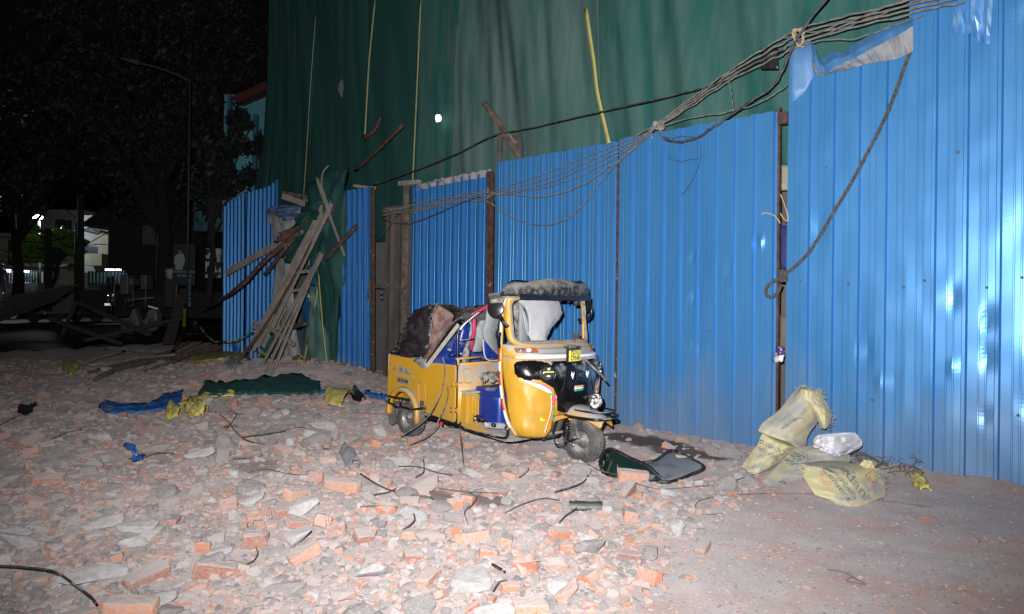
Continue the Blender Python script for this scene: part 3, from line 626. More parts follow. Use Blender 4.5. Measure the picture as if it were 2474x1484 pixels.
# side edge tube with red/white reflector strip
for sg in (-1, 1):
    e_ = [(1.455, .545, 1.58), (1.45, .595, 1.40), (1.45, .61, 1.1), (1.462, .62, .85), (1.50, .62, .6), (1.55, .60, .40), (1.62, .55, .26)]
    m = MB(); m.tube([(x, sg*y, z) for x, y, z in e_], .018, 8, sub=4); p_ = RB(m, 'door_pillar', m_yel)
    cols_ = [m_refl, m_refl, m_grn if False else m_refl, m_blk, m_red, m_refl, m_red, m_refl, m_red, m_refl, m_refl]
    P = smooth([Vector((x+.004, sg*(y+.019), z)) for x, y, z in e_], 8)[2:-5]; n_ = len(cols_)
    for k, mt in enumerate(cols_):
        a, b = int(k*len(P)/n_), int((k+1)*len(P)/n_)
        m = MB(); m.ribbon(P[a:b+1], .030, up=(0, sg, 0), sub=1); RB(m, 'reflector_strip', mt, p_, solid=.002)
# windscreen frame
def wf(o_, t):   # t in 0..1 round the loop
    if o_ == 0:  Y, Z0, Z1, r = .582, 1.085, 1.60, .08
    elif o_ == 1: Y, Z0, Z1, r = .542, 1.112, 1.545, .09
    else: Y, Z0, Z1, r = .530, 1.125, 1.533, .085
    a = t*2*pi; c, s_ = cos(a), sin(a); e = .25
    return Y*math.copysign(abs(c)**e, c), (Z0+Z1)/2+(Z1-Z0)/2*math.copysign(abs(s_)**e, s_)
def loop(o_, off, N=96): return [SY(*wf(o_, i/N), off) for i in range(N)]
def lp2(lps): return [[l[j] for l in lps]+[] for j in range(len(lps[0]))]+[[l[0] for l in lps]]
m = MB(); m.grid(lp2([loop(0, .0), loop(0, .012), loop(1, .012), loop(1, -.005)])); RB(m, 'windscreen_frame', m_yel, solid=.004)
m = MB(); m.grid(lp2([loop(1, .014), loop(2, .014), loop(2, -.012), loop(1, -.010)])); RB(m, 'windscreen_gasket', M('dusty_gasket', (.14, .13, .12), (.25, .24, .22), 14, rough=.9))
# roof canopy
def sag(x, y): return .06*nz(x*3, y*3, 4)+.02*nz(x*9, y*9, 8)
m = MB(); R = []
for z, o in ((1.555, .03), (1.55, .055), (1.575, .075), (1.62, .075), (1.665, .05), (1.70, -.01)):
    R.append([SA(a*1.02, z, o+.012*nz(i*.5, z*9))+Vector((0, 0, .006*sin(i*.32)+.006*nz(i*.4, 3)+.004*cos(a)+.028*max(0, sin(a+.35))*(z-1.55)/.15)) for i, a in enumerate(A)])
for x, zz, w in ((1.50, 1.685, .47), (1.42, 1.675, .50), (1.34, 1.65, .52), (1.27, 1.60, .54)):
    R.append([Vector((x+.10*cos(a), w*sin(a), zz+.05*cos(a)-.12*abs(sin(a))**4+.015*nz(i*.6, x*9))) for i, a in enumerate(A)])
m.grid(R); RB(m, 'roof_canopy', m_vin, solid=.008)
m = MB(); m.tube([SA(a*1.02, 1.548, .05) for a in A], .008, 6); RB(m, 'roof_piping', m_greyv)
for sg in (-1, 1):
    m = MB(); m.grid(between([(1.49, sg*.575, 1.60), (1.47, sg*.60, 1.50)], [(1.22, sg*.60, 1.57), (1.33, sg*.62, 1.47)], 6, .01, Vector((0, sg, 0)), 4, .01)); RB(m, 'canopy_side', m_vin, solid=.006)
# collapsed roof behind the driver
m = MB(); top = [LZ(a, b, y=.1) for a, b in ((870, 262), (790, 280), (700, 284), (640, 300), (590, 348), (583, 385))]; nr = [LZ(a, b, y=-.35) for a, b in ((850, 400), (800, 405), (740, 425), (690, 398), (650, 400), (612, 395))]
far = [p+Vector((0, .35, -.12)) for p in top]
G1 = between(top, nr, 10, .03, Vector((0, 0, 1)), 16, .05, 3); m.grid(G1); m.grid(between(far, top, 4, 0, Vector((0, 0, 1)), 16, .03, 5)); RB(m, 'collapsed_roof', m_vin, solid=.008)
# torn rear canvas
Lp = [(462, 262), (345, 292), (290, 322), (240, 400), (200, 480), (160, 570), (132, 622)]; Rp = [(440, 300), (430, 345), (424, 400), (415, 470), (408, 550), (395, 600), (352, 656)]
m = MB(); m.grid(between([LZ(a, b, y=-.58) for a, b in Lp], [LZ(a, b, y=-.60) for a, b in Rp], 10, .05, Vector((0, -1, 0)), 20, .07, 2)); cv = RB(m, 'rear_canvas', m_canvas, solid=.004)
m = MB(); m.grid(between([LZ(a, b, y=-.58) for a, b in Lp], [LZ(a, b, y=-.58)+Vector((-.25, 1.1, -.15)) for a, b in Lp], 8, .03, Vector((-.7, 0, .7)), 14, .05, 6)); RB(m, 'canvas_back', m_vin, cv, solid=.004)
m = MB(); m.grid(between([LZ(a, b, y=-.59) for a, b in [(462, 268)]+Rp], [LZ(a, b, y=yy) for a, b, yy in ((470, 272, -.57), (530, 305, -.5), (582, 345, -.45), (575, 385, -.45), (520, 480, -.5), (465, 570, -.55), (420, 650, -.58), (385, 705, -.6))], 8, .02, Vector((.7, -.7, 0)), 20, .05, 9)); RB(m, 'maroon_lining', m_maroon, cv, solid=.004)
m = MB(); m.tube([LZ(a, b, y=-.615) for a, b in [(462, 262)]+Rp[:5]], .004, 5, sub=3); RB(m, 'canvas_piping', m_greyv, cv)
m = MB(); m.tube([LZ(a, b, y=-.62) for a, b in ((130, 628), (200, 642), (280, 650), (352, 657))], .006, 5, sub=3); RB(m, 'canvas_piping', m_greyv, cv)
m = MB(); m.grid(between([LZ(a, b, y=-.60) for a, b in ((128, 600), (128, 632))], [LZ(a, b, y=-.61) for a, b in ((350, 640), (350, 664))], 8, .02, rows=3)); RB(m, 'canvas_hem', m_blk, cv, solid=.006)
m = MB(); m.grid(between([LZ(a, b, y=.0) for a, b in ((180, 570), (170, 590), (135, 610))], [LZ(a, b, y=-.3) for a, b in ((200, 575), (200, 600), (180, 630))], 5, .0, rows=4, rag=.03)); RB(m, 'canvas_rag', m_greyv, cv, solid=.004)
m = MB(); m.beam(LZ(615, 415, y=-.63), LZ(388, 715, y=-.65), .038, .02, up=(0, 1, 0), rough=.06); RB(m, 'roof_strut', m_bone, bevel=.003)
m = MB(); m.tube([LZ(a, b, y=-.60) for a, b in ((655, 372), (600, 400), (540, 470), (470, 570), (375, 705))], .011, 8, sub=4); RB(m, 'hood_bow', m_blk)
m = MB(); m.tube([LZ(a, b, y=-.57) for a, b in ((640, 362), (575, 400), (500, 490), (420, 610), (360, 690))], .008, 8, sub=4); RB(m, 'hood_bow', m_hub)
m = MB(); m.tube([LZ(a, b, y=-.55) for a, b in ((600, 380), (545, 440), (480, 530), (400, 630))], .009, 6, sub=4); RB(m, 'hood_bow', m_maroon)
m = MB(); m.grid(between([LZ(a, b, y=-.63) for a, b in ((290, 668), (330, 710), (355, 728))], [LZ(a, b, y=-.60) for a, b in ((385, 655), (395, 700), (395, 735))], 4, .01, rows=6, rag=.03)); RB(m, 'torn_edge', m_greyv, solid=.003)
# --- rear body tub
def arch(xc, zc, r, a0, a1, n=12): return [(xc+r*cos(lerp(a0, a1, i/n)), zc+r*sin(lerp(a0, a1, i/n))) for i in range(n+1)]
side = [(-.38, .30), (-.37, .60), (-.34, .885), (.05, .88), (.25, .85), (.33, .80), (.33, .30)] 
ar = arch(-.05, .27, .25, 0, pi)
for sg in (-1, 1):
    m = MB(); pts = [(-.385, .32), (-.375, .6), (-.345, .885), (-.05, .885), (.12, .87), (.24, .835), (.33, .80), (.335, .33), (.22, .30)]+ar[1:-1]+[(-.30, .29)]
    m.poly([(x, sg*.61, z) for x, z in pts], (0, sg, 0), .02); q = RB(m, 'rear_quarter', m_yel, bevel=.006)
    m = MB(); m.poly([(x, sg*.622, z) for x, z in ((.34, .315), (.34, .845), (.60, .855), (.80, .855), (.815, .84), (.82, .30), (.80, .275))], (0, sg, 0), .022); d_ = RB(m, 'side_door', m_yel, bevel=.008)
    for hx, hy in ((.815, .665), (.815, .405)):
        m = MB()
        for dx in (-.035, .035): m.box((hx+dx*.9, sg*.628, hy), (.045, .008, .055))
        h_ = RB(m, 'hinge', m_yel, d_, bevel=.003)
        m = MB()
        for dx in (-.045, -.025, .025, .045):
            for dz in (-.02, .02): m.lathe([(0, .007), (.006, .005), (.008, 0)], (hx+dx, sg*.632, hy+dz+dx*.1), (0, sg, 0), 8)
        RB(m, 'bolt', m_rust, h_)
    m = MB(); R = []
    for o, r in ((.0, .285), (.035, .275), (.045, .25), (.04, .235), (-.02, .23)):
        R.append([Vector((-.05+r*1.02*cos(a), sg*(.612+o), .26+r*1.02*sin(a)-.02*(1 if k == 0 else 0))) for k, a in enumerate([radians(-12+200*i/26) for i in range(27)])])
    m.grid(R); RB(m, 'wheel_arch', m_yel, solid=.004)
    m = MB(); m.tube([(x, sg*.612, z) for x, z in ((-.33, .78), (-.1, .765), (.05, .72), (.12, .66), (.05, .655), (-.2, .665), (-.34, .67))], .004, 6, sub=4); RB(m, 'pressed_rib', m_yel)
    m = MB(); m.tube([(x, sg*.613, z) for x, z in ((.20, .61), (.31, .61), (.32, .36), (.235, .34), (.215, .5), (.20, .61))], .004, 6, sub=3); RB(m, 'pressed_rib', m_yel)
    m = MB(); m.box((.27, sg*.614, .40), (.07, .01, .07)); RB(m, 'reflector', m_hub, bevel=.003)
    m = MB(); m.box((.58, sg*.60, .27), (.5, .03, .03)); RB(m, 'sill', m_blk)
m = MB(); m.grid([[Vector((-.36-.02*cos(y*2.4), y, z)) for y in (-.61, -.4, 0, .4, .61)] for z in (.32, .6, .885)]); RB(m, 'tail_panel', m_yel, solid=.008)
m = MB(); m.box((.22, 0, .33), (1.15, 1.16, .04)); m.box((-.05, 0, .60), (.60, 1.14, .03)); RB(m, 'body_floor', m_hub)
m = MB(); m.grid([[Vector((.835, y, z)) for y in (-.60, -.2, .2, .60)] for z in (.27, .5, .86)]); RB(m, 'partition_wall', m_yel, solid=.012)
m = MB(); m.tube([(.84, -.60, .865), (.84, .6, .865)], .012, 8); RB(m, 'partition_rim', m_yel)
def ridge(P, x, r=.005): m = MB(); m.tube([LZ(a, b, x=x) for a, b in P], r, 6, sub=3); RB(m, 'pressed_rib', m_yel)
ridge([(645, 745), (655, 735), (690, 730), (705, 740), (715, 800), (712, 828), (690, 835), (665, 833), (660, 820), (650, 760), (645, 745)], .848)
ridge([(610, 835), (640, 833), (650, 825)], .848); ridge([(855, 770), (862, 740), (880, 730)], .848)
m = MB(); m.poly([(.845, -.585, .60), (.99, -.585, .60), (.99, .25, .60), (.845, .25, .60)], (0, 0, 1), .018); RB(m, 'step_ledge', M('dusty_ledge', (.25, .24, .235), (.33, .32, .31), 9, rough=.9), bevel=.004)
m = MB(); m.blob((.95, -.30, .615), (.02, .02, .028), 1, .3, 1); RB(m, 'ledge_rubble', m_greyv)
m = MB(); m.box((.895, -.15, .42), (.10, .84, .34)); RB(m, 'engine_box', m_yel, bevel=.015)
ridge([(665, 935), (690, 925), (695, 935), (698, 1080), (690, 1100)], .95); ridge([(722, 1075), (720, 990), (722, 945), (735, 925), (770, 918), (782, 925)], .951, .008); ridge([(740, 1080), (738, 960), (750, 945), (780, 943)], .951, .006)
# driver seat
m = MB(); R = []
for z, k in ((.27, 1.0), (.40, 1.0), (.53, .99), (.56, .97)):
    R.append([Vector((1.16+.11*cos(a)**.6*k if cos(a) > 0 else 1.16, (-.15)+.27*k*math.copysign(abs(sin(a))**.6, sin(a)), z)) for a in [radians(-90+180*i/20) for i in range(21)]])
m.grid(R); m.box((1.05, -.15, .42), (.22, .52, .28)); RB(m, 'driver_seat_skirt', m_bseat)
m = MB(); m.box((1.08, -.15, .60), (.36, .58, .09)); RB(m, 'driver_seat_cushion', m_bseat, bevel=.03)
m = MB(); m.grid(between([LZ(a, b, x=1.12) for a, b in ((765, 790), (800, 770), (925, 750))], [LZ(a, b, x=1.28) for a, b in ((785, 838), (830, 812), (930, 835))], 6, .03, Vector((0, 0, 1)), 10, .04, 1)); RB(m, 'seat_rag', m_dirtl, solid=.012)
m = MB(); m.grid(between([LZ(a, b, x=1.27) for a, b in ((905, 840), (915, 855))], [LZ(a, b, x=1.27) for a, b in ((935, 835), (930, 845))], 2, rows=2)); RB(m, 'seat_rag', m_greyv, solid=.004)
m = MB(); m.grid(between([LZ(a, b, x=1.285) for a, b in ((800, 1118), (955, 1125))], [LZ(a, b, x=1.285) for a, b in ((805, 1155), (960, 1170))], 3, .01, Vector((1, 0, 0)), 8, .02)); RB(m, 'foil_apron', m_white, solid=.004)
m = MB(); m.tube([LZ(760, 1085, y=-.50), LZ(800, 1110, y=-.53), LZ(868, 1140, y=-.56)], .014, 8); m.blob(LZ(745, 1100, y=-.45), (.03, .04, .05), 1, .4, 2); m.lathe([(.0, -.02), (.02, -.018), (.02, .018), (0, .02)], LZ(868, 1138, y=-.56), (1, 0, 0), 10); RB(m, 'kick_lever', m_blk)
# foot board and frame
fb = [(.86, .255), (.98, .235), (1.2, .215), (1.50, .20), (1.62, .22)]
m = MB(); m.grid([[Vector((x, y, z)) for y in (-.58, -.2, .2, .58)] for x, z in fb]); RB(m, 'foot_board', M('dusty_floor', (.13, .125, .12), (.27, .26, .25), 9, rough=.9), solid=.02)
m = MB(); m.tube([LZ(a, b, y=-.60) for a, b in ((632, 1118), (636, 1150), (720, 1185), (850, 1215), (940, 1232), (966, 1215), (970, 1160))], .012, 8, sub=4); RB(m, 'frame_rail', m_blk)
m = MB(); m.poly([LZ(a, b, y=-.595) for a, b in ((628, 1110), (690, 1135), (740, 1105), (790, 1160), (860, 1200), (725, 1180), (640, 1155))], (0, -1, 0), .01); RB(m, 'frame_web', m_yel)
# interior
m = MB(); m.box((.22, 0, .92), (.16, 1.08, .62), Matrix.Rotation(radians(-8), 3, 'Y')); RB(m, 'passenger_backrest', m_bseat, bevel=.05, sub=0)
m = MB(); m.box((.50, 0, .70), (.50, 1.10, .20)); RB(m, 'passenger_seat', m_bseat, bevel=.04)
m = MB(); m.grid(between([LZ(a, b, y=-.5) for a, b in ((520, 590), (575, 625))], [LZ(a, b, y=-.5) for a, b in ((600, 600), (690, 640))], 4, .02, Vector((0, -1, .5)), 4, .02)); RB(m, 'torn_piping', m_white, solid=.006)
m = MB(); m.grid(between([LZ(a, b, x=.70) for a, b in ((622, 430), (600, 520), (560, 610), (540, 640))], [LZ(a, b, x=.70) for a, b in ((705, 395), (720, 480), (700, 570), (640, 620))], 8, .06, Vector((1, -.6, 0)), 10, .03, 4)); RB(m, 'blue_seat_cover', m_bseat, solid=.01)
m = MB(); m.grid(between([LZ(a, b, x=.80) for a, b in ((715, 375), (722, 430), (700, 520), (690, 600))], [LZ(a, b, x=.80) for a, b in ((745, 370), (745, 430), (735, 520), (715, 600))], 4, .01, Vector((1, -1, 0)), 8, .01)); RB(m, 'pink_trim', m_pink, solid=.006)
m = MB(); m.grid(between([LZ(a, b, x=.82) for a, b in ((690, 380), (705, 430), (680, 540), (640, 620), (640, 705))], [LZ(a, b, x=.82) for a, b in ((715, 375), (722, 430), (705, 540), (695, 620), (690, 705))], 4, .01, Vector((1, -1, 0)), 10, .01)); RB(m, 'dirty_strap', m_dirtl, solid=.006)
m = MB(); m.grid(between([LZ(a, b, x=.95) for a, b in ((770, 380), (745, 430), (735, 520), (715, 610))], [LZ(a, b, x=.95) for a, b in ((860, 380), (840, 430), (830, 520), (800, 605))], 6, .03, Vector((1, -1, 0)), 10, .03, 7)); RB(m, 'side_curtain', m_greyv, solid=.006)
m = MB(); m.grid(between([LZ(a, b, x=1.05) for a, b in ((818, 290), (812, 370), (790, 450), (792, 520), (830, 560))], [LZ(a, b, x=1.05) for a, b in ((918, 375), (905, 450), (890, 480), (905, 560), (918, 650))], 6, .03, Vector((1, -1, 0)), 12, .02, 9)); RB(m, 'side_curtain', m_greyv, solid=.006)
m = MB(); m.grid(between([LZ(a, b, x=1.03) for a, b in ((790, 520), (800, 600), (812, 650))], [LZ(a, b, x=1.04) for a, b in ((830, 560), (870, 610), (920, 660))], 5, .01, Vector((1, -1, 0)), 6)); RB(m, 'blue_flap', m_bseat, solid=.008)
m = MB(); m.tube([LZ(a, b, x=1.06) for a, b in ((792, 520), (798, 590), (805, 640), (830, 670), (870, 675), (918, 665))], .007, 6, sub=3); RB(m, 'flap_piping', m_white)
m = MB(); m.grid(between([LZ(a, b, x=.96) for a, b in ((860, 375), (880, 420), (905, 470), (915, 620))], [LZ(a, b, x=.96) for a, b in ((935, 370), (930, 420), (930, 470), (930, 640))], 4, .01, Vector((1, -1, 0)), 8, .02)); RB(m, 'dirty_curtain', m_dirtl, solid=.006)
m = MB(); m.tube([LZ(a, b, x=.84) for a, b in ((610, 712), (608, 600), (610, 500), (622, 450), (645, 420), (700, 372), (775, 320), (845, 268))], .012, 8, sub=4); RB(m, 'side_hoop', m_blk)
m = MB(); Pp = smooth([LZ(a, b, x=.86) for a, b in ((632, 448), (660, 412), (720, 362), (775, 318))], 5)
for p in Pp: m.blob(p+Vector((.005, -.005, .004)), (.010, .010, .010), 1, .1, 1)
RB(m, 'bead_trim', m_refl)
m = MB(); m.grid(between([LZ(a, b, x=.87) for a, b in ((710, 332), (760, 310), (820, 270))], [LZ(a, b, x=.87) for a, b in ((715, 345), (775, 322), (850, 285))], 3, .004, Vector((1, -1, 0)), 6, .006)); RB(m, 'pink_trim', m_pink, solid=.005)
m = MB(); m.tube([LZ(622, 533, x=.86), LZ(700, 523, x=.86), LZ(790, 514, x=.86)], .010, 8); RB(m, 'grab_rail', m_blk)
m = MB(); m.tube([LZ(a, b, x=.84) for a, b in ((625, 470), (612, 530), (640, 590), (665, 560), (690, 500))], .004, 6, sub=4); RB(m, 'loose_wire', m_blk)
m = MB(); m.tube([LZ(600, 662, x=.85), LZ(700, 653, x=.85), LZ(805, 645, x=.85)], .010, 8); RB(m, 'yellow_rail', m_yel)
m = MB(); m.tube([LZ(615, 710, x=.85), LZ(614, 655, x=.85)], .013, 8); RB(m, 'yellow_rail', m_yel)
m = MB(); m.blob((.86, -.2, .91), (.06, .12, .02), 5, .5, 2); RB(m, 'dark_rag', m_maroon)
# behind the windscreen opening
m = MB(); m.grid(between([LZ(a, b, x=1.12) for a, b in ((985, 215), (985, 350), (985, 440), (1010, 480), (1035, 545))], [LZ(a, b, x=1.12) for a, b in ((1085, 235), (1065, 300), (1050, 360), (1050, 450), (1055, 545))], 6, .03, Vector((1, 0, 0)), 14, .03, 2)); RB(m, 'dirt_caked_liner', m_dirtl, solid=.006)
m = MB(); m.grid(between([LZ(a, b, x=1.16) for a, b in ((1045, 240), (1052, 330), (1048, 430), (1050, 560))], [LZ(a, b, x=1.16) for a, b in ((1075, 300), (1095, 380), (1115, 460), (1142, 560))], 6, .03, Vector((1, 0, 0)), 12)); RB(m, 'grey_liner', m_greyv, solid=.006)
m = MB(); m.grid(between([LZ(a, b, x=1.14) for a, b in ((985, 470), (985, 545))], [LZ(a, b, x=1.14) for a, b in ((1000, 470), (1060, 555))], 4, .0, rows=5)); RB(m, 'blue_backrest', m_bseat, solid=.03)
wl = [(1040, 238), (1062, 262), (1090, 290), (1112, 340), (1118, 420), (1115, 470), (1135, 530), (1165, 550), (1185, 552)]
wr = [(1318, 204), (1340, 235), (1362, 290), (1368, 330), (1345, 375), (1290, 435), (1262, 480), (1248, 530), (1240, 552)]
m = MB(); m.grid(between([LZ(a, b, x=1.24) for a, b in wl], [LZ(a, b, x=1.24) for a, b in wr], 14, .05, Vector((1, 0, 0)), 26, .012, 5)); wh = RB(m, 'torn_headliner', m_white, solid=.005)
m = MB(); m.grid(between([LZ(a, b, x=1.20) for a, b in ((1075, 290), (1090, 400), (1108, 480))], [LZ(a, b, x=1.20) for a, b in ((1100, 330), (1122, 420), (1122, 500))], 4, rows=6)); RB(m, 'headliner_strip', m_white, solid=.005)
m = MB(); m.tube([LZ(a, b, x=1.27) for a, b in ((1060, 265), (1095, 298), (1115, 350), (1121, 420), (1118, 470))], .006, 6, sub=3); RB(m, 'headliner_piping', m_greyv)
m = MB(); m.grid(between([LZ(a, b, x=1.38) for a, b in ((1325, 200), (1350, 246))], [LZ(a, b, x=1.38) for a, b in ((1450, 198), (1455, 228))], 4, rows=3)); RB(m, 'pink_sun_visor', m_pink, solid=.006)
m = MB(); m.box(LZ(1450, 208, x=1.44), (.04, .06, .07)); RB(m, 'frame_gusset', m_yel, bevel=.005)
m = MB(); m.beam(Vector((1.60, -.50, 1.555)), Vector((1.60, .50, 1.555)), .05, .05); RB(m, 'header_rail', m_blk)
m = MB(); R = []
for i in range(11):
    y = -.52+.104*i; R.append([Vector((1.66-.35*abs(y)**2, y, 1.10)), Vector((1.60-.3*abs(y)**2, y, 1.13)), Vector((1.50-.2*abs(y)**2, y, 1.12)), Vector((1.46-.2*abs(y)**2, y, 1.02))])
m.grid(R); RB(m, 'dashboard', M('dusty_dash', (.10, .095, .09), (.24, .23, .21), 8, rough=.9), solid=.01)
m = MB(); m.tube([Vector((1.52, 0, .3)), Vector((1.48, -.02, 1.08))], .025, 8); m.tube([Vector((1.47, -.30, 1.10)), Vector((1.47, .25, 1.10))], .014, 8); RB(m, 'handlebar', m_blk)
m = MB(); m.box((1.44, .50, 1.14), (.06, .05, .10)); RB(m, 'dash_bracket', m_hub, bevel=.005)
# number and lettering on the flank
for i, ch in enumerate('4 IN ALL'):
    if ch != ' ':
        text_mesh('side_lettering', ch, .088, frame_mtx(Vector((-.245+i*.041+(.012 if i > 0 else 0), -.6135, .728-.004*i*.3)), (1, 0, -.02), (.12, 0, 1)), m_blueink, rk, th=.0015, squeeze=.75, bold=.002)
c = Vector((-.065, -.622, .615)); m = MB(); m.box(c, (.215, .008, .062), Matrix.Rotation(radians(3), 3, 'Y')); sp_ = RB(m, 'side_plate', m_greyv, bevel=.004)
text_mesh('side_plate_text', 'TS11 UC 9160', .042, frame_mtx(c+Vector((.004, -.006, 0)), (1, 0, -.05), (0, 0, 1)), m_ink, sp_, th=.001, squeeze=.72, bold=.0012)
# --- wheels
def wheel(c, yaw=0, w=.105, R=.205, name='rear_wheel'):
    r3 = Matrix.Rotation(yaw, 3, 'Z'); ax_ = r3 @ Vector((0, -1, 0)); c = Vector(c); o = empty(name, c); o.parent = rk
    prof = [(.118, .040), (.125, .050), (.150, w/2), (.185, w/2-.004), (.198, w/2-.018), (R, w/2-.030), (R, 0), (R, -w/2+.030), (.198, -w/2+.018), (.185, -w/2+.004), (.15, -w/2), (.118, -.04)]
    m = MB(); m.lathe(prof, (0, 0, 0), ax_, 48); m.build('tyre', m_tyre, o)
    m = MB(); n = 44; u = ax_.orthogonal().normalized(); v = ax_.cross(u)
    for i in range(n):
        for k, off in ((0, .034), (1, .012), (0, -.012), (1, -.034)):
            a = 2*pi*(i+.5*k)/n; d = u*cos(a)+v*sin(a); t = v*cos(a)-u*sin(a); rr = R-.003 if abs(off) < .02 else R-.006
            m.box(d*(rr+.003)+ax_*off, (.010, .020, .016), frame_mtx((0, 0, 0), d, t+ax_*.35*(1 if k else -1)).to_3x3())
    t = m.build('tread', m_tyre, o)
    m = MB(); m.lathe([(.120, .045), (.116, .048), (.110, .036), (.095, .030), (.088, .008), (.060, .012), (.048, .028), (.022, .034), (.020, .046), (0, .048)], (0, 0, 0), ax_, 36); m.build('rim', m_rim if name == 'rear_wheel' else m_hub, o)
    for i in range(5):
        a = 2*pi*i/5; d = u*cos(a)+v*sin(a); m = MB(); m.lathe([(0, .012), (.008, .01), (.009, 0)], d*.036+ax_*.030, ax_, 6); m.build('wheel_nut', m_hub, o)
    return o
wheel((-.05, -.515, .205)); wheel((-.05, .515, .205)); fw_ = wheel((1.97, 0, .205), radians(6), name='front_wheel')
m = MB(); m.tube([(-.05, -.5, .205), (-.05, .5, .205)], .03, 8); m.tube([(-.05, 0, .22), (.9, 0, .30)], .05, 8); RB(m, 'axle', m_hub)
# fork, spring, hoses
m = MB(); m.beam((1.90, -.075, .44), (1.985, -.085, .20), .03, .022); RB(m, 'fork_arm', m_hub, bevel=.004)
m = MB(); m.beam((1.90, .075, .44), (1.985, .085, .20), .03, .022); RB(m, 'fork_arm', m_hub, bevel=.004)
m = MB(); m.blob((1.95, -.085, .215), (.06, .025, .035), 3, .4, 3); m.tube([(1.90, -.09, .20), (1.99, -.09, .22)], .018, 8); RB(m, 'hub_carrier', m_hub)
m = MB(); m.lathe([(0, .012), (.018, .01), (.02, 0)], (1.925, -.10, .165), (0, -1, 0), 12); RB(m, 'hub_cap', m_rim)
m = MB(); m.tube([Vector((1.845-.0+.034*cos(t), -.10+.034*sin(t), .385-.0042*t)) for t in [i*.4 for i in range(95)]], .0065, 6); m.tube([(1.845, -.10, .40), (1.86, -.10, .2)], .014, 8); RB(m, 'coil_spring', m_blk)
m = MB(); m.tube([LZ(a, b, y=-.12) for a, b in ((1330, 1090), (1300, 1160), (1298, 1220), (1320, 1285), (1370, 1290), (1420, 1250), (1490, 1235))], .006, 6, sub=5); RB(m, 'brake_hose', m_blk)
m = MB(); m.tube([LZ(a, b, y=-.12) for a, b in ((1335, 1100), (1305, 1190), (1310, 1270), (1360, 1275), (1400, 1262), (1470, 1240))], .005, 6, sub=5); RB(m, 'brake_hose', m_blk)
m = MB(); R = []
for i in range(9): R.append([Vector((1.70-.03*i*.6+.0, y, .44-.035*i)) for y in (-.13, -.05, .05, .13)])
m.grid(R); RB(m, 'mud_flap', m_flap, solid=.008)
# front mudguard
m = MB(); R = []
for x, z, w in ((1.62, .33, .15), (1.66, .42, .17), (1.74, .49, .17), (1.84, .52, .15), (1.95, .525, .13), (2.06, .50, .115), (2.16, .465, .10), (2.25, .42, .085)):
    R.append([Vector((x, y*w, z-(.11 if abs(y) == 1 else .035 if abs(y) > .8 else 0)*(1.1 if x < 1.9 else .7)+.012*(1-abs(y)))) for y in (-1, -.9, -.6, -.25, 0, .25, .6, .9, 1)])
m.grid(R); RB(m, 'front_mudguard', m_yel_f, solid=.006, sub=1)
m = MB(); m.grid([[Vector((x, y*w, .435+.004*x)) for y in (-1, -.5, 0, .5, 1)] for x, w in ((1.80, .12), (1.95, .17), (2.1, .17), (2.22, .13), (2.27, .06))]); RB(m, 'guard_plate', M('dusty_guard', (.06, .06, .06), (.28, .27, .26), 14, rough=.8), solid=.008)
m = MB(); m.tube([(1.82, -.15, .455), (1.95, -.185, .45), (2.12, -.19, .45), (2.25, -.15, .45), (2.30, -.02, .45), (2.27, .12, .45), (2.12, .19, .45), (1.9, .18, .45)], .012, 8, sub=4); RB(m, 'bumper_guard', m_blk)
m = MB(); m.tube([(1.98, -.15, .51), (2.12, -.16, .51), (2.25, -.12, .51), (2.30, 0, .51), (2.26, .10, .51), (2.1, .15, .51)], .008, 8, sub=4); RB(m, 'bumper_guard', m_blk)
m = MB(); m.tube([(2.29, .0, .45), (2.30, .0, .51)], .008, 6); RB(m, 'guard_stay', m_blk)
# accessory lamp on the mudguard
lc = Vector((2.11, -.01, .595)); ln = Vector((.90, -.30, .0)).normalized()
m = MB(); m.lathe([(.012, -.20), (.03, -.17), (.062, -.05), (.078, -.01), (.080, .010), (.070, .014), (.068, .006)], lc, ln, 28); sl = RB(m, 'spot_lamp', m_blk)
m = MB(); m.lathe([(.068, .004), (.05, .010), (0, .016)], lc, ln, 28); RB(m, 'honeycomb_lens', M('honeycomb_lens', (.72, .73, .72), (.10, .10, .10), 46, rough=.2, metal=.2, lo=.5, hi=.58, detail=0), sl)
m = MB(); m.tube([lc+Vector((-.05, 0, -.07)), lc+Vector((-.06, 0, -.13))], .012, 8); RB(m, 'lamp_stem', m_blk, sl)
# mirrors
mr = MB(); R = []
g_ = [(1518, 190), (1545, 210), (1568, 240), (1572, 262), (1560, 300), (1540, 325), (1525, 322), (1518, 270), (1514, 220)]
mr.poly([LZ(a, b, y=.62) for a, b in g_], (.75, -.66, 0), .03); k_ = RB(mr, 'wing_mirror', m_blk, bevel=.008)
m = MB(); m.tube([LZ(a, b, y=.62) for a, b in ((1562, 285), (1574, 310), (1570, 345), (1548, 370), (1510, 382), (1480, 380))], .017, 8, sub=4); RB(m, 'mirror_arm', m_blk, k_)
mr = MB(); c = LZ(885, 300, y=-.66); mr.lathe([(0, -.03), (.055, -.028), (.082, -.012), (.085, .006), (.075, .012), (0, .014)], c, (.45, -.85, .1), 20); k_ = RB(mr, 'wing_mirror', m_blk, bevel=.004)
m = MB(); m.grid(between([LZ(a, b, y=-.67) for a, b in ((845, 238), (848, 262))], [LZ(a, b, y=-.67) for a, b in ((928, 228), (940, 258))], 4, .03, rows=4, rag=.02)); RB(m, 'mirror_dust', m_dirtl, k_, solid=.03)
m = MB(); m.tube([LZ(a, b, y=-.665) for a, b in ((915, 350), (935, 390), (955, 425), (968, 415))], .020, 8, sub=3); RB(m, 'mirror_arm', m_blk, k_)
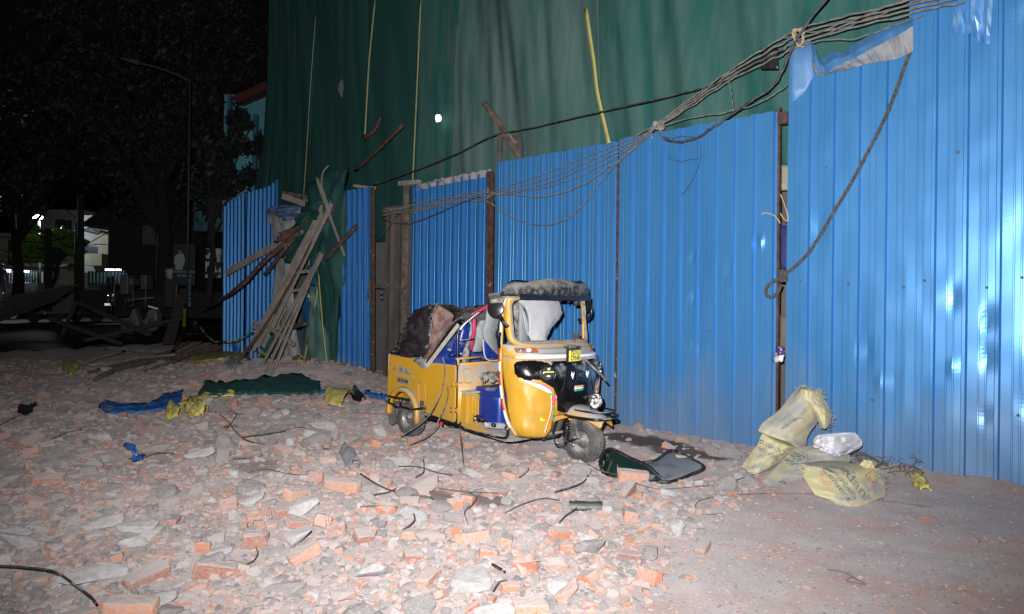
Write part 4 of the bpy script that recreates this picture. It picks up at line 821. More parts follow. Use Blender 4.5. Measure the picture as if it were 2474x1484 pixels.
m = MB(); m.beam(LZ(1515, 652, y=.0), LZ(1650, 782, y=-.06), .012, .018, up=(1, 0, 0)); m.beam(LZ(1630, 755, y=-.05), LZ(1682, 822, y=-.07), .022, .012, up=(1, 0, 0)); RB(m, 'wiper_arm', m_hub)
# rear guard rails and flap
for pts in (((88, 960), (130, 985), (200, 1005), (280, 1025), (360, 1015)), ((105, 928), (150, 938), (200, 945), (260, 957))):
    m = MB(); m.tube([LZ(a, b, y=-.70) for a, b in pts], .012, 8, sub=3); RB(m, 'side_guard', m_blk)
for a, b, c_, d in ((120, 930, 115, 975), (200, 945, 195, 1005), (362, 1012, 372, 1018)):
    m = MB(); m.tube([LZ(a, b, y=-.70), LZ(c_, d, y=-.69)], .011, 8); RB(m, 'side_guard', m_blk)
m = MB(); m.lathe([(0, -.03), (.022, -.028), (.022, .028), (0, .03)], LZ(362, 1016, y=-.66), (0, -1, 0), 12); RB(m, 'guard_end', m_hub)
m = MB(); m.poly([LZ(a, b, y=-.60) for a, b in ((95, 995), (150, 1010), (170, 1120), (135, 1140), (115, 1125))], (.3, -.9, 0), .01); RB(m, 'mud_flap', m_flap)
m = MB(); m.poly([LZ(a, b, y=-.55) for a, b in ((480, 1110), (500, 1108), (496, 1140), (485, 1142))], (0, -1, 0), .01); RB(m, 'red_tag', m_red)
m = MB(); m.tube([LZ(a, b, y=-.5) for a, b in ((500, 1110), (540, 1135), (600, 1145), (640, 1140))], .007, 6, sub=4); RB(m, 'loose_wire', m_blk)
for k_, P in enumerate((((500, 650), (518, 720), (508, 830), (480, 930), (420, 1050), (340, 1130), (250, 1190), (195, 1215)), ((538, 860), (540, 930), (520, 1010), (480, 1090), (440, 1170), (370, 1230), (270, 1290)))):
    m = MB(); R = [LZ(a, b, y=-.64-.05*i*(i > 2)) for i, (a, b) in enumerate(P)]
    m.tube([RO+AX*p.x+AY*p.y+Vector((0, 0, max(p.z, gz(*(RO+AX*p.x+AY*p.y).xy)+.02))) for p in R], .0065, 6, sub=5)
    tag(m.build('loose_cable', m_hub), ('grey wire hanging down the rickshaw side from the torn seat', 'grey wire leaning against the rickshaw door, curling onto the rubble')[k_], 'cable', 'loose wires draped on the rickshaw side')
# ------------------------------------------------------------------ overhead cables
m_cab = M('dusty_cable', (.09, .085, .08), (.20, .19, .17), 22, rough=.85); m_cabk = M('black_cable', (.02, .02, .02), (.07, .068, .065), 14, rough=.6, dust=.3)
def cable(lab, P, r, off=.18, mat=None, name='cable', cat='cable', group='overhead cables strung along the fence', sub=6):
    sd = len(lab)*.37; Q = smooth([F(a, b, o[0] if o else off) for a, b, *o in P], sub)
    for i_, p_ in enumerate(Q[1:-1]): p_ += Vector((nz(i_*.45, sd), nz(i_*.5, sd, 3), 1.3*nz(i_*.38, sd, 7)+.5*nz(i_*1.1, sd, 9)))*.013
    m = MB(); m.tube(Q, r*.66, 6, wob=.06); return tag(m.build(name, mat or m_cab), lab, cat, group)
K = (1588, 302)
cable('thick black cable coming down from the top edge to the twine knot', [(2020, -30, .5), (1975, 25, .42), (1925, 95, .35), (1892, 165, .3), (1868, 208, .25), (1815, 245, .22), (1765, 278, .2), (1722, 308, .2), (1690, 330, .2), (1652, 342, .2), (1612, 338, .2), (1590, 312, .18)], .021, mat=m_cabk)
cable('lone cable from the brown gate up over the log to the cable bundle', [(900, 446, .2), (960, 428, .2), (1100, 372, .2), (1203, 322, .2), (1240, 318, .2), (1450, 272, .2), (1640, 226, .2), (1757, 192, .22), (1830, 150, .22), (1900, 118, .25)], .014, mat=m_cabk)
labs = ['uppermost strand of the bundle between knot and torn panel corner', 'second strand of the bundle rising from the twine knot', 'middle strand of the bundle rising from the twine knot', 'lower strand of the bundle rising from the twine knot']
for i in range(4):
    d = i*11-17
    cable(labs[i], [(K[0], K[1]+d*.3), (1640, 268+d*.5), (1700, 226+d*.6), (1757, 186+d*.7, .2), (1820, 150+d, .2), (1880, 118+d*1.2, .2), (1935, 88+d*1.2, .22), (2020, 62+d*1.0, .24), (2120, 38+d, .26), (2230, 10+d, .28), (2330, -12+d, .3)], .0125)
cable('loose strand sagging between the knot and the rusty bracket', [(K[0], K[1]+4), (1680, 284), (1765, 268), (1840, 245), (1880, 222), (1902, 204, .1)], .009)
for i, (lab, P) in enumerate((('highest thin wire leaving the torn corner to the right', [(1900, 112), (1990, 85), (2080, 52), (2170, 18), (2260, -12)]), ('thin wire crossing the gap in the net above the crumpled top', [(1905, 118), (1990, 98), (2080, 90), (2160, 62), (2230, 36)]), ('thin wire second from the top leaving the torn corner', [(1880, 98), (1920, 86), (2010, 66), (2110, 28), (2200, -4)]))):
    cable(lab, P, .008, .22)
fan = [('straight topmost strand of the fan left of the knot', [K, (1500, 345), (1400, 385), (1300, 425), (1190, 462)]), ('second strand of the fan left of the knot', [K, (1520, 345), (1400, 400), (1300, 438), (1190, 466)]), ('third strand of the fan left of the knot', [K, (1520, 352), (1420, 402), (1310, 448), (1190, 470)]),
       ('fourth strand of the fan, slightly sagging', [K, (1530, 352), (1440, 408), (1340, 446), (1260, 462), (1185, 472)]), ('thicker sagging strand of the fan near the thin rust post', [K, (1530, 362), (1470, 404), (1400, 450), (1320, 474), (1250, 472), (1185, 466)]), ('lowest strand of the fan hanging in a deep curve', [K, (1510, 375), (1460, 430), (1400, 505), (1345, 538), (1290, 543), (1230, 522), (1190, 496), (1160, 480)])]
for i, (lab, P) in enumerate(fan): cable(lab, P, (.009, .009, .008, .009, .013, .0095)[i], .17+.01*i)
ll = ['top strand of the tangled run over the narrow ribbed panel', 'second strand of the tangled run over the narrow ribbed panel', 'third strand of the tangled run over the narrow ribbed panel', 'fourth strand of the tangled run over the narrow ribbed panel', 'bottom strand of the tangled run over the narrow ribbed panel']
for i in range(5):
    d = i*4-8; random.seed(50+i); j = lambda: random.uniform(-5, 5)
    cable(ll[i], [(1192, 466+d*.4), (1160, 474+d+j()), (1120, 478+d+j()), (1080, 486+d+j()), (1040, 494+d+j()), (1000, 503+d+j()), (960, 508+d+j()), (922, 512+d*1.2)], .011+.003*(i == 2), .14)
cable('heavy cable hanging just below the tangled run', [(1165, 476), (1120, 488), (1060, 515), (1020, 532), (985, 540), (950, 538), (920, 526)], .014, .16, m_cabk)
cable('black cable slanting behind the brown gate column', [(1000, 500), (960, 520), (940, 550), (915, 580)], .01, .05, m_cabk)
cable('thin wire dangling from the knot over the blue panel', [(1590, 312), (1612, 334), (1640, 330), (1668, 330), (1690, 344), (1693, 372), (1688, 402), (1672, 438), (1648, 472)], .005, .1, m_cabk)
cable('short thin wire curling over the blue panel below the knot', [(1612, 378), (1630, 388), (1660, 388), (1690, 380)], .004, .08, m_cabk)
cable('short wire dropping from the bundle to the cable below', [(1760, 196), (1766, 222), (1770, 245), (1772, 272)], .007, .2)
cable('pale wire hanging down the narrow ribbed panel', [(1002, 500), (1008, 530), (1010, 570), (1013, 610)], .005, .08)
cable('small wire loop sticking out of the tangled run', [(1003, 504), (1000, 488), (1008, 478), (1015, 484), (1014, 496)], .004, .14)
m = MB(); random.seed(4)
for k in range(5): m.tube([F(K[0]+11*cos(t)*(.6+.1*k)-4+k*2.5, K[1]+9*sin(t)+k, .18+.03*sin(t*2)) for t in [i*.55 for i in range(13)]], .006, 5)
m.tube([F(a, b, .2) for a, b in ((1575, 305), (1572, 325), (1578, 336))], .005, 5, sub=3); tag(m.build('twine_knot', M('grey_twine', (.24, .22, .19), (.33, .31, .27), 20, rough=.9)), 'knot of grey twine gathering the cables over the blue panels', 'twine')
m = MB()
for k in range(4): m.tube([F(1925+14*sin(t+k)+k*3, 92+22*cos(t*.9+k), .26+.03*cos(t)) for t in [i*.5 for i in range(9)]], .006, 5)
tag(m.build('twine_knot', m_rope), 'tan twine tied around the cables at the torn panel corner', 'twine')
m = MB(); m.grid([[F(lerp(1838, 1880, j/5)+6*nz(j, i, 3), lerp(118, 168, i/5)+8*nz(i, j, 8), .12+.04*nz(i*1.3, j*1.3)) for j in range(6)] for i in range(6)]); tag(m.build('plastic_scrap', M('black_film', (.012, .012, .014), rough=.4), solid=.004), 'torn black plastic scrap tangled in the cable bundle', 'scrap')
# rope on the big panel
def rope(m, P, r, turns=55, off=.16):
    P = smooth([F(a, b, o[0] if o else off) for a, b, *o in P], 14); n = len(P)
    for ph in (0, 2*pi/3, 4*pi/3):
        Q = []
        for i, p in enumerate(P):
            t = (P[min(i+1, n-1)]-P[max(i-1, 0)]).normalized(); u = t.cross(FN).normalized(); w = t.cross(u); a = ph+i*.75
            Q.append(p+(u*cos(a)+w*sin(a))*r)
        m.tube(Q, r*1.05, 5)
m_rp = M('tarry_rope', (.035, .033, .03), (.11, .10, .09), 40, rough=.95)
ro = empty('rope', F(1890, 668, .14)); tag(ro, 'dark twisted rope hanging from the torn top down to the gap', 'rope')
m = MB(); rope(m, [(2202, 122, .08), (2186, 160, .12), (2150, 258), (2108, 345), (2060, 435), (2010, 520), (1958, 605), (1925, 640), (1895, 664, .14)], .0085); 
m.v = [tuple(Vector(v)-ro.location) for v in m.v]; m.build('rope_run', m_rp, ro)
m = MB(); rope(m, [(1888, 670, .12), (1868, 680), (1852, 695), (1852, 713), (1866, 718), (1880, 705), (1888, 688, .12)], .0085); m.v = [tuple(Vector(v)-ro.location) for v in m.v]; m.build('rope_loop', m_rp, ro)
m = MB(); m.blob(F(1891, 667, .12)-ro.location, (.05, .05, .055), 3, .35, 3)
for k in range(4): m.tube([F(1891+11*cos(t), 656+k*7+3*sin(t), .13+.05*sin(t))-ro.location for t in [i*.6 for i in range(12)]], .010, 5)
m.build('rope_knot', m_rp, ro)
m = MB(); m.grid(between([F(a, b, .1) for a, b in ((1876, 838), (1872, 855), (1870, 876))], [F(a, b, .12) for a, b in ((1894, 838), (1895, 855), (1892, 874))], 6, .03, FN, 8, .05, 3)); tag(m.build('snack_wrapper', M('crumpled_wrapper', (.62, .62, .66), (.08, .05, .16), 9, lo=.5, hi=.54, rough=.3), solid=.003), 'crumpled white and purple wrapper stuck in the dark gap', 'wrapper')
# ------------------------------------------------------------------ cement sacks by the fence
def ZS(a, b, Y): return D(1714.9+a*.2719, 874.3+b*.2719, Y)
m_sack = M('yellow_woven_sack', (.56, .50, .27), (.42, .39, .31), 4, (1, 1, 1), lo=.42, hi=.72, rough=.75, bump=.35, bscale=55, dust=.25, dustc=(.32, .31, .30), detail=8)
m_sack_g = M('dust_coated_sack', (.50, .46, .27), (.34, .325, .30), 5, lo=.35, hi=.6, rough=.8, bump=.35, bscale=55, dust=.5, dustc=(.33, .32, .31), detail=8)
m_print = M('faded_blue_print', (.12, .16, .18), (.34, .34, .27), 30, rough=.7); m_printr = M('faded_red_print', (.55, .20, .08), (.6, .45, .2), 20, rough=.7)
def sack(label, parts, mat, name='cement_sack', cat='sack', group='discarded cement sacks at the fence foot', fray=(), loc=None, seed=1):
    loc = loc or parts[0][0][-1].copy(); loc.z = max(0, loc.z-.02); o = empty(name, loc); tag(o, label, cat, group); bodies = []
    for k, (Lf, Rt, bulge, mt) in enumerate(parts):
        m = MB(); nrm = (EYE-Lf[0]); nrm.z = 0; nrm.normalize()
        a = between(Lf, Rt, 16, bulge, nrm, 22); b = between(Lf, Rt, 16, -bulge*.8, nrm, 22)
        for i, r in enumerate(a):
            for j, p in enumerate(r):
                e = sin(pi*j/16); w = (.030*nz(i*.35+seed, j*.5+k, seed)+.016*nz(i*1.1, j*.9+k*5, seed+2)+.010*nz(i*2.1, j*.7, seed+5))*(.3+.7*e); r[j] = p+nrm*w-loc
        for r in b:
            for j, p in enumerate(r): r[j] = p-loc
        m.grid(a); m.grid(b); m.grid([a[0], b[0]]); m.grid([a[-1], b[-1]])
        bo = m.build('sack_body' if k == 0 else 'sack_fold', mt or mat, o, weld=True, sub=1); bodies.append(bo)
    if fray:
        m = MB(); random.seed(seed)
        for P in fray:
            Q = smooth(P, 9)
            for p in Q:
                for _ in range(2):
                    d = Vector((random.uniform(-1, 1), random.uniform(-1, 1), random.uniform(-.6, 1))).normalized()*random.uniform(.02, .05); q = p-loc; m.tube([q, q+d*.6, q+d+Vector((0, 0, -.006))], .0014, 3, cap=False)
        m.build('frayed_threads', mat, o)
    return o, bodies, loc
def sack_text(o, body, loc, txt, at_, along, up, size, mat=None, sq=.9):
    bpy.context.view_layer.update(); bv = bvh_of(body); p = at_-loc; x = (along-at_); y = (up-at_)
    M_ = frame_mtx(p, x, y)
    return text_mesh('sack_print', txt, size, M_, mat or m_print, o, th=.0006, onto=bv, lift=.004, squeeze=sq, bold=.001)
Ya = G(1714.9+480*.2719, 874.3+985*.2719).y; Yc = G(1714.9+1240*.2719, 874.3+1245*.2719).y; Yb = G(1714.9+700*.2719, 874.3+1090*.2719).y
o, bd, lc_ = sack('half-full yellow sack standing folded over, tallest of the sack heap', [
    ([ZS(a, b, Ya+y) for a, b, y in ((465, 630, .12), (425, 740, .08), (370, 800, .05), (285, 930, 0), (300, 955, 0))], [ZS(a, b, Ya+y) for a, b, y in ((790, 755, .12), (745, 800, .08), (640, 890, .04), (560, 945, 0), (480, 990, 0))], .15, None),
    ([ZS(a, b, Ya+y) for a, b, y in ((800, 230, .22), (750, 260, .22), (690, 340, .2), (600, 450, .16), (470, 540, .12), (425, 610, .10), (470, 650, .10), (600, 660, .10), (770, 740, .10))], [ZS(a, b, Ya+y) for a, b, y in ((860, 215, .22), (960, 300, .22), (1010, 380, .2), (1000, 480, .18), (940, 560, .16), (880, 640, .14), (860, 690, .12), (860, 735, .10), (840, 760, .10))], .15, m_sack_g),
    ([ZS(a, b, Ya+y) for a, b, y in ((810, 235, .12), (800, 320, .1), (880, 390, .06), (950, 470, .05), (970, 540, .05), (990, 590, .06))], [ZS(a, b, Ya+y) for a, b, y in ((985, 255, .14), (1000, 320, .12), (1060, 400, .1), (1082, 480, .08), (1080, 550, .08), (1040, 590, .08))], .09, None)],
    m_sack, fray=[[ZS(a, b, Ya+.05) for a, b in ((780, 250), (850, 215), (900, 260), (985, 255), (1005, 330))], [ZS(a, b, Ya+.0) for a, b in ((1000, 340), (1080, 470), (1080, 570), (960, 590))]], seed=2)
sack_text(o, bd[0], lc_, 'Cement', ZS(560, 765, Ya), ZS(470, 725, Ya), ZS(540, 850, Ya), .075); sack_text(o, bd[0], lc_, 'Ambuja', ZS(520, 820, Ya), ZS(430, 780, Ya), ZS(500, 900, Ya), .065)
bpy.context.view_layer.update(); bv = bvh_of(bd[1]); nn = (EYE-ZS(700, 500, Ya)); nn.z = 0; nn.normalize()
for k in range(7):
    m = MB(); P = [ZS(635+k*8, 600-k*3, Ya), ZS(660+k*22, 540-k*6, Ya), ZS(700+k*24, 470+k*8, Ya)]; Q = []
    for p in smooth(P, 5):
        h = bv.ray_cast(p-lc_+nn*.6, -nn, 1.4); Q.append((h[0] if h[0] is not None else p-lc_)+nn*.003)
    m.tube(Q, .0035, 4); m.build('sack_emblem', m_print, o)
o, bd, lc_ = sack('grey dusty sack lying behind the printed front sack', [([ZS(a, b, Yb+y) for a, b, y in ((940, 735, .35), (760, 765, .3), (640, 880, .2), (560, 960, .1), (470, 1060, 0), (500, 1085, 0))], [ZS(a, b, Yb+y) for a, b, y in ((1240, 825, .3), (1260, 880, .3), (1100, 960, .2), (960, 1040, .15), (900, 1125, .05), (720, 1095, 0))], .15, None)],
    m_sack_g, fray=[[ZS(a, b, Yb) for a, b in ((500, 1080), (600, 1110), (700, 1075))]], seed=5)
sack_text(o, bd[0], lc_, 'Cement', ZS(755, 905, Yb), ZS(830, 930, Yb), ZS(780, 830, Yb), .06); sack_text(o, bd[0], lc_, 'ambuja', ZS(860, 870, Yb), ZS(950, 880, Yb), ZS(880, 800, Yb), .08)
o, bd, lc_ = sack('front yellow sack with large blue printed letters lying flat', [([ZS(a, b, Yc+y) for a, b, y in ((795, 900, .30), (800, 960, .25), (850, 1050, .15), (900, 1130, .05), (935, 1185, .0), (1060, 1240, 0))], [ZS(a, b, Yc+y) for a, b, y in ((1340, 905, .35), (1460, 940, .25), (1535, 1040, .15), (1560, 1130, .08), (1555, 1200, .02), (1440, 1272, 0))], .17, None),
    ([ZS(a, b, Yc+y) for a, b, y in ((1330, 920, .2), (1370, 870, .2), (1440, 880, .2))], [ZS(a, b, Yc+y) for a, b, y in ((1400, 950, .2), (1440, 950, .2), (1480, 960, .2))], .02, None)],
    m_sack, fray=[[ZS(a, b, Yc) for a, b in ((1480, 950), (1535, 1040), (1562, 1130), (1555, 1210))], [ZS(a, b, Yc+.1) for a, b in ((795, 900), (820, 1000))]], seed=9)
for t_, x, y, sz in (('adani', 1305, 1080, .115), ('ambuja', 1205, 1095, .060), ('Cement', 1130, 1085, .066)): sack_text(o, bd[0], lc_, t_, ZS(x, y, Yc), ZS(x+35, y+100, Yc), ZS(x+100, y-20, Yc), sz)
m = MB(); bpy.context.view_layer.update(); bv = bvh_of(bd[0])
def onb(P, lift=.004):
    r = []
    for p in P:
        h = bv.ray_cast(p-lc_+nn*.6, -nn, 1.4); r.append((h[0] if h[0] is not None else p-lc_)+nn*lift)
    return r
for P in (((1405, 1040), (1470, 1030), (1490, 1100), (1425, 1110), (1405, 1040)), ((1420, 1055), (1462, 1048), (1475, 1085)), ((1430, 1060), (1440, 1095), (1470, 1090))): m.tube(onb(smooth([ZS(a, b, Yc) for a, b in P], 4)), .004, 4)
m.build('red_mark', m_printr, o)
for k in range(6):
    m = MB(); m.tube(onb(smooth([ZS(985+k*14, 1010, Yc), ZS(1000+k*14, 1060, Yc), ZS(1022+k*13, 1110, Yc)], 3)), .0022, 4); m.build('small_print', m_printr, o)
Yw = Yb+.25
m = MB(); wl_ = [ZS(a, b, Yw) for a, b in ((960, 650), (915, 700), (925, 750), (990, 785), (1060, 800))]; wr_ = [ZS(a, b, Yw) for a, b in ((1290, 630), (1345, 690), (1355, 740), (1320, 775), (1235, 822))]
nrm = FN; g1 = between(wl_, wr_, 26, .16, nrm, 22); g2 = between(wl_, wr_, 26, -.06, nrm, 22)
for i, r in enumerate(g1):
    for j, p in enumerate(r): r[j] = p+nrm*(.05*nz(i*.30, j*.30, 3)+.03*abs(nz(i*.55, j*.55, 7)))
m.grid(g1); m.grid(g2); tag(m.build('plastic_sheet', M('crumpled_white_plastic', (.60, .61, .66), (.42, .43, .47), 6, rough=.4, bump=.8, bscale=14), weld=True), 'crumpled white plastic sheet on top of the grey sack', 'plastic sheet')
def rag(label, pts, mat, name='rag', cat='rag', h=.04, seed=1, group=None, z0=.0, rows=12, cols=14, crump=.04):
    """a crumpled cloth on the ground: two outlines (picture measurements of points on the ground)"""
    Lf, Rt = pts; m = MB(); 
    def gp(a, b): p = G(a, b, z0); return Vector((p.x, p.y, gz(p.x, p.y)+.012))
    g_ = between([gp(a, b) for a, b in Lf], [gp(a, b) for a, b in Rt], cols, h, Vector((0, 0, 1)), rows)
    for i, r in enumerate(g_):
        for j, p in enumerate(r): r[j] = p+Vector((.5*crump*nz(i*.9, j*.9, seed+4), .5*crump*nz(i*.9, j*.9, seed+9), abs(crump*1.6*nz(i*.75+seed, j*.75, seed))+.5*crump*nz(i*1.7, j*1.7, seed)+.03*(rubble(p.x, p.y))))
    m.grid(g_); return tag(m.build(name, mat, solid=.006), label, cat, group)
m_ysack = M('yellow_scrap_sack', (.78, .68, .17), (.58, .50, .18), 8, rough=.6, bump=.5, bscale=30); m_tarp = M('blue_tarpaulin', (.03, .13, .50), (.06, .22, .62), 6, rough=.4, bump=.4, bscale=18)
m_gcloth = M('green_net_scrap', (.006, .07, .065), (.02, .10, .095), 7, rough=.8, bump=.5, bscale=20)
rag('small limp yellow rag in the dirt by the fence foot, right of the sacks', ([(2198, 1162), (2205, 1178), (2225, 1192)], [(2225, 1160), (2245, 1180), (2250, 1196)]), m_ysack, h=.04, seed=3)
rag('long green cloth lying on the rubble left of the rickshaw', ([(475, 972), (500, 976), (560, 970), (620, 972), (700, 975), (775, 966)], [(498, 946), (530, 950), (580, 950), (640, 945), (720, 938), (772, 946)]), m_gcloth, h=.01, seed=5, rows=30, cols=8, crump=.06)
rag('blue tarpaulin strip spread on the rubble at left', ([(236, 990), (262, 1006), (330, 1008), (390, 1006), (436, 990)], [(262, 978), (300, 986), (360, 984), (400, 966), (442, 958)]), m_tarp, name='tarpaulin', cat='tarpaulin', h=.03, seed=8, rows=24)
rag('long thin yellow rag twisting toward the green cloth', ([(436, 1000), (470, 985), (520, 972), (566, 972)], [(430, 990), (470, 975), (515, 963), (566, 962)]), m_ysack, h=.03, seed=4)
rag('bright knotted yellow rag at the left end of the twisted one', ([(398, 1012), (402, 1026), (425, 1030)], [(420, 998), (438, 1004), (442, 1020)]), m_ysack, h=.10, seed=6)
rag('frayed yellow sack scrap next to the knotted rag', ([(445, 1012), (460, 1026), (490, 1022)], [(455, 994), (485, 995), (505, 1008)]), m_ysack, h=.10, seed=7, crump=.07)
o = rag('printed yellow sack scrap on the rubble left of the rear wheel', ([(780, 992), (792, 1002), (822, 1008)], [(800, 968), (832, 968), (858, 966)]), m_ysack, name='sack_scrap', cat='sack', h=.14, seed=9, crump=.03)
rag('blue plastic strip beyond the printed sack scrap', ([(768, 966), (800, 972), (835, 970)], [(772, 962), (805, 962), (840, 962)]), m_tarp, name='plastic_strip', cat='plastic strip', h=.02, seed=12)
rag('blue plastic strip just left of the rickshaw wheel guard', ([(880, 962), (905, 970), (935, 975)], [(885, 957), (910, 962), (938, 966)]), m_tarp, name='plastic_strip', cat='plastic strip', h=.03, seed=13)
rag('crumpled black bag beside the printed sack scrap', ([(848, 965), (852, 985), (868, 990)], [(858, 950), (872, 962), (885, 980)]), M('black_bag', (.012, .014, .02), rough=.2), name='plastic_bag', cat='bag', h=.08, seed=14)
rag('little blue scrap among bricks in the left foreground', ([(298, 1095), (315, 1105), (322, 1112)], [(305, 1090), (322, 1095), (330, 1108)]), m_tarp, name='plastic_strip', cat='plastic strip', h=.01, seed=15)
rag('little blue twist of plastic below the other blue scrap', ([(318, 1130), (330, 1132), (340, 1128)], [(322, 1124), (340, 1120), (352, 1116)]), m_tarp, name='plastic_strip', cat='plastic strip', h=.01, seed=16)
rag('yellow sack spread over the rubble below the broken ladder', ([(452, 892), (480, 900), (530, 905), (590, 898)], [(470, 872), (510, 858), (560, 862), (605, 880)]), m_ysack, name='sack_scrap', cat='sack', h=.10, seed=18, rows=20)
rag('dark yellow scrap in the gloom at far left of the rubble', ([(150, 905), (170, 915), (190, 905)], [(150, 885), (175, 880), (188, 895)]), m_ysack, name='sack_scrap', cat='sack', h=.10, seed=19)
rag('black rag lying at the left edge of the picture', ([(42, 1012), (60, 1018), (78, 1008)], [(50, 998), (70, 995), (90, 990)]), M('black_rag', (.012, .011, .012), rough=.7), h=.06, seed=20)
rag('grey work glove half buried left of the brick slab', ([(820, 1130), (828, 1150), (842, 1166)], [(838, 1105), (856, 1130), (872, 1160)]), M('grey_denim', (.12, .13, .15), (.18, .19, .21), 9, rough=.9, bump=.3), name='glove', cat='glove', h=.06, seed=21, crump=.03)
m = MB(); a, b = G(815, 1170, .03), G(858, 1166, .03); m.tube([a, a.lerp(b, .25), a.lerp(b, .35), b], [.012, .013, .026, .028], 12); tag(m.build('bottle', M('teal_glass', (.03, .35, .28), rough=.15)), 'small teal bottle lying below the grey glove', 'bottle')
m = MB(); a, b = G(1378, 1225, .02), G(1450, 1222, .03); m.grid([[G(lerp(1375, 1455, i/8), lerp(1210, 1234, j/4)+3*nz(i, j), .02+.05*sin(pi*j/4)) for j in range(5)] for i in range(9)]); tag(m.build('metal_scrap', M('green_grey_scrap', (.09, .11, .095), (.22, .23, .21), 9, rough=.5), solid=.004), 'curved grey-green metal scrap in the middle foreground', 'scrap')
m = MB(); m.grid([[G(lerp(1186, 1222, i/5), lerp(1358, 1384, (i+j*.8)/6), .02+.05*sin(i)*.5) for j in range(3)] for i in range(6)]); tag(m.build('metal_scrap', M('dark_shard', (.04, .03, .028), rough=.6), solid=.004), 'dark pointed shard beside the orange bricks at bottom centre', 'scrap')
# ------------------------------------------------------------------ detached windscreen on the ground
def ZW(a, b, z=None, Y=None):
    px, py = 1345+a*.1767, 1042.4+b*.1767
    return G(px, py, z) if Y is None else D(px, py, Y)
ws = empty('windscreen', ZW(1100, 640, .02)); tag(ws, 'detached curved windscreen with black rubber edge lying by the front wheel', 'windscreen'); wo = ws.location
bot = [(640, 560), (720, 605), (1000, 640), (1250, 680), (1440, 700), (1500, 700)]; top_ = [(650, 280), (760, 252), (1000, 370), (1240, 480), (1400, 620), (1500, 690)]
Bp = [ZW(a, b, .02) for a, b in bot]; Tp = [ZW(a, b, Y=p.y+.22-.03*i) for i, ((a, b), p) in enumerate(zip(top_, Bp))]
m = MB(); m.grid(between([p-wo for p in Tp], [p-wo for p in Bp], 8, .03, Vector((0, -1, .2)), 18)); m.build('glass', M('dark_green_glass', (.008, .022, .019), (.05, .07, .065), 7, lo=.62, hi=.9, rough=.08, spec=.8, dust=.1, dustc=(.25, .27, .26)), ws, solid=.006)
lp_ = smooth([p-wo for p in Tp], 4)+smooth([p-wo for p in Bp[::-1]], 4)
m = MB(); m.tube(lp_[:21]+[], .020, 8); m.tube(lp_[21:], .010, 8); m.tube([Tp[0]-wo, (Tp[0]+Bp[0])/2-wo+Vector((-.03, 0, 0)), Bp[0]-wo], .020, 8, sub=4); m.build('rubber_edge', M('rubber_gasket', (.008, .008, .008), (.10, .10, .10), 16, lo=.55, hi=.7, rough=.5), ws)
m = MB(); m.ribbon([ZW(745, 300, Y=Bp[0].y+.16)-wo, ZW(760, 380, Y=Bp[0].y+.12)-wo, ZW(775, 470, Y=Bp[0].y+.08)-wo, ZW(815, 550, Y=Bp[0].y+.03)-wo], .045, up=(0, -1, .3)); m.build('sticker_strip', M('strip_sticker', (.75, .72, .68), (.7, .25, .15), 22, lo=.5, hi=.6, rough=.3), ws, solid=.003)
fl_o = [(1150, 430), (1350, 400), (1500, 290), (1600, 262), (1760, 330), (1990, 462)]; fl_i = [(1420, 690), (1500, 695), (1600, 680), (1720, 640), (1860, 580), (1990, 525)]
m = MB(); m.grid(between([ZW(a, b, .04+.05*sin(i*.6))-wo for i, (a, b) in enumerate(fl_o)], [ZW(a, b, .03)-wo for a, b in fl_i], 8, .02, Vector((0, 0, 1)), 18)); m.build('glass', M('dusty_glass', (.24, .24, .24), (.06, .09, .085), 3, lo=.52, hi=.66, rough=.5, spec=.5), ws, solid=.006)
P = [ZW(a, b, .05+.05*sin(i*.6))-wo for i, (a, b) in enumerate(fl_o)]+[ZW(2010, 500, .05)-wo]+[ZW(a, b, .04)-wo for a, b in fl_i[::-1]]
m = MB(); m.tube(P, .015, 8, sub=5); m.build('rubber_edge', M('rubber_gasket_b', (.01, .01, .01), (.12, .12, .12), 16, lo=.5, hi=.7, rough=.5), ws)
# ------------------------------------------------------------------ rubble
m_br = [M('brick_orange', (.44, .15, .07), (.38, .25, .21), 9, lo=.42, hi=.68, rough=.9, bump=.5, bscale=40, rand=.18, dust=.65, dustc=(.36, .315, .30), detail=8), M('brick_dull', (.33, .12, .07), (.34, .23, .20), 8, lo=.35, hi=.62, rough=.9, bump=.6, bscale=34, rand=.2, dust=1.1, dustc=(.34, .30, .29), detail=8),
        M('brick_pale', (.46, .21, .115), (.40, .28, .24), 7, lo=.4, hi=.6, rough=.9, bump=.5, bscale=40, rand=.12, dust=.8, dustc=(.36, .315, .30), detail=8)]
m_cc = [M('mortar_grey', (.27, .25, .245), (.20, .185, .18), 7, lo=.4, hi=.65, rough=.95, bump=.6, bscale=34, rand=.15), M('plaster_white', (.39, .38, .385), (.29, .27, .262), 5, lo=.4, hi=.7, rough=.9, bump=.4, bscale=30, rand=.1, spots=(.45, .28, .22), spots_scale=9, spots_lo=.64),
        M('mortar_dark', (.20, .19, .185), (.30, .285, .275), 8, lo=.45, hi=.7, rough=.95, bump=.6, bscale=30, rand=.2), M('mortar_pink', (.34, .28, .26), (.29, .265, .255), 6, rough=.95, bump=.5, bscale=34, rand=.15, spots=(.40, .17, .10), spots_scale=7, spots_lo=.60)]
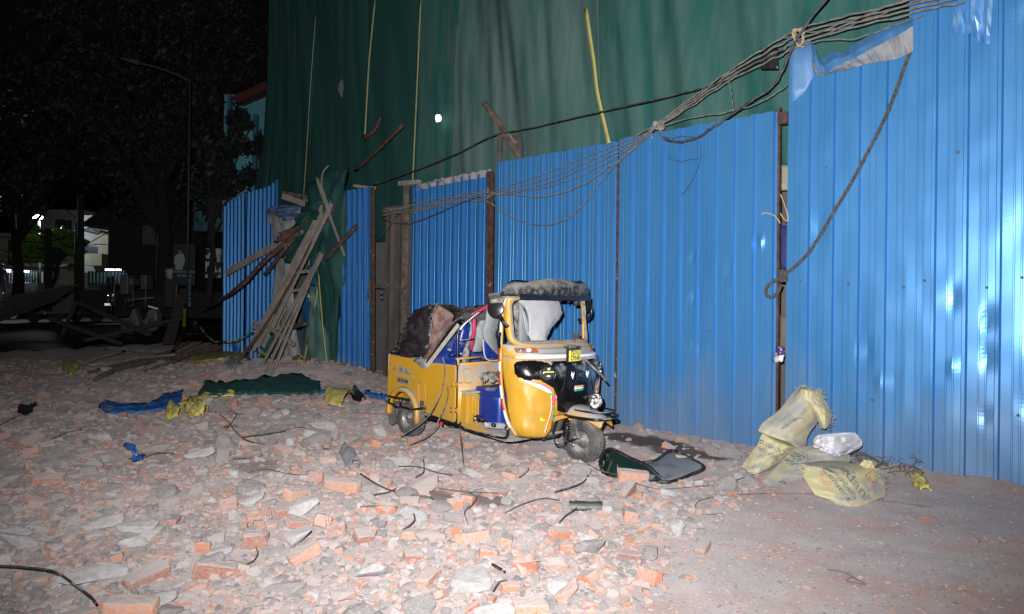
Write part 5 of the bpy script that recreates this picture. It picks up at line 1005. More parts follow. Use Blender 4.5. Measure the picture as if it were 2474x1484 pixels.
def hull(kind, seed):
    rnd = random.Random(seed); bm = bmesh.new()
    if kind == 'brick':
        L = rnd.choice([1, .9, .6, .5, .45, .7]); pts = []
        for x in (-L, L):
            for y in (-.48, .48):
                for z in (-.33, .33):
                    if rnd.random() < .35 or (x > 0 and L < 1):
                        for _ in range(4): pts.append((x*rnd.uniform(.62, 1), y*rnd.uniform(.6, 1.02), z*rnd.uniform(.6, 1.02)))
                    else:
                        for d in ((.93, 1, 1), (1, .9, 1), (1, 1, .86)): pts.append((x*d[0], y*d[1], z*d[2]))
    else:
        pts = []
        f = rnd.uniform(.6, 1.05); n = rnd.randint(12, 24)
        for _ in range(n):
            v = Vector((rnd.gauss(0, 1), rnd.gauss(0, 1), rnd.gauss(0, 1))).normalized(); k = rnd.uniform(.75, 1.1)
            pts.append((max(-.8, min(.8, v.x*k)), max(-.75, min(.75, v.y*k*rnd.choice([.7, 1]))), max(-.6, min(.7, v.z*k))*f))
    for p in pts: bm.verts.new(p)
    bmesh.ops.convex_hull(bm, input=bm.verts); bmesh.ops.delete(bm, geom=[v for v in bm.verts if not v.link_faces], context='VERTS')
    return bm
def piece_mesh(kind, seed, mat, fine=True):
    bm = hull(kind, seed)
    if fine:
        bmesh.ops.bevel(bm, geom=bm.edges[:], offset=.035, segments=1, affect='EDGES'); bmesh.ops.triangulate(bm, faces=bm.faces)
        bmesh.ops.subdivide_edges(bm, edges=[e for e in bm.edges if e.calc_length() > .25], cuts=2, use_grid_fill=True)
        bmesh.ops.smooth_vert(bm, verts=bm.verts, factor=.5, use_axis_x=True, use_axis_y=True, use_axis_z=True)
        for v in bm.verts: v.co += v.co.normalized()*(.05*noise.noise(v.co*3+Vector((seed, 0, 0)))+.03*noise.noise(v.co*8+Vector((0, seed, 0))))
    me = bpy.data.meshes.new('piece'); bm.to_mesh(me); bm.free(); me.materials.append(mat); return me
bricks = [piece_mesh('brick', 100+i, m_br[i % 3]) for i in range(15)]; chunks = [piece_mesh('chunk', 200+i, m_cc[(0, 1, 0, 3, 2, 0, 1)[i % 7]]) for i in range(21)]
def on_ground(x, y): return gz(x, y)
def put(name, me, x, y, size, rot, sink=.25, h=None):
    o = bpy.data.objects.new(name, me); COL.objects.link(o); o.scale = size; o.rotation_euler = rot
    o.location = (x, y, on_ground(x, y)+size[2]*(.33 if name == 'brick' else .45)*(1-sink*2)+(h or 0)); return o
RF = [RO+AX*-.1, RO+AX*1.9]
def in_car(x, y, m_=0.0):
    q = Vector((x, y, 0))-RO; a, b = q.dot(AX), q.dot(AY); return -.5-m_ < a < 2.3+m_ and abs(b) < .68+m_
def blocked(x, y):
    for c, r in (((ws.location.x+.05, ws.location.y+.12), .42), ((G(2000, 1150).x, G(2000, 1150).y), .55)):
        if (x-c[0])**2+(y-c[1])**2 < r*r: return True
    v = Vector((x, y, 0))-FA; return v.dot(FN) < .10 and v.dot(FE) > -6.6
special = [  # px, py, width px, kind, mesh, rz, tilt, label
 (253, 1266, 84, 'chunk', 1, .2, .1, 'square white concrete block in the left foreground, brick crumb on its corner'), (222, 1385, 150, 'chunk', 6, .55, .05, 'long pale slab lying diagonally in the bottom left'), (388, 1440, 80, 'chunk', 1, -.2, .1, 'white block near the bottom edge, left of centre'),
 (320, 1474, 110, 'brick', 2, .1, .05, 'pale orange brick cut off by the bottom edge, left'), (362, 1298, 58, 'brick', 3, .9, .4, 'orange brick piece tilted between white slabs, left foreground'), (345, 1268, 110, 'chunk', 13, .1, .05, 'light flat slab right of the square white block'),
 (566, 1252, 52, 'brick', 5, 1.3, 1.1, 'brick on end showing white stamped letters'), (830, 1194, 84, 'brick', 8, -.25, .05, 'flat orange brick slab below the teal bottle'), (716, 1216, 60, 'brick', 11, 1.1, .3, 'long pinkish brick leaning right of centre left, upper of two'), (690, 1250, 60, 'brick', 4, .9, .2, 'long brick with pale letters, lower of the leaning pair'),
 (1000, 1252, 62, 'brick', 0, -.5, .3, 'orange and white brick beside the dark damp patch'), (1224, 1298, 62, 'brick', 2, 1.5, .2, 'squarish dusty orange brick at centre foreground'), (1350, 1282, 60, 'brick', 3, .6, .3, 'orange brick lump behind the cube-shaped one'), (1370, 1316, 52, 'brick', 9, .2, .1, 'bright orange cube-shaped brick piece right of centre'),
 (1234, 1412, 60, 'brick', 6, .3, .1, 'rounded peach brick at bottom centre'), (1188, 1432, 46, 'brick', 12, 1.2, .2, 'smaller peach brick left of the rounded one'), (1284, 1460, 86, 'brick', 14, .1, .1, 'large smooth orange brick at the bottom edge'), (1140, 1400, 150, 'chunk', 8, 1.2, .02, 'big whitish mortar slab sunk in the bottom centre'),
 (780, 1036, 60, 'chunk', 6, .3, .3, 'large white plaster lump left of the rear wheel'), (484, 1112, 66, 'chunk', 1, .1, .1, 'white rectangular block in the left middle ground'), (1230, 1122, 64, 'chunk', 3, .8, .4, 'pointed grey concrete lump in front of the rickshaw'), (1000, 1336, 48, 'brick', 7, .4, .3, 'orange brick in the centre left foreground'),
 (1576, 1214, 40, 'brick', 1, .7, .5, 'dark sided brick upright near the windscreen'), (1612, 1196, 40, 'chunk', 3, .2, .6, 'pointed white and pink chunk near the windscreen'), (1530, 1156, 70, 'brick', 11, 0, .1, 'dusty brick lying in front of the windscreen'), (1400, 1150, 60, 'chunk', 5, .1, .1, 'flat grey concrete piece below the front wheel'),
 (420, 1258, 50, 'brick', 13, 1.8, .2, 'brown oval brick left of the marked upright brick'), (620, 1310, 100, 'brick', 10, .2, .05, 'wide dusty brick with faint letters, lower left'), (28, 1290, 90, 'chunk', 10, .1, .1, 'pale slab at the left edge of the picture'), (1645, 1118, 36, 'brick', 3, .3, .3, 'yellowish lump lying on the fallen windscreen'),
 (120, 1070, 60, 'chunk', 1, .1, .1, 'pale block at far left middle ground'), (1130, 1075, 42, 'brick', 5, .3, .1, 'orange brick under the rickshaw footboard'), (1000, 1066, 44, 'brick', 3, .4, .2, 'orange brick beside the rear wheel'), (2240, 1246, 24, 'brick', 3, .2, .1, 'small orange brick bit on bare ground at right'), (2360, 1298, 26, 'brick', 1, .6, .3, 'dark reddish lump on bare ground near the right edge'), (1520, 1290, 34, 'brick', 12, .5, 0, 'flat reddish chip on bare ground right of the cube brick')]
taken = []
for px, py, w, kind, mi_, rz, ti, lab in special:
    p = G(px, py, .03); sz = w/FPX*p.y/(1.7 if kind == 'brick' and 'cube' not in lab else 1.55)*1.0; me = (bricks if kind == 'brick' else chunks)[mi_ % (15 if kind == 'brick' else 21)]
    if 'windscreen' in lab and 'yellowish' in lab:
        me = me.copy(); me.materials[0] = M('ochre_lump', (.50, .33, .17), (.50, .47, .44), 6, rough=.9, bump=.5)
    if 'white' in lab or 'pale slab' in lab or 'pale block' in lab or 'whitish' in lab or 'light flat' in lab: me = me.copy(); me.materials[0] = m_cc[1]
    fz = .38 if 'slab' in lab else .75
    o = put('brick' if kind == 'brick' else 'concrete_chunk', me, p.x, p.y, (sz, sz*.8, sz*fz if kind == 'chunk' else sz), (ti, ti*.5, rz), .15, .05 if 'yellowish' in lab else 0); tag(o, lab, 'brick' if kind == 'brick' else 'rubble'); taken.append((p.x, p.y, sz*.8))
random.seed(21)
def sample(y0=2.9, y1=13.5, k=1.0):
    while True:
        u = random.random(); y = y0*(y1/y0)**u; x = random.uniform(-.80*y-.2, .80*y); d = rubble(x, y)
        if random.random() < .16 and y0 < 3: h_ = HEAPS[random.choice((0, 1, 2, 2, 3, 4))]; x = random.gauss(h_[0].x, h_[1]*.5); y = random.gauss(h_[0].y, h_[1]*.5); d = rubble(x, y)
        if random.random() < d*k and not blocked(x, y): return x, y
cntb = cntc = 0
while cntb < 250:
    x, y = sample(); sc_ = random.choice([.35, .45, .6, .75, .95, 1.1]) if y > 3.5 else random.choice([.3, .4, .55, .8])
    if any((x-a)**2+(y-b)**2 < (r+.05)**2 for a, b, r in taken) or (in_car(x, y) and sc_ > .4): continue
    s_ = .105*sc_; o = put('brick', random.choice(bricks), x, y, (s_, s_, s_), (random.uniform(-.5, .5) if random.random() < .7 else random.uniform(1, 2), random.uniform(-.4, .4), random.uniform(0, 6.3)), random.uniform(.05, .4))
    tag(o, 'broken red-orange brick, one of the many ordinary ones in the rubble', 'brick', 'broken bricks spread through the rubble'); cntb += 1; taken.append((x, y, s_*.7))
while cntc < 284:
    x, y = sample(); sc_ = random.choice([.04, .05, .06, .08, .10, .14]) if y > 3.5 else random.choice([.03, .04, .06, .09])
    if any((x-a)**2+(y-b)**2 < (r*.7+.03)**2 for a, b, r in taken) or (in_car(x, y) and sc_ > .06): continue
    fl_ = random.uniform(.5, 1); o = put('concrete_chunk', random.choice(chunks), x, y, (sc_*random.uniform(.8, 1.5), sc_, sc_*fl_), (random.uniform(-.4, .4), random.uniform(-.4, .4), random.uniform(0, 6.3)), random.uniform(.05, .35))
    tag(o, 'grey lump of broken mortar, one of the many ordinary ones in the rubble', 'rubble', 'mortar and concrete lumps spread through the rubble'); cntc += 1; taken.append((x, y, sc_*.8))
# crumbs too many to count
def crumbs(name, label, n, mats, sizes, seed, kind='chunk', spread=1.0, far=1.0, bare=.05):
    random.seed(seed); base = []
    for i in range(14):
        bm = hull('chunk' if kind == 'chunk' or i % 3 else 'brick', seed*50+i); bm.verts.index_update(); base.append(([v.co.copy() for v in bm.verts], [tuple(v.index for v in f.verts) for f in bm.faces])); bm.free()
    m = MB(); m.open = True; k = 0
    while k < n:
        u = random.random(); y = 2.7*((15*far)/2.7)**u; x = random.uniform(-.82*y-.2, .80*y); d = rubble(x, y)
        d = max(d*(.55+.45*sstep(-.25, .25, nz(x*1.8, y*1.8, seed))), bare)
        v = Vector((x, y, 0))-FA
        if v.dot(FN) < .06 and v.dot(FE) > -6.6: continue
        if random.random() > d: continue
        if random.random() < .8 and any(((x-c_.x)*FE.x+(y-c_.y)*FE.y)**2/(r_*r_)+((x-c_.x)*FN.x+(y-c_.y)*FN.y)**2/(w_*w_) < .8 for c_, r_, w_, k_ in dampc): continue
        s_ = random.uniform(*sizes)*random.uniform(.6, 1)*(.7 if d < .2 else 1)*(.75+.06*y)
        if random.random() < .06 and d > .3: s_ *= 1.7
        vs, fs = random.choice(base); R3 = Matrix.Rotation(random.uniform(0, 6.3), 3, 'Z') @ Matrix.Rotation(random.uniform(-.7, .7), 3, 'X'); c = Vector((x, y, gz(x, y)+s_*.05)); st = random.uniform(.8, 1.6)
        m.add([c+R3 @ Vector((q.x*s_*st, q.y*s_, q.z*s_*.8)) for q in vs], fs, random.randrange(len(mats))); k += 1
    o = m.build(name, mats); return tag(o, label, 'rubble', kind='stuff')
crumbs('brick_crumbs', 'crumbs and splinters of red brick strewn over the ground', 6500, [m_br[0], m_br[1], m_br[2]], (.012, .040), 31)
crumbs('mortar_crumbs', 'grey and white mortar crumbs strewn over the ground', 7500, [m_cc[0], m_cc[1], m_cc[0], m_cc[3], m_cc[2]], (.008, .034), 32)
crumbs('fine_grit', 'fine pale and dark grit scattered across the dusty ground', 15000, [m_cc[1], m_cc[0], m_cc[2], m_br[0], m_br[2]], (.004, .012), 33, far=.45, bare=.55)
crumbs('medium_rubble', 'countless medium bits of brick and mortar between the larger lumps', 3400, [m_cc[0], m_br[1], m_cc[1], m_br[0], m_cc[3], m_br[2], m_cc[0]], (.018, .055), 34, bare=0)
# rods, wires, sticks on the rubble
m_wire = M('dark_wire', (.06, .054, .05), (.17, .155, .145), 10, rough=.8)
def gw(lab, P, r=.006, mat=None, name='wire', cat='wire', lift=.05, group=None, sub=5):
    pts = []
    for a, b, *h in P:
        p = G(a, b, 0); pts.append(Vector((p.x, p.y, gz(p.x, p.y)+(h[0] if h else lift)*(.35+.65*rubble(p.x, p.y)))))
    m = MB(); m.tube(pts, r*.72, 6, sub=sub); return tag(m.build(name, mat or m_wire), lab, cat, group)
gw('thick black hose curving into the bottom left corner', [(-20, 1390), (60, 1394), (130, 1412), (180, 1445), (218, 1490), (230, 1510)], .0085, m_cabk, 'hose', 'hose', .10)
gw('thin black wire arching over the rubble at far left', [(42, 1110), (90, 1085), (150, 1062), (195, 1054)], .005)
gw('thin wire rising to the black rag at the left edge', [(-5, 1038), (30, 1022), (60, 1012)], .006)
gw('straight black rod across the left middle rubble', [(585, 1086, .1), (640, 1078, .11), (688, 1072, .12)], .007, name='rod', cat='rod')
gw('black rod pointing at the dark damp spot in the left rubble', [(560, 1162, .1), (600, 1154, .1), (632, 1146, .1)], .005, name='rod', cat='rod')
gw('long grey wire running down from the green cloth', [(520, 1005), (545, 1030), (575, 1060), (600, 1080), (640, 1090)], .007)
gw('crossed piece of wire near the long grey one', [(545, 1052), (560, 1038), (572, 1020)], .006)
gw('forked black wire in front of the glove', [(960, 1158), (1010, 1160), (1055, 1168), (1092, 1176)], .006, lift=.08)
gw('bent wire branching off the forked one', [(1002, 1190), (1018, 1180), (1024, 1165), (1022, 1148)], .006, lift=.08)
gw('long wire above the damp patches in the centre', [(1000, 1195), (1060, 1200), (1130, 1208), (1200, 1222)], .006)
gw('wavy wire over the first damp patch', [(1130, 1205), (1150, 1222), (1142, 1240), (1122, 1255), (1130, 1275)], .005)
gw('thick dusty reinforcing bar ending by the small teal bottle', [(870, 1185), (920, 1205), (965, 1218)], .008, m_rust, 'rod', 'rod')
gw('black wire stretching right of the front wheel toward the grey slab', [(1362, 1100, .12), (1400, 1124, .08), (1450, 1150), (1510, 1166)], .006)
gw('black flexible strip below the concrete piece right of centre', [(1340, 1215), (1380, 1202), (1410, 1182), (1420, 1168)], .009, m_cabk)
gw('short wire standing up in the rubble below the footboard', [(1110, 1110, .22), (1116, 1128, .1), (1122, 1145, .02)], .006)
gw('pair of thin sticks crossing left of the centre bricks', [(900, 1238), (935, 1220), (955, 1208)], .006, m_wood_d, 'stick', 'stick')
gw('flat stick ending near the orange and white brick', [(870, 1262), (920, 1258), (960, 1258)], .008, m_wood_d, 'stick', 'stick')
gw('long thin wire on bare ground in front of the sacks', [(1745, 1240), (1700, 1248), (1680, 1230), (1700, 1210), (1780, 1200), (1900, 1198), (2000, 1206), (2130, 1216), (2240, 1226), (2250, 1226)], .004, lift=.012)
gw('thin wire curving from the windscreen toward the sacks', [(1500, 1160), (1580, 1190), (1660, 1186), (1750, 1170), (1840, 1145), (1880, 1132)], .005, lift=.015)
gw('forked twig on bare ground in the lower right', [(2000, 1378), (2040, 1385), (2062, 1396), (2090, 1412)], .004, m_wood_d, 'twig', 'twig', .01)
gw('short twig closing the fork in the lower right', [(2058, 1396), (2045, 1405), (2070, 1410), (2092, 1414)], .003, m_wood_d, 'twig', 'twig', .01)
gw('curled brown twig at bottom centre left', [(595, 1385), (612, 1378), (622, 1360), (618, 1348)], .005, m_wood_d, 'twig', 'twig', .05)
gw('dark twig resting on the rounded peach brick', [(1190, 1452, .06), (1205, 1442, .09), (1225, 1438, .09)], .005, m_wood_d, 'twig', 'twig')
gw('bent wire low in the rubble left of the glove', [(600, 1172), (640, 1168), (700, 1178), (760, 1180)], .004)
gw('curved wire beside the two damp patches', [(1220, 1258), (1260, 1238), (1310, 1225), (1350, 1232)], .005)
for i in range(13):
    random.seed(300+i); x, y = sample(4.0, 8.5); a = random.uniform(0, 6.3); L_ = random.uniform(.12, .38); z = gz(x, y)+.05
    P = [Vector((x+cos(a)*L_*(t-.5)+.02*random.uniform(-1, 1), y+sin(a)*L_*(t-.5)+.02*random.uniform(-1, 1), z+.03*random.uniform(-.3, 1))) for t in (0, .35, .7, 1)]
    m = MB(); m.tube(P, random.choice([.003, .004, .006]), 5, sub=4); tag(m.build('wire', m_wire), 'short dark bit of wire or stick, one of the ordinary ones in the rubble', 'wire', 'short wires scattered through the rubble')
# twigs behind the sacks
random.seed(77); m = MB()
for i in range(70):
    c = fp(FS(2140, 1180)[0]+random.uniform(-.25, .35), .03, random.uniform(.1, .4)); c.z = gz(c.x, c.y)+random.uniform(.01, .09); d = Vector((random.uniform(-1, 1), random.uniform(-1, 1), random.uniform(-.2, .35)))*random.uniform(.08, .2)
    m.tube([c-d/2, c+Vector((0, 0, .02)), c+d/2], random.uniform(.0015, .004), 4, sub=2)
tag(m.build('twig_litter', m_wood_d), 'tangle of dry twigs and litter against the fence right of the sacks', 'twig litter', kind='stuff')
m = MB(); a, b = F(2055, 1085, .12), F(2190, 1160, .15); m.tube([a, a.lerp(b, .4)+Vector((0, 0, .03)), b], .012, 6, sub=4); tag(m.build('stick', m_wood_d), 'dark stick slanting down from the white plastic to the ground', 'stick')
# ------------------------------------------------------------------ collapsed wooden scaffold at the fence
def ZC(a, b, off): return F(524.6+a*.2267, 638.9+b*.2267, off)
def board(label, a, b, w, h, mat=None, name='wooden_plank', cat='plank', group='planks of the collapsed scaffold', rough=.05, up=None):
    m = MB(); m.beam(a, b, w, h, up=up or FN, rough=rough); return tag(m.build(name, mat or m_wood), label, cat, group)
def spar(label, P, r, mat=None, name='pole', cat='pole', group='poles of the collapsed scaffold', sub=3):
    m = MB(); m.tube(P, r, 9, sub=sub, wob=.05); return tag(m.build(name, mat or m_wood_d), label, cat, group)
l1 = empty('plank_ladder', F(600, 850, .9)); tag(l1, 'upper bundle of grey planks slanting up to the crossed sticks', 'ladder')
for a, b, w in (((598, 848), (768, 520), .075), ((612, 847), (779, 497), .075), ((623, 838), (790, 490), .07), ((635, 838), (801, 492), .085)):
    m = MB(); m.beam(F(*a, .95)-l1.location, F(*b, .30)-l1.location, w, .035, up=FN, rough=.04); m.build('plank', m_wood, l1)
m = MB(); m.beam(F(608, 790, .85)-l1.location, F(652, 796, .85)-l1.location, .06, .04, up=FN, rough=.05); m.build('rung', m_wood, l1)
l2 = empty('plank_ladder', G(640, 937)); tag(l2, 'lower bundle of three grey planks standing on the rubble, slats across', 'ladder')
def gp_(px, py): p = G(px, py); return Vector((p.x, p.y, gz(p.x, p.y)))
for a, b, w in (((622, 932), (756, 645), .06), ((636, 936), (765, 632), .06), ((650, 940), (774, 615), .07)):
    A_ = gp_(*a); s_, z_ = FS(*b, .5); m = MB(); m.beam(A_-Vector((0, 0, .08))-l2.location, F(*b, .45)-l2.location, w, .032, up=FN, rough=.05); m.build('plank', m_wood, l2)
for a, b in (((634, 892), (668, 900)), ((700, 704), (738, 698)), ((712, 660), (745, 655))):
    m = MB(); m.beam(F(*a, .80 if a[1] > 800 else .62)-l2.location, F(*b, .80 if a[1] > 800 else .62)-l2.location, .055, .03, up=FN, rough=.06); m.build('slat', m_wood, l2)
board('split end of a plank at the top of the lower plank bundle', F(757, 655, .5), F(777, 612, .42), .10, .04, rough=.12)
board('pale plank poking out to the left across the blue panels', F(546, 660, .75), F(731, 555, .45), .13, .04)
board('short plank crossing the lower plank bundle, end pointing down right', F(648, 790, 1.0), F(710, 832, 1.0), .075, .05)
board('thin batten crossing the lower plank bundle to the right', F(660, 797, 1.0), F(708, 785, .95), .03, .03)
board('small broken plank stub left of the upper plank bundle', F(612, 774, .9), F(624, 783, .85), .05, .05)
board('weathered boards lying on top of the raised blue panel corner', F(683, 474, -.1), F(735, 492, -.2), .12, .05)
board('dark board lying higher beside the raised blue panel corner', F(684, 466, -.15), F(742, 476, -.2), .07, .04, m_wood_d)
board('short stick of wood against the net above the planks', F(735, 480, -.2), F(754, 492, -.15), .04, .04)
spar('long rusty pole running from the dark sheet down to the left heap', [F(722, 560, .55), F(640, 630, .9), F(560, 708, 1.2), gp_(470, 800)+Vector((0, 0, .55)), gp_(415, 868)+Vector((0, 0, .15))], .045, m_rust)
spar('short dark pole hanging beside the long rusty pole', [F(712, 575, .6), F(676, 618, .7), F(640, 664, .8)], .040, m_rust)
spar('thin rusty pole threading behind the planks to the rubble', [F(812, 495, .2), F(770, 560, .4), F(700, 690, .7), F(640, 790, .9), gp_(574, 912)], .032, m_rust)
spar('pale stick crossing the top of the upper plank bundle', [F(766, 432, .3), F(782, 480, .35), F(800, 530, .35), F(832, 617, .35)], [.035, .03, .025, .02], m_wood)
spar('second split stick beside the pale crossing one', [F(771, 440, .3), F(784, 475, .35), F(796, 515, .35)], [.02, .03, .02], m_wood)
spar('thin bent stick curling up at the top of the planks', [F(793, 401, .3), F(780, 418, .3), F(777, 448, .3), F(783, 480, .3)], .016, m_wood)
spar('rusty pole end sticking out right over the narrow gate leaf', [F(863, 545, .25), F(825, 585, .4), F(786, 628, .5)], .038, m_rust)
spar('dark pole end pointing right behind the lower planks', [F(742, 782, .9), F(700, 793, .95), F(655, 806, 1.0)], .036, m_rust)
spar('rusty steel pole slanting high across the dark net', [F(971, 304, .15), F(915, 360, .05), F(858, 412, -.1)], .032, m_rust)
spar('short brown pole stub tied to the second yellow tape', [F(920, 283, -.2), F(905, 315, -.2), F(880, 333, -.2)], [.02, .04, .05], m_rust)
spar('rusty sling of pipe between brown cloth and the planks', [F(690, 590, .5), F(720, 560, .45), F(745, 530, .4)], .03, m_rust)
spar('thick dark log lying on the heap toward the left', [gp_(600, 838)+Vector((0, 0, .35)), gp_(500, 862)+Vector((0, 0, .2)), gp_(400, 878)+Vector((0, 0, .12)), gp_(320, 900)+Vector((0, 0, .06))], .05)
spar('dark log on the heap running to the lower left', [gp_(560, 858)+Vector((0, 0, .25)), gp_(420, 880)+Vector((0, 0, .12)), gp_(300, 905)+Vector((0, 0, .08)), gp_(230, 925)+Vector((0, 0, .04))], .045)
spar('thin dark log lying nearest on the left heap', [gp_(420, 868)+Vector((0, 0, .2)), gp_(330, 885)+Vector((0, 0, .1)), gp_(215, 908)+Vector((0, 0, .05))], .035)
spar('pale round log lying alone in the gloom left of the tape', [gp_(256, 852)+Vector((0, 0, .1)), gp_(320, 856)+Vector((0, 0, .1)), gp_(385, 860)+Vector((0, 0, .1))], .05, m_wood)
for i_, (lab, P) in enumerate((('dark stick fanning left from the tape knot to the gravel', [(470, 835), (400, 870), (330, 895)]), ('bent dark branch low on the left heap', [(520, 850), (440, 885), (350, 912)]), ('thin dark branch crossing the logs at left', [(560, 880), (470, 868), (390, 905)]), ('grey lath lying across the left end of the heap', [(420, 900), (330, 880), (250, 890)]), ('thin grey lath farther left on the dark ground', [(300, 872), (230, 885), (160, 905)]), ('dark stake sticking from the heap by the tape', [(500, 838), (430, 862), (380, 890)]))):
    spar(lab, [gp_(a, b)+Vector((0, 0, .22-.09*k)) for k, (a, b) in enumerate(P)], .03-.002*i_, m_wood_d if i_ < 3 else m_wood)
# sheets and cloths of the collapse
m_cloth = M('grey_tarp', (.22, .22, .235), (.31, .31, .33), 3, (1, 1, .4), rough=.6, bump=.3, bscale=9)
def drape(label, Lf, Rt, off, mat, name='hanging_net', cat='netting', bulge=.05, rag=.12, cols=12, rows=26, seed=1, tapes=(), group=None):
    o = empty(name, F(*Rt[-1], off)); tag(o, label, cat, group); m = MB()
    m.grid(between([F(a, b, off)-o.location for a, b in Lf], [F(a, b, off)-o.location for a, b in Rt], cols, bulge, FN, rows, rag*.9, seed, .16)); m.build('cloth', mat, o, solid=.004)
    for P in tapes:
        t = MB(); t.ribbon([F(a, b, off+.09)-o.location for a, b in P], .05, sub=4); t.build('edge_tape', m_tape, o, solid=.003)
    return o
drape('tall grey tarpaulin hanging between the blue panel and the planks', [(648, 508), (655, 540), (672, 600), (668, 700), (666, 800), (664, 892)], [(722, 520), (712, 545), (708, 600), (710, 700), (714, 800), (716, 880)], .25, m_cloth, 'tarpaulin', 'tarpaulin', .12, .22, seed=3)
drape('crumpled blue sheet flopped over the top of the grey tarpaulin', [(647, 508), (655, 512), (670, 522), (690, 534)], [(690, 494), (728, 500), (728, 516), (702, 532)], .42, M('blue_grey_sheet', (.05, .12, .28), (.13, .17, .22), 7, rough=.45), 'bent_sheet', 'metal sheet', .10, .15, seed=5)
drape('dark green net hanging from the building down to the rubble', [(740, 452), (748, 520), (760, 600), (768, 690), (780, 800), (796, 918)], [(850, 400), (832, 480), (828, 600), (824, 720), (818, 840), (812, 918)], .12, m_net_w, bulge=.10, rag=.25, seed=7, cols=16, rows=34)
drape('greyish net flap between two yellow tapes, spread like a tent', [(768, 690), (757, 750), (742, 830), (722, 928)], [(770, 688), (778, 760), (786, 840), (796, 920)], .45, m_net_d, bulge=.12, rag=.15, seed=9, tapes=[[(766, 700), (756, 760), (740, 840), (724, 925)], [(769, 662), (774, 730), (780, 800), (788, 870), (793, 918)]])
drape('dark net bundle hanging behind the top of the planks', [(700, 560), (690, 580), (672, 590), (668, 600)], [(800, 470), (800, 520), (770, 560), (705, 640)], .28, m_net_w, bulge=.15, rag=.3, seed=12)
drape('brown cloth clump tangled with the rusty pole', [(680, 570), (675, 580), (672, 590)], [(735, 545), (722, 556), (690, 582)], .62, M('brown_clump', (.07, .035, .03), (.12, .08, .06), 9, rough=.9, bump=.5), 'rag', 'rag', .12, .15, seed=13)
drape('green net scrap bunched under the upper planks', [(635, 838), (640, 852), (612, 880)], [(668, 790), (655, 850), (640, 880)], .75, m_gcloth, bulge=.06, rag=.15, seed=14, tapes=[[(690, 745), (672, 780), (665, 810), (655, 848), (640, 856), (622, 848)]])
drape('narrow blue sheet standing tilted behind the planks', [(760, 572), (742, 650), (728, 740), (735, 870)], [(766, 590), (770, 690), (757, 760), (748, 868)], .08, m_blue_n, 'bent_sheet', 'metal sheet', .03, .04, seed=15)
drape('torn blue plastic tuft hanging at the foot of the blue panels', [(560, 828), (562, 845), (572, 860), (570, 888)], [(576, 826), (578, 845), (580, 862), (582, 890)], .3, m_tarp, 'plastic_strip', 'plastic strip', .03, .05, seed=16)
def tape(label, P, w=.045, mat=None):
    m = MB(); m.ribbon(P, w, sub=6, twist=.9); return tag(m.build('barrier_tape', mat or M('tape_%d' % len(bpy.data.materials), (.42, .44, .10), (.05, .22, .14), 11, (1, 1, 1), lo=.48, hi=.52, rough=.5), solid=.003), label, 'tape', 'yellow and green tape strips')
kn = gp_(470, 800)+Vector((0, 0, .58))
tape('yellow tape sagging from the pole knot to the upper planks', [kn, F(500, 812, 1.15), F(540, 826, 1.1), F(580, 820, 1.0), F(612, 800, .95)])
tape('yellow tape hanging straight down from the pole knot', [kn, kn+Vector((-.02, 0, -.3)), kn+Vector((.0, -.02, -.62))])
tape('green tape tail beside the straight yellow one', [kn, kn+Vector((.06, 0, -.3)), kn+Vector((.12, -.02, -.55))])
tape('twisted tape running from the pole knot to the left heap', [kn, D(455, 825, kn.y), D(438, 838, kn.y), D(415, 850, kn.y), D(395, 862, kn.y)])
m = MB(); m.blob(kn, (.06, .05, .07), 3, .4, 2); tag(m.build('tape_knot', m_gcloth), 'green knot of tape where the rusty pole bends', 'knot')
tape('yellow tape loop sticking out right of the upper planks', [F(730, 720, .7), F(738, 710, .7), F(746, 716, .7), F(748, 730, .7)], .05)
drape('grey crusted hem of netting sagging over the narrow ribbed panel', [(1002, 446), (1000, 452), (1002, 462)], [(1184, 408), (1184, 414), (1182, 426)], .02, m_cloth, 'net_hem', 'netting', .02, .10, seed=31, cols=40, rows=5)
# heap edge things
rag('small dirty yellow scrap below the tent-like net', ([(700, 900), (712, 915), (722, 925)], [(715, 892), (728, 905), (735, 918)]), m_ysack, name='sack_scrap', cat='sack', h=.08, seed=22)
rag('white torn plastic lying under the blue tuft', ([(540, 905), (545, 925), (560, 940)], [(562, 892), (580, 905), (585, 930)]), M('white_scrap', (.45, .45, .46), rough=.6), name='plastic_sheet', cat='plastic sheet', h=.06, seed=23)
# dim barrier of planks in the dark, left
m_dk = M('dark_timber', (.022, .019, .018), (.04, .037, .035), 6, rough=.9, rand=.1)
def dz(px, py, Y): return D(px, py, Y)
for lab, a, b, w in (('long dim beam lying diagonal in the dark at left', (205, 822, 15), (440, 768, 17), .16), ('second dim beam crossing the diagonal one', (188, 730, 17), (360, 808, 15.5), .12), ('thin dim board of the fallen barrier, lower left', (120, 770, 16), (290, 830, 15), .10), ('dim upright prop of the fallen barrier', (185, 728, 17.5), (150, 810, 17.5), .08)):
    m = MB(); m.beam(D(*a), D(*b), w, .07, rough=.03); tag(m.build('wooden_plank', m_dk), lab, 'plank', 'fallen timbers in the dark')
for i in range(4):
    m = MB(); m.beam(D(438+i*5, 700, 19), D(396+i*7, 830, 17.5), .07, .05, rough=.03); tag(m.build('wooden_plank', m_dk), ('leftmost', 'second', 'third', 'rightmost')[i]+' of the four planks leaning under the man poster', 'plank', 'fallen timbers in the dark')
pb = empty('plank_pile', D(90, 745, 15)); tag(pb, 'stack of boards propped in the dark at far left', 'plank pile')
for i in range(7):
    m = MB(); m.beam(D(-10+i*4, 775-i*9, 15)-pb.location, D(125+i*9, 725-i*6, 17)-pb.location, .22, .03, rough=.02); m.build('board', m_dk, pb)
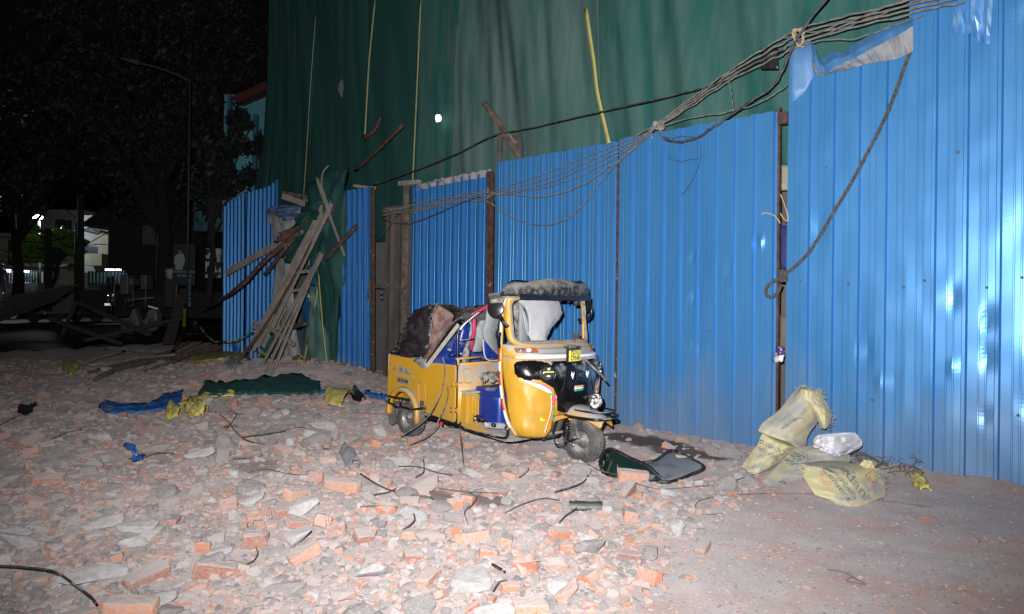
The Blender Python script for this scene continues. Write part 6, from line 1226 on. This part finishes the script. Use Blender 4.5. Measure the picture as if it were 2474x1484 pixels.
# ------------------------------------------------------------------ street at the far left
def px_box(m, x0, y0, x1, y1, Y, depth, mi=0):
    a, b = D(x0, y0, Y), D(x1, y1, Y); c = (a+b)/2; m.box((c.x, Y+depth/2, c.z), (abs(b.x-a.x), depth, abs(b.z-a.z)), mi=mi); return m
def pbx(name, x0, y0, x1, y1, Y, depth, mat, parent=None, **k):
    m = px_box(MB(), x0, y0, x1, y1, Y, depth)
    if parent is not None: m.v = [tuple(Vector(v)-parent.location) for v in m.v]
    return m.build(name, mat, parent, **k)
def thing(name, label, cat, loc, group=None): return tag(empty(name, loc), label, cat, group)
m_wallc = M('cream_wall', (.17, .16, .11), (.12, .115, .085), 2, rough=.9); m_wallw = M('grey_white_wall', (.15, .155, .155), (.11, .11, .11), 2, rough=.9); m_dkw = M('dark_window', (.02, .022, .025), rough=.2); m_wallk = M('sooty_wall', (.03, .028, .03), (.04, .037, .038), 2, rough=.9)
b1 = thing('building', 'cream building behind the street lamp and lit tree', 'building', D(90, 742+20, 46))
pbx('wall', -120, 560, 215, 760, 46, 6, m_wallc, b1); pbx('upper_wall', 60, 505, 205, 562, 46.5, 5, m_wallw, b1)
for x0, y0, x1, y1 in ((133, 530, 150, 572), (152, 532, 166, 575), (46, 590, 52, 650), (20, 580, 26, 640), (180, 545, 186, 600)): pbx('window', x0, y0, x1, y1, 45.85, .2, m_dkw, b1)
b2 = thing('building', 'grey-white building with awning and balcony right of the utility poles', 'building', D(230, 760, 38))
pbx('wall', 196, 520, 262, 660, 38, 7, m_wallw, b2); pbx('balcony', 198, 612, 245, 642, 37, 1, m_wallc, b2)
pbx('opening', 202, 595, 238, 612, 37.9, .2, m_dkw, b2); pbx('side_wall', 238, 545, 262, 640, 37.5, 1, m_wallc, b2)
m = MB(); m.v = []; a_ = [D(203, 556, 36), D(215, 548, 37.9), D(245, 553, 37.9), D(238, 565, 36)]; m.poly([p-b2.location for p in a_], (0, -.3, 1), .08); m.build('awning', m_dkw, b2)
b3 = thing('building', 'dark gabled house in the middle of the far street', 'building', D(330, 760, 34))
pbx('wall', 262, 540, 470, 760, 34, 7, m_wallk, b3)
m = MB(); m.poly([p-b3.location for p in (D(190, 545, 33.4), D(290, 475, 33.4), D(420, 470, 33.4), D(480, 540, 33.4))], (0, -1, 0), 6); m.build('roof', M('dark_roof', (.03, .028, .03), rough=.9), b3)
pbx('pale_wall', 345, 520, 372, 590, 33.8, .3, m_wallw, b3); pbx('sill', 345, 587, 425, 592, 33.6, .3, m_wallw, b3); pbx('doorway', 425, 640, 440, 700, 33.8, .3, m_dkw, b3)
# blue building at the left of the net
m_tb = M('teal_wall', (.10, .32, .42), (.08, .26, .36), 2, rough=.6); m_tbd = M('teal_frame', (.04, .13, .19), rough=.5); m_tbl = M('teal_glass', (.13, .38, .47), rough=.25)
b4 = thing('building', 'teal-blue building seen between the dark tree and the netting', 'building', D(590, 742, 22))
pbx('wall', 542, 228, 660, 560, 22, 6, m_tb, b4); pbx('lower_wall', 470, 440, 545, 560, 23, 5, M('teal_louvres', (.05, .17, .22), (.02, .05, .07), 14, (3, 1, .2), lo=.45, hi=.55, rough=.6), b4)
for x0, y0, x1, y1 in ((555, 300, 612, 410),): pbx('window', x0, y0, x1, y1, 21.9, .2, m_tbl, b4)
for x0, y0, x1, y1 in ((548, 295, 556, 415), (611, 275, 618, 415), (622, 350, 626, 410), (552, 409, 620, 416), (550, 228, 556, 300)): pbx('frame', x0, y0, x1, y1, 21.75, .2, m_tbd, b4)
m = MB(); m.poly([p-b4.location for p in (D(556, 236, 21.5), D(640, 196, 21.5), D(650, 214, 21.5), D(575, 246, 21.5))], (0, -1, 0), 2.5); m.build('roof_edge', M('red_fascia', (.07, .012, .012), rough=.7), b4)
for P in ([(600, 418), (590, 445)], [(545, 440), (600, 430), (640, 425)], [(615, 420), (600, 470)]):
    m = MB(); m.tube([D(a, b, 21.5)-b4.location for a, b in P], .03, 6); m.build('conduit', m_tbd, b4)
# street lamp
sl_ = thing('street_lamp', 'lit street lamp with two bright white heads at far left', 'street lamp', D(102, 742, 36))
def T(o, P, r, name, mat, seg=7, sub=0): m = MB(); m.tube([Vector(p)-o.location for p in P], r, seg, sub=sub); return m.build(name, mat, o)
T(sl_, [D(97, 742, 36), D(95, 535, 36)], .06, 'pole', m_steel); T(sl_, [D(95, 535, 36), D(94, 524, 36), D(78, 523, 36)], .04, 'arm', m_steel)
m_glow = M('lamp_white', (.95, .97, 1.0), emit=40); 
for x, r in ((94, .15), (79, .09)):
    m = MB(); m.blob(D(x, 524.5, 35.8)-sl_.location, (r*1.3, r, r*.8), 1, .1, 2, smooth=True); m.build('lamp_head', m_glow, sl_)
lp = bpy.data.lights.new('street_lamp_light', 'POINT'); lpo = bpy.data.objects.new('street_lamp_light', lp); COL.objects.link(lpo); lpo.location = D(95, 532, 35.2); lp.energy = 800; lp.color = (.85, .95, 1.0); lp.shadow_soft_size = .2
# trees
def foliage(o, c, size, n, leaf, mat, seed, name='crown', holes=1.0):
    random.seed(seed); m = MB(); m.open = True; cl = []
    for _ in range(max(6, n//160)):
        v = Vector((random.gauss(0, .42), random.gauss(0, .42), random.gauss(0, .42))); cl.append((Vector((v.x*size[0], v.y*size[1], v.z*size[2])), random.uniform(.16, .42)))
    for _ in range(n):
        q, s_ = random.choice(cl); p = c+q+Vector((random.gauss(0, 1)*size[0], random.gauss(0, 1)*size[1], random.gauss(0, 1)*size[2]))*s_*.42
        u = Vector((random.uniform(-1, 1), random.uniform(-1, 1), random.uniform(-1, 1))).normalized(); w = u.orthogonal().normalized(); k = leaf*random.uniform(.6, 1.3)
        m.add([p-u*k, p+w*k*.4, p+u*k, p-w*k*.4], [(0, 1, 2, 3)])
    m.v = [tuple(Vector(v)-o.location) for v in m.v]; return m.build(name, mat, o)
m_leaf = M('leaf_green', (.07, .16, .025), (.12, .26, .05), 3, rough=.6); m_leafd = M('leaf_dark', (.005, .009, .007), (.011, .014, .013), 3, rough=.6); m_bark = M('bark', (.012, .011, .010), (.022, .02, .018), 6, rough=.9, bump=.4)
def tree(lab, base, top, crowns, r=.2, n=2500, leaf=.12, mat=None, seed=1, limbs=5):
    o = thing('tree', lab, 'tree', base, 'trees along the far street'); random.seed(seed)
    m = MB(); m.tube([Vector((0, 0, 0)), (top-base)*.5+Vector((.15, 0, 0)), top-base], [r, r*.75, r*.4], 9, sub=3)
    m.build('trunk', m_bark, o)
    for k, (c, s_) in enumerate(crowns):
        for _ in range(limbs):
            t = random.uniform(.55, 1); a = base.lerp(top, t)-o.location; b = c-o.location+Vector((random.uniform(-.6, .6)*s_[0], random.uniform(-.5, .5)*s_[1], random.uniform(-.5, .4)*s_[2])); m = MB(); m.tube([a, a.lerp(b, .5)+Vector((0, 0, .2)), b], [r*.35, r*.22, r*.08], 6, sub=2); m.build('limb', m_bark, o)
        foliage(o, c, s_, n, leaf, mat or m_leafd, seed+k, 'crown')
    return o
tree('small green tree lit by the street lamp', D(120, 700, 33.5), D(140, 625, 33.5), [(D(150, 590, 33.5), (1.3, 1.0, .75)), (D(85, 605, 33.5), (1.1, 1.0, .8)), (D(170, 600, 33.5), (.6, .6, .5))], .12, 3400, .13, m_leaf, 3)
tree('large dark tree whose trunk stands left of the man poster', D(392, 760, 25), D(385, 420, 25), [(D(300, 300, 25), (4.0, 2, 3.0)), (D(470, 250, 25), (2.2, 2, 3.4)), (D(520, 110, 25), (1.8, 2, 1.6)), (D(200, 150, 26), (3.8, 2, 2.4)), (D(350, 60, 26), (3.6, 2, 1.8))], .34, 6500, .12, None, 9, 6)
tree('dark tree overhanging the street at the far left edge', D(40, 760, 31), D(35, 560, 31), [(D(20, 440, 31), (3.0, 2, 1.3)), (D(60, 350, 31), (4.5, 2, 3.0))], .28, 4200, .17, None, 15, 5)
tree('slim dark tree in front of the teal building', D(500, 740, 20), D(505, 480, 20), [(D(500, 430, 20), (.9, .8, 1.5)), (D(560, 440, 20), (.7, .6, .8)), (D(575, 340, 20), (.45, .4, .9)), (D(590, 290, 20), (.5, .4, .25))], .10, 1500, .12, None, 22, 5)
# utility poles
def upole(lab, x, y0, y1, Y, arms=()):
    o = thing('utility_pole', lab, 'pole', D(x, y0, Y), 'utility poles of the far street'); T(o, [D(x, y0, Y), D(x, y1, Y)], [.16, .12], 'shaft', m_dk)
    for a, b, c, d in arms: T(o, [D(a, b, Y), D(c, d, Y)], .05, 'crossarm', m_dk)
    return o
up1 = upole('dark utility pole with crossarms and transformer before the lit tree', 116, 752, 553, 30, ((96, 560, 124, 562), (98, 574, 126, 570), (90, 600, 118, 604)))
pbx('transformer', 108, 596, 126, 640, 29.6, .6, m_dk, up1)
upole('thick dark pole right of the lit tree', 188, 752, 540, 30, ((176, 590, 204, 600),)); upole('thin tall dark pole beside the grey-white building', 195, 752, 470, 29, ())
lo2 = thing('street_lamp', 'unlit tall street light with long arm over the dark trees', 'street lamp', D(455, 742, 17))
T(lo2, [D(452, 742, 17), D(459, 196, 17)], .025, 'pole', M('pale_pole', (.03, .027, .027), rough=.7)); T(lo2, [D(459, 196, 17), D(400, 170, 17), D(330, 150, 17)], .022, 'arm', m_wallk, sub=3); T(lo2, [D(335, 152, 17), D(294, 141, 17)], [.06, .03], 'lamp_head', m_wallk)
# wires of the far street
for i, (lab, P) in enumerate((('highest wire sagging across the far street', [(-10, 570), (100, 585), (190, 560), (300, 520)]), ('wire from the transformer to the grey-white building', [(120, 560), (180, 600), (262, 560)]), ('low wire crossing before the cream building', [(-10, 600), (80, 622), (190, 612)]), ('lower wire crossing before the cream building', [(-10, 612), (80, 634), (190, 625)]), ('lowest wire crossing before the cream building', [(-10, 626), (90, 650), (190, 640)]), ('wire running right from the thick dark pole', [(188, 600), (240, 590), (300, 600)]), ('slanting wire in front of the awning', [(150, 500), (190, 530), (245, 565)]))):
    m = MB(); m.tube([D(a, b, 29) for a, b in P], .018, 5, sub=5); tag(m.build('wire', m_dk), lab, 'wire', 'wires over the far street')
# lit gateway
m_gate = M('green_gate', (.03, .10, .10), rough=.5); m_lit = M('lit_tube', (.9, .95, 1.0), emit=7); m_litw = M('lit_wall_inside', (.55, .6, .6), emit=.16)
gt = thing('gateway', 'lit gateway with green grille and bright tube light', 'gate', D(60, 735, 40))
pbx('lit_wall', 22, 655, 98, 700, 41, .2, m_litw, gt)
for i in range(12): pbx('bar', 24+i*6.5, 652, 25.6+i*6.5, 698, 40, .08, m_gate, gt)
for y in (652, 663, 674, 686): pbx('rail', 22, y, 100, y+2, 39.9, .08, m_gate, gt)
pbx('tube_light', 43, 653.5, 66, 657.5, 39.7, .15, m_lit, gt); pbx('lamp', 15, 651, 22, 658, 39.7, .15, M('violet_lamp', (.5, .4, 1.0), emit=5), gt); pbx('screen', 42, 668, 95, 680, 40.6, .1, M('lit_lattice', (.8, .85, .85), (.1, .12, .12), 5, (1, 1, 1), lo=.5, hi=.54, emit=.0, rough=.8), gt)
pbx('canopy', 60, 636, 190, 646, 38, 2.5, m_dk, gt)
g2 = thing('railing_gate', 'dark steel gate with bright strip lights above', 'gate', D(250, 760, 30))
pbx('lit_wall', 214, 658, 300, 685, 31, .2, M('dim_lit_wall', (.35, .37, .40), emit=.12), g2)
for i in range(11): pbx('bar', 212+i*8.5, 655, 214.6+i*8.5, 690, 30, .1, m_gate, g2)
for x0, x1 in ((254, 258), (260, 265), (268, 274), (280, 289)): pbx('strip_light', x0, 650, x1, 653.5, 29.7, .12, M('strip_violet', (.82, .85, 1.0), emit=7), g2)
pbx('panel', 212, 690, 240, 715, 29.8, .1, M('grey_boards', (.16, .18, .19), (.08, .09, .10), 6, (.2, .2, 5), rough=.7), g2); pbx('panel', 241, 688, 262, 715, 29.8, .1, M('navy_boards', (.03, .06, .09), rough=.7), g2)
# vehicles
m_carpk = M('dark_car_paint', (.02, .02, .024), rough=.12, coat=.5); m_carw = M('white_car_paint', (.22, .24, .24), rough=.25, coat=.3); m_cgl = M('car_glass', (.012, .014, .014), rough=.05); m_chr = M('chrome', (.6, .6, .62), rough=.12, metal=1)
def car(lab, cx, cyb, Y, L_, H_, W_, mat, rz, suv=False):
    base = D(cx, cyb, Y); base.z = 0; o = thing('parked_car', lab, 'car', base, 'vehicles parked in the dark street'); o.rotation_euler.z = rz
    prof = [(0, .28), (0, .62), (.12, .68), (.30, .72), (.40, 1.0), (.55, 1.03), (.80, 1.0), (.95, .75), (1.0, .66), (1.0, .28)] if not suv else [(0, .28), (0, .70), (.08, .76), (.26, .79), (.35, 1.0), (.6, 1.03), (.92, 1.0), (.99, .75), (1.0, .28)]
    m = MB(); R = []
    for y, k in ((-1, .93), (-.93, 1), (-.4, 1.01), (.4, 1.01), (.93, 1), (1, .93)):
        R.append([Vector(((x-.5)*L_*(k if abs(y) == 1 else 1), y*W_/2*(.84 if z > .8 else 1), z*H_*(1 if z < .8 else k*.02+.98))) for x, z in prof])
    m.grid(R); m.sm = [True]*len(m.sm)
    e = len(m.v); k = len(prof); m.f += [tuple(range(e-k, e)), tuple(range(0, k))[::-1]]; m.mi += [0]*2; m.sm += [False]*2; m.build('body', mat, o)
    for sg in (-1, 1):
        m = MB(); x0, x1 = (.34, .88) if not suv else (.30, .92)
        m.poly([((x0-.5)*L_, sg*W_*.475, .76*H_), ((x0+.08-.5)*L_, sg*W_*.435, .96*H_), ((x1-.08-.5)*L_, sg*W_*.435, .96*H_), ((x1-.5)*L_, sg*W_*.475, .76*H_)], (0, sg, .2), .03); m.build('side_window', m_cgl, o)
    m = MB(); m.poly([((.31-.5)*L_, -.42*W_, .745*H_), ((.405-.5)*L_, -.38*W_, .98*H_), ((.405-.5)*L_, .38*W_, .98*H_), ((.31-.5)*L_, .42*W_, .745*H_)], (-.8, 0, .5), -.03); m.build('windscreen', m_cgl, o)
    for x in (.18, .80):
        for sg in (-1, 1):
            m = MB(); m.lathe([(0, .05), (.18, .05), (.20, .09), (.31, .09), (.33, 0), (.31, -.09), (0, -.09)], ((x-.5)*L_, sg*W_*.44, .33), (0, sg, 0), 20); m.build('wheel', m_tyre, o)
    for sg in (-1, 1):
        m = MB(); m.box(((.01-.5)*L_, sg*W_*.36, .58*H_), (.08, .28, .14)); m.build('headlight', m_chr, o, bevel=.02)
    m = MB(); m.box((-.5*L_-.01, 0, .40*H_), (.04, W_*.7, .16)); m.build('grille', m_chr if suv else m_cgl, o, bevel=.01); return o
car('dark shiny jeep-like car at the far left', 58, 735, 37, 4.2, 1.95, 1.8, m_carpk, radians(76), True)
car('pale hatchback with reflection on its side window', 162, 742, 34, 3.6, 1.72, 1.6, m_carw, radians(72))
car('dark car roof behind the pale hatchback', 112, 728, 41, 4.0, 1.45, 1.7, m_carpk, radians(60))
# handcart / rack with pale cans
rk2 = thing('rack', 'metal rack with hanging pale containers beside the scooter', 'rack', D(320, 760, 20))
for x0, y0, x1, y1 in ((290, 664, 308, 712), (338, 664, 353, 700), (309, 672, 320, 690)): pbx('container', x0, y0, x1, y1, 20, .4, M('pale_can_%d' % x0, (.07, .08, .09), rough=.5), rk2, bevel=.03)
for P in ([(304, 742), (304, 725), (372, 720)], [(322, 700), (322, 742)], [(352, 690), (352, 740)], [(276, 740), (276, 668)], [(300, 723), (370, 719)]): T(rk2, [D(a, b, 19.8) for a, b in P], .025, 'rail', m_steel)
lad = thing('truck_frame', 'steel ladder-like frame with bright rungs and white number board', 'frame', D(270, 750, 21))
for x in (261.5, 272): T(lad, [D(x, 760, 21), D(x, 668, 21)], .03, 'upright', m_chr)
for i in range(10): T(lad, [D(261, 676+i*8, 21), D(272, 676+i*8, 21)], .016, 'rung', m_chr)
pbx('number_board', 252.5, 733, 264.5, 738.5, 20.7, .03, M('bright_board', (.9, .9, .95), emit=.5), lad)
# scooter
so = thing('scooter', 'pale scooter parked beyond the fallen beams', 'scooter', D(340, 785, 18))
def SPt(L): return [D(a, b, 18)-so.location for a, b in L]
m_sc = M('scooter_paint', (.10, .115, .12), rough=.25, coat=.3)
m = MB(); m.poly(SPt([(346, 788), (352, 768), (356, 750), (362, 742), (374, 748), (379, 762), (377, 778), (372, 772), (364, 770), (356, 776), (352, 788)]), (0, -1, 0), .30); m.build('rear_cowl', m_sc, so, bevel=.05)
m = MB(); m.poly(SPt([(312, 770), (318, 748), (322, 744), (330, 765), (336, 786), (332, 790), (322, 786)]), (0, -1, 0), .26); m.build('leg_shield', m_sc, so, bevel=.05)
m = MB(); m.poly(SPt([(330, 786), (350, 782), (352, 790), (332, 792)]), (0, -1, 0), .28); m.build('floor_board', m_blk, so, bevel=.02)
m = MB(); m.poly(SPt([(340, 745), (360, 738), (372, 742), (370, 750), (344, 752)]), (0, -1, 0), .28); m.build('seat', m_blk, so, bevel=.03)
for x, y in ((366, 782), (312, 788)):
    m = MB(); m.lathe([(0, .04), (.10, .05), (.13, .06), (.20, .06), (.22, 0), (.2, -.06), (0, -.05)], D(x, y, 18.15)-so.location, (0, -1, 0), 24); m.build('wheel', m_tyre, so)
T(so, [D(318, 750, 18.1), D(316, 728, 18.1)], .03, 'steering_column', m_blk); T(so, [D(310, 732, 18.1), D(326, 726, 18.1)], .02, 'handlebar', m_chr)
m = MB(); m.box(D(370, 743, 17.95)-so.location, (.26, .03, .04), Matrix.Rotation(radians(14), 3, 'Y')); m.build('tail_strip', m_refl, so)
# poster board of a man in a white kurta
bo = thing('poster_board', 'flat board with a man in a white kurta above lines of lettering', 'poster', D(440, 742, 19))
m_navy = M('navy_poster', (.015, .025, .035), rough=.6); m_kurta = M('printed_white_cloth', (.22, .25, .25), rough=.6); m_skin = M('printed_skin', (.16, .09, .07), rough=.6)
pbx('board', 418, 590, 470, 690, 19, .05, m_navy, bo)
def flatp(name, L, mat, Y=18.96): m = MB(); m.poly([D(a, b, Y)-bo.location for a, b in L], (0, -1, 0), .02); return m.build(name, mat, bo)
flatp('printed_shirt', [(430, 614), (437, 611), (444, 615), (447, 630), (443, 641), (440, 652), (424, 652), (423, 640), (420, 636), (423, 618)], m_kurta); flatp('printed_head', [(431, 611), (430, 604), (434, 601), (438, 604), (437, 611), (434, 613)], m_skin); flatp('printed_hair', [(430, 605), (431, 601), (435, 599.5), (438, 602), (438, 605), (434, 603)], m_ink, 18.95)
fm = frame_mtx(D(444, 661, 18.94)-bo.location, (1, 0, 0), (0, 0, 1)); m_let = M('pale_lettering', (.25, .26, .30), rough=.6)
text_mesh('lettering', 'MANNE KAVITHA GOVARDHAN', .085, frame_mtx(D(444, 657, 18.94)-bo.location, (1, 0, 0), (0, 0, 1)), m_let, bo, th=.004, squeeze=.5)
text_mesh('phone_number', '9074088330', .10, frame_mtx(D(446, 667, 18.94)-bo.location, (1, 0, 0), (0, 0, 1)), m_let, bo, th=.004, squeeze=.8)
T(bo, [D(426, 740, 19.1), D(426, 592, 19.1)], .04, 'leg', m_steel)
post_ = thing('marker_post', 'post with light-blue and grey bands below the poster', 'post', D(456, 740, 18.8))
for i, (y0, y1) in enumerate(((673, 683), (685, 700), (702, 716), (718, 726), (728, 742))): pbx('band', 453, y0, 458, y1, 18.8, .1, M('band_%d' % i, (.06, .25, .36) if i % 2 == 0 else (.15, .17, .22), rough=.5), post_)
wp = thing('wall_art', 'white board covered with dark scrawled drawing by the blue panels', 'board', D(515, 680, 21))
pbx('board', 497, 600, 533, 672, 21, .06, M('scrawled_board', (.40, .42, .47), (.012, .012, .018), 5, (1, 1, 1), lo=.47, hi=.52, rough=.6, detail=3), wp)
yp = MB(); yp.beam(D(445, 790, 17), D(447, 745, 17), .06, .06); tag(yp.build('yellow_post', M('yellow_post', (.14, .10, .01), rough=.6)), 'short yellow post beside the leaning planks', 'post')
ps = MB(); px_box(ps, 400, 650, 416, 742, 19.5, .3); tag(ps.build('wall_pillar', m_wallk), 'grey pillar with peeling notices left of the poster', 'pillar')
px_ = MB(); px_.grid(between([D(398, 652, 19.3), D(402, 672, 19.3)], [D(418, 648, 19.3), D(416, 675, 19.3)], 6, .05, Vector((0, -1, 0)), 5, .05)); tag(px_.build('cloth', M('pale_cloth', (.2, .22, .25), rough=.7), solid=.01), 'pale blue cloth hung on the grey pillar', 'cloth')
# low wall behind the street things
wl2 = MB(); px_box(wl2, 195, 700, 545, 770, 24, .3); tag(wl2.build('compound_wall', M('compound_wall', (.02, .018, .02), (.03, .026, .028), 3, rough=.9)), 'low dark compound wall along the far side of the street', 'wall')
# person at the far left edge
def person(lab, px, py, Y, h=1.65):
    foot = D(px, py, Y); o = thing('person', lab, 'person', foot); k = h/1.7
    J = {0: (0, 0, .95), 1: (0, .02, 1.2), 2: (0, 0, 1.42), 3: (0, -.02, 1.53), 4: (0, -.03, 1.62), 5: (-.18, 0, 1.40), 6: (-.23, .03, 1.13), 7: (-.20, -.08, .9), 8: (.18, 0, 1.40), 9: (.23, .02, 1.13), 10: (.22, -.05, .88), 11: (-.09, 0, .88), 12: (-.10, -.03, .48), 13: (-.10, .02, .07), 14: (.09, 0, .88), 15: (.11, .04, .48), 16: (.11, .10, .07), 17: (-.10, -.12, .03), 18: (.11, -.04, .03)}
    E_ = [(0, 1), (1, 2), (2, 3), (3, 4), (2, 5), (5, 6), (6, 7), (2, 8), (8, 9), (9, 10), (0, 11), (11, 12), (12, 13), (13, 17), (0, 14), (14, 15), (15, 16), (16, 18)]
    rr = {0: .13, 1: .125, 2: .12, 3: .055, 4: .095, 5: .06, 6: .042, 7: .03, 8: .06, 9: .042, 10: .03, 11: .09, 12: .06, 13: .042, 14: .09, 15: .06, 16: .042, 17: .035, 18: .035}
    me = bpy.data.meshes.new('body'); me.from_pydata([tuple(Vector(J[i])*k) for i in range(19)], E_, []); b = bpy.data.objects.new('body', me); COL.objects.link(b); b.parent = o
    md = b.modifiers.new('skin', 'SKIN'); sv = me.skin_vertices[0].data
    for i in range(19): sv[i].radius = (rr[i]*k, rr[i]*k*.85)
    sv[0].use_root = True; s2 = b.modifiers.new('sub', 'SUBSURF'); s2.levels = s2.render_levels = 2; me.materials.append(M('person_clothes', (.14, .12, .12), (.10, .09, .10), 3, rough=.8))
    m = MB(); m.blob(Vector((0, .0, 1.68))*k, (.085, .09, .07), 2, .15, 2); m.build('hair', m_ink, o); return o
person('person in dark clothes standing at the far left edge', 4, 722, 33)
# ------------------------------------------------------------------ say of every ordinary lump where it lies
LM = [(253, 1266, 'the square white block at left'), (222, 1385, 'the long pale slab at bottom left'), (388, 1440, 'the white block near the bottom edge'), (320, 1474, 'the pale brick cut by the bottom edge'), (566, 1252, 'the brick on end with stamped letters'), (830, 1194, 'the flat orange slab below the bottle'),
      (700, 1230, 'the leaning pair of long bricks'), (1000, 1252, 'the orange and white brick by the damp patch'), (1224, 1298, 'the squarish dusty centre brick'), (1370, 1316, 'the bright cube-shaped orange brick'), (1234, 1412, 'the rounded peach brick at bottom centre'), (1284, 1460, 'the large smooth orange brick'),
      (1140, 1400, 'the big whitish slab at bottom centre'), (780, 1036, 'the large white plaster lump'), (484, 1112, 'the white rectangular block at left'), (1230, 1122, 'the pointed grey lump before the rickshaw'), (1576, 1214, 'the dark sided upright brick'), (1530, 1156, 'the dusty brick before the windscreen'),
      (1400, 1150, 'the flat grey piece below the wheel'), (620, 1310, 'the wide dusty lettered brick'), (28, 1290, 'the pale slab at the left edge'), (120, 1070, 'the pale block at far left'), (845, 1135, 'the grey glove'), (1415, 1222, 'the curved green-grey scrap'), (1205, 1372, 'the dark pointed shard'),
      (310, 1100, 'the little blue scrap'), (345, 992, 'the blue tarpaulin strip'), (420, 1012, 'the knotted yellow rag'), (480, 1010, 'the frayed yellow scrap'), (620, 958, 'the long green cloth'), (820, 985, 'the printed yellow sack scrap'), (65, 1005, 'the black rag at the left edge'), (170, 895, 'the dark yellow scrap at far left'),
      (530, 880, 'the yellow sack below the ladder'), (640, 938, 'the foot of the lower plank bundle'), (760, 915, 'the foot of the tent-like net'), (990, 1050, 'the rickshaw rear wheel'), (1414, 1117, 'the rickshaw front wheel'), (1280, 1055, 'the rickshaw leg shield'), (1580, 1130, 'the fallen windscreen'), (1850, 1130, 'the standing yellow sack'),
      (640, 1080, 'the straight black rod'), (1030, 1162, 'the forked black wire'), (1180, 1215, 'the dark damp patch'), (60, 1396, 'the thick black hose'), (362, 1298, 'the tilted orange brick at left'), (2050, 1200, 'the front printed sack'), (600, 1155, 'the short rod by the damp spot'), (910, 935, 'the narrow gate leaf'), (300, 910, 'the dark logs on the heap')]
ORD = ['nearest', 'second nearest', 'third nearest', 'fourth nearest', 'fifth nearest', 'sixth nearest', 'seventh nearest', 'eighth nearest']+['%dth nearest' % i for i in range(9, 60)]
bk = {}
for o in list(COL.objects):
    gname = o.get('group', '')
    if not gname.endswith('through the rubble'): continue
    px, py = proj(o.location if o.location.length > .1 else Vector(o.data.vertices[0].co)); 
    d2, lx, ly, nm = min(((px-a)**2+((py-b)*1.6)**2, a, b, n_) for a, b, n_ in LM)
    a = atan2((py-ly)*1.6, px-lx)/(pi/4); k = int(round(a)) % 8
    dr = ('right of', 'in front and right of', 'in front of', 'in front and left of', 'left of', 'beyond and left of', 'beyond', 'beyond and right of')[k]
    ty = 'bit of wire' if 'wires' in gname else 'brick piece' if 'bricks' in gname else 'mortar lump'
    mn = o.data.materials[0].name if o.data.materials else ''
    col = {'brick_orange': 'orange', 'brick_dull': 'dull red', 'brick_pale': 'pale orange', 'mortar_grey': 'grey', 'plaster_white': 'whitish', 'mortar_dark': 'dark grey', 'mortar_pink': 'pinkish'}.get(mn, 'dark')
    bk.setdefault((nm, dr, ty, col), []).append((d2, o))
for (nm, dr, ty, col), L_ in bk.items():
    L_.sort(key=lambda q: q[0])
    for i, (_, o) in enumerate(L_):
        s_ = '%s %s %s %s' % (col, ty, dr, nm) + ('' if len(L_) == 1 else ', %s' % ORD[i])
        if len(s_.split()) > 16: s_ = s_.replace(' piece ', ' ').replace(' lump ', ' ').replace('in front and', 'before and').replace(' the ', ' ', 2)
        o['label'] = s_
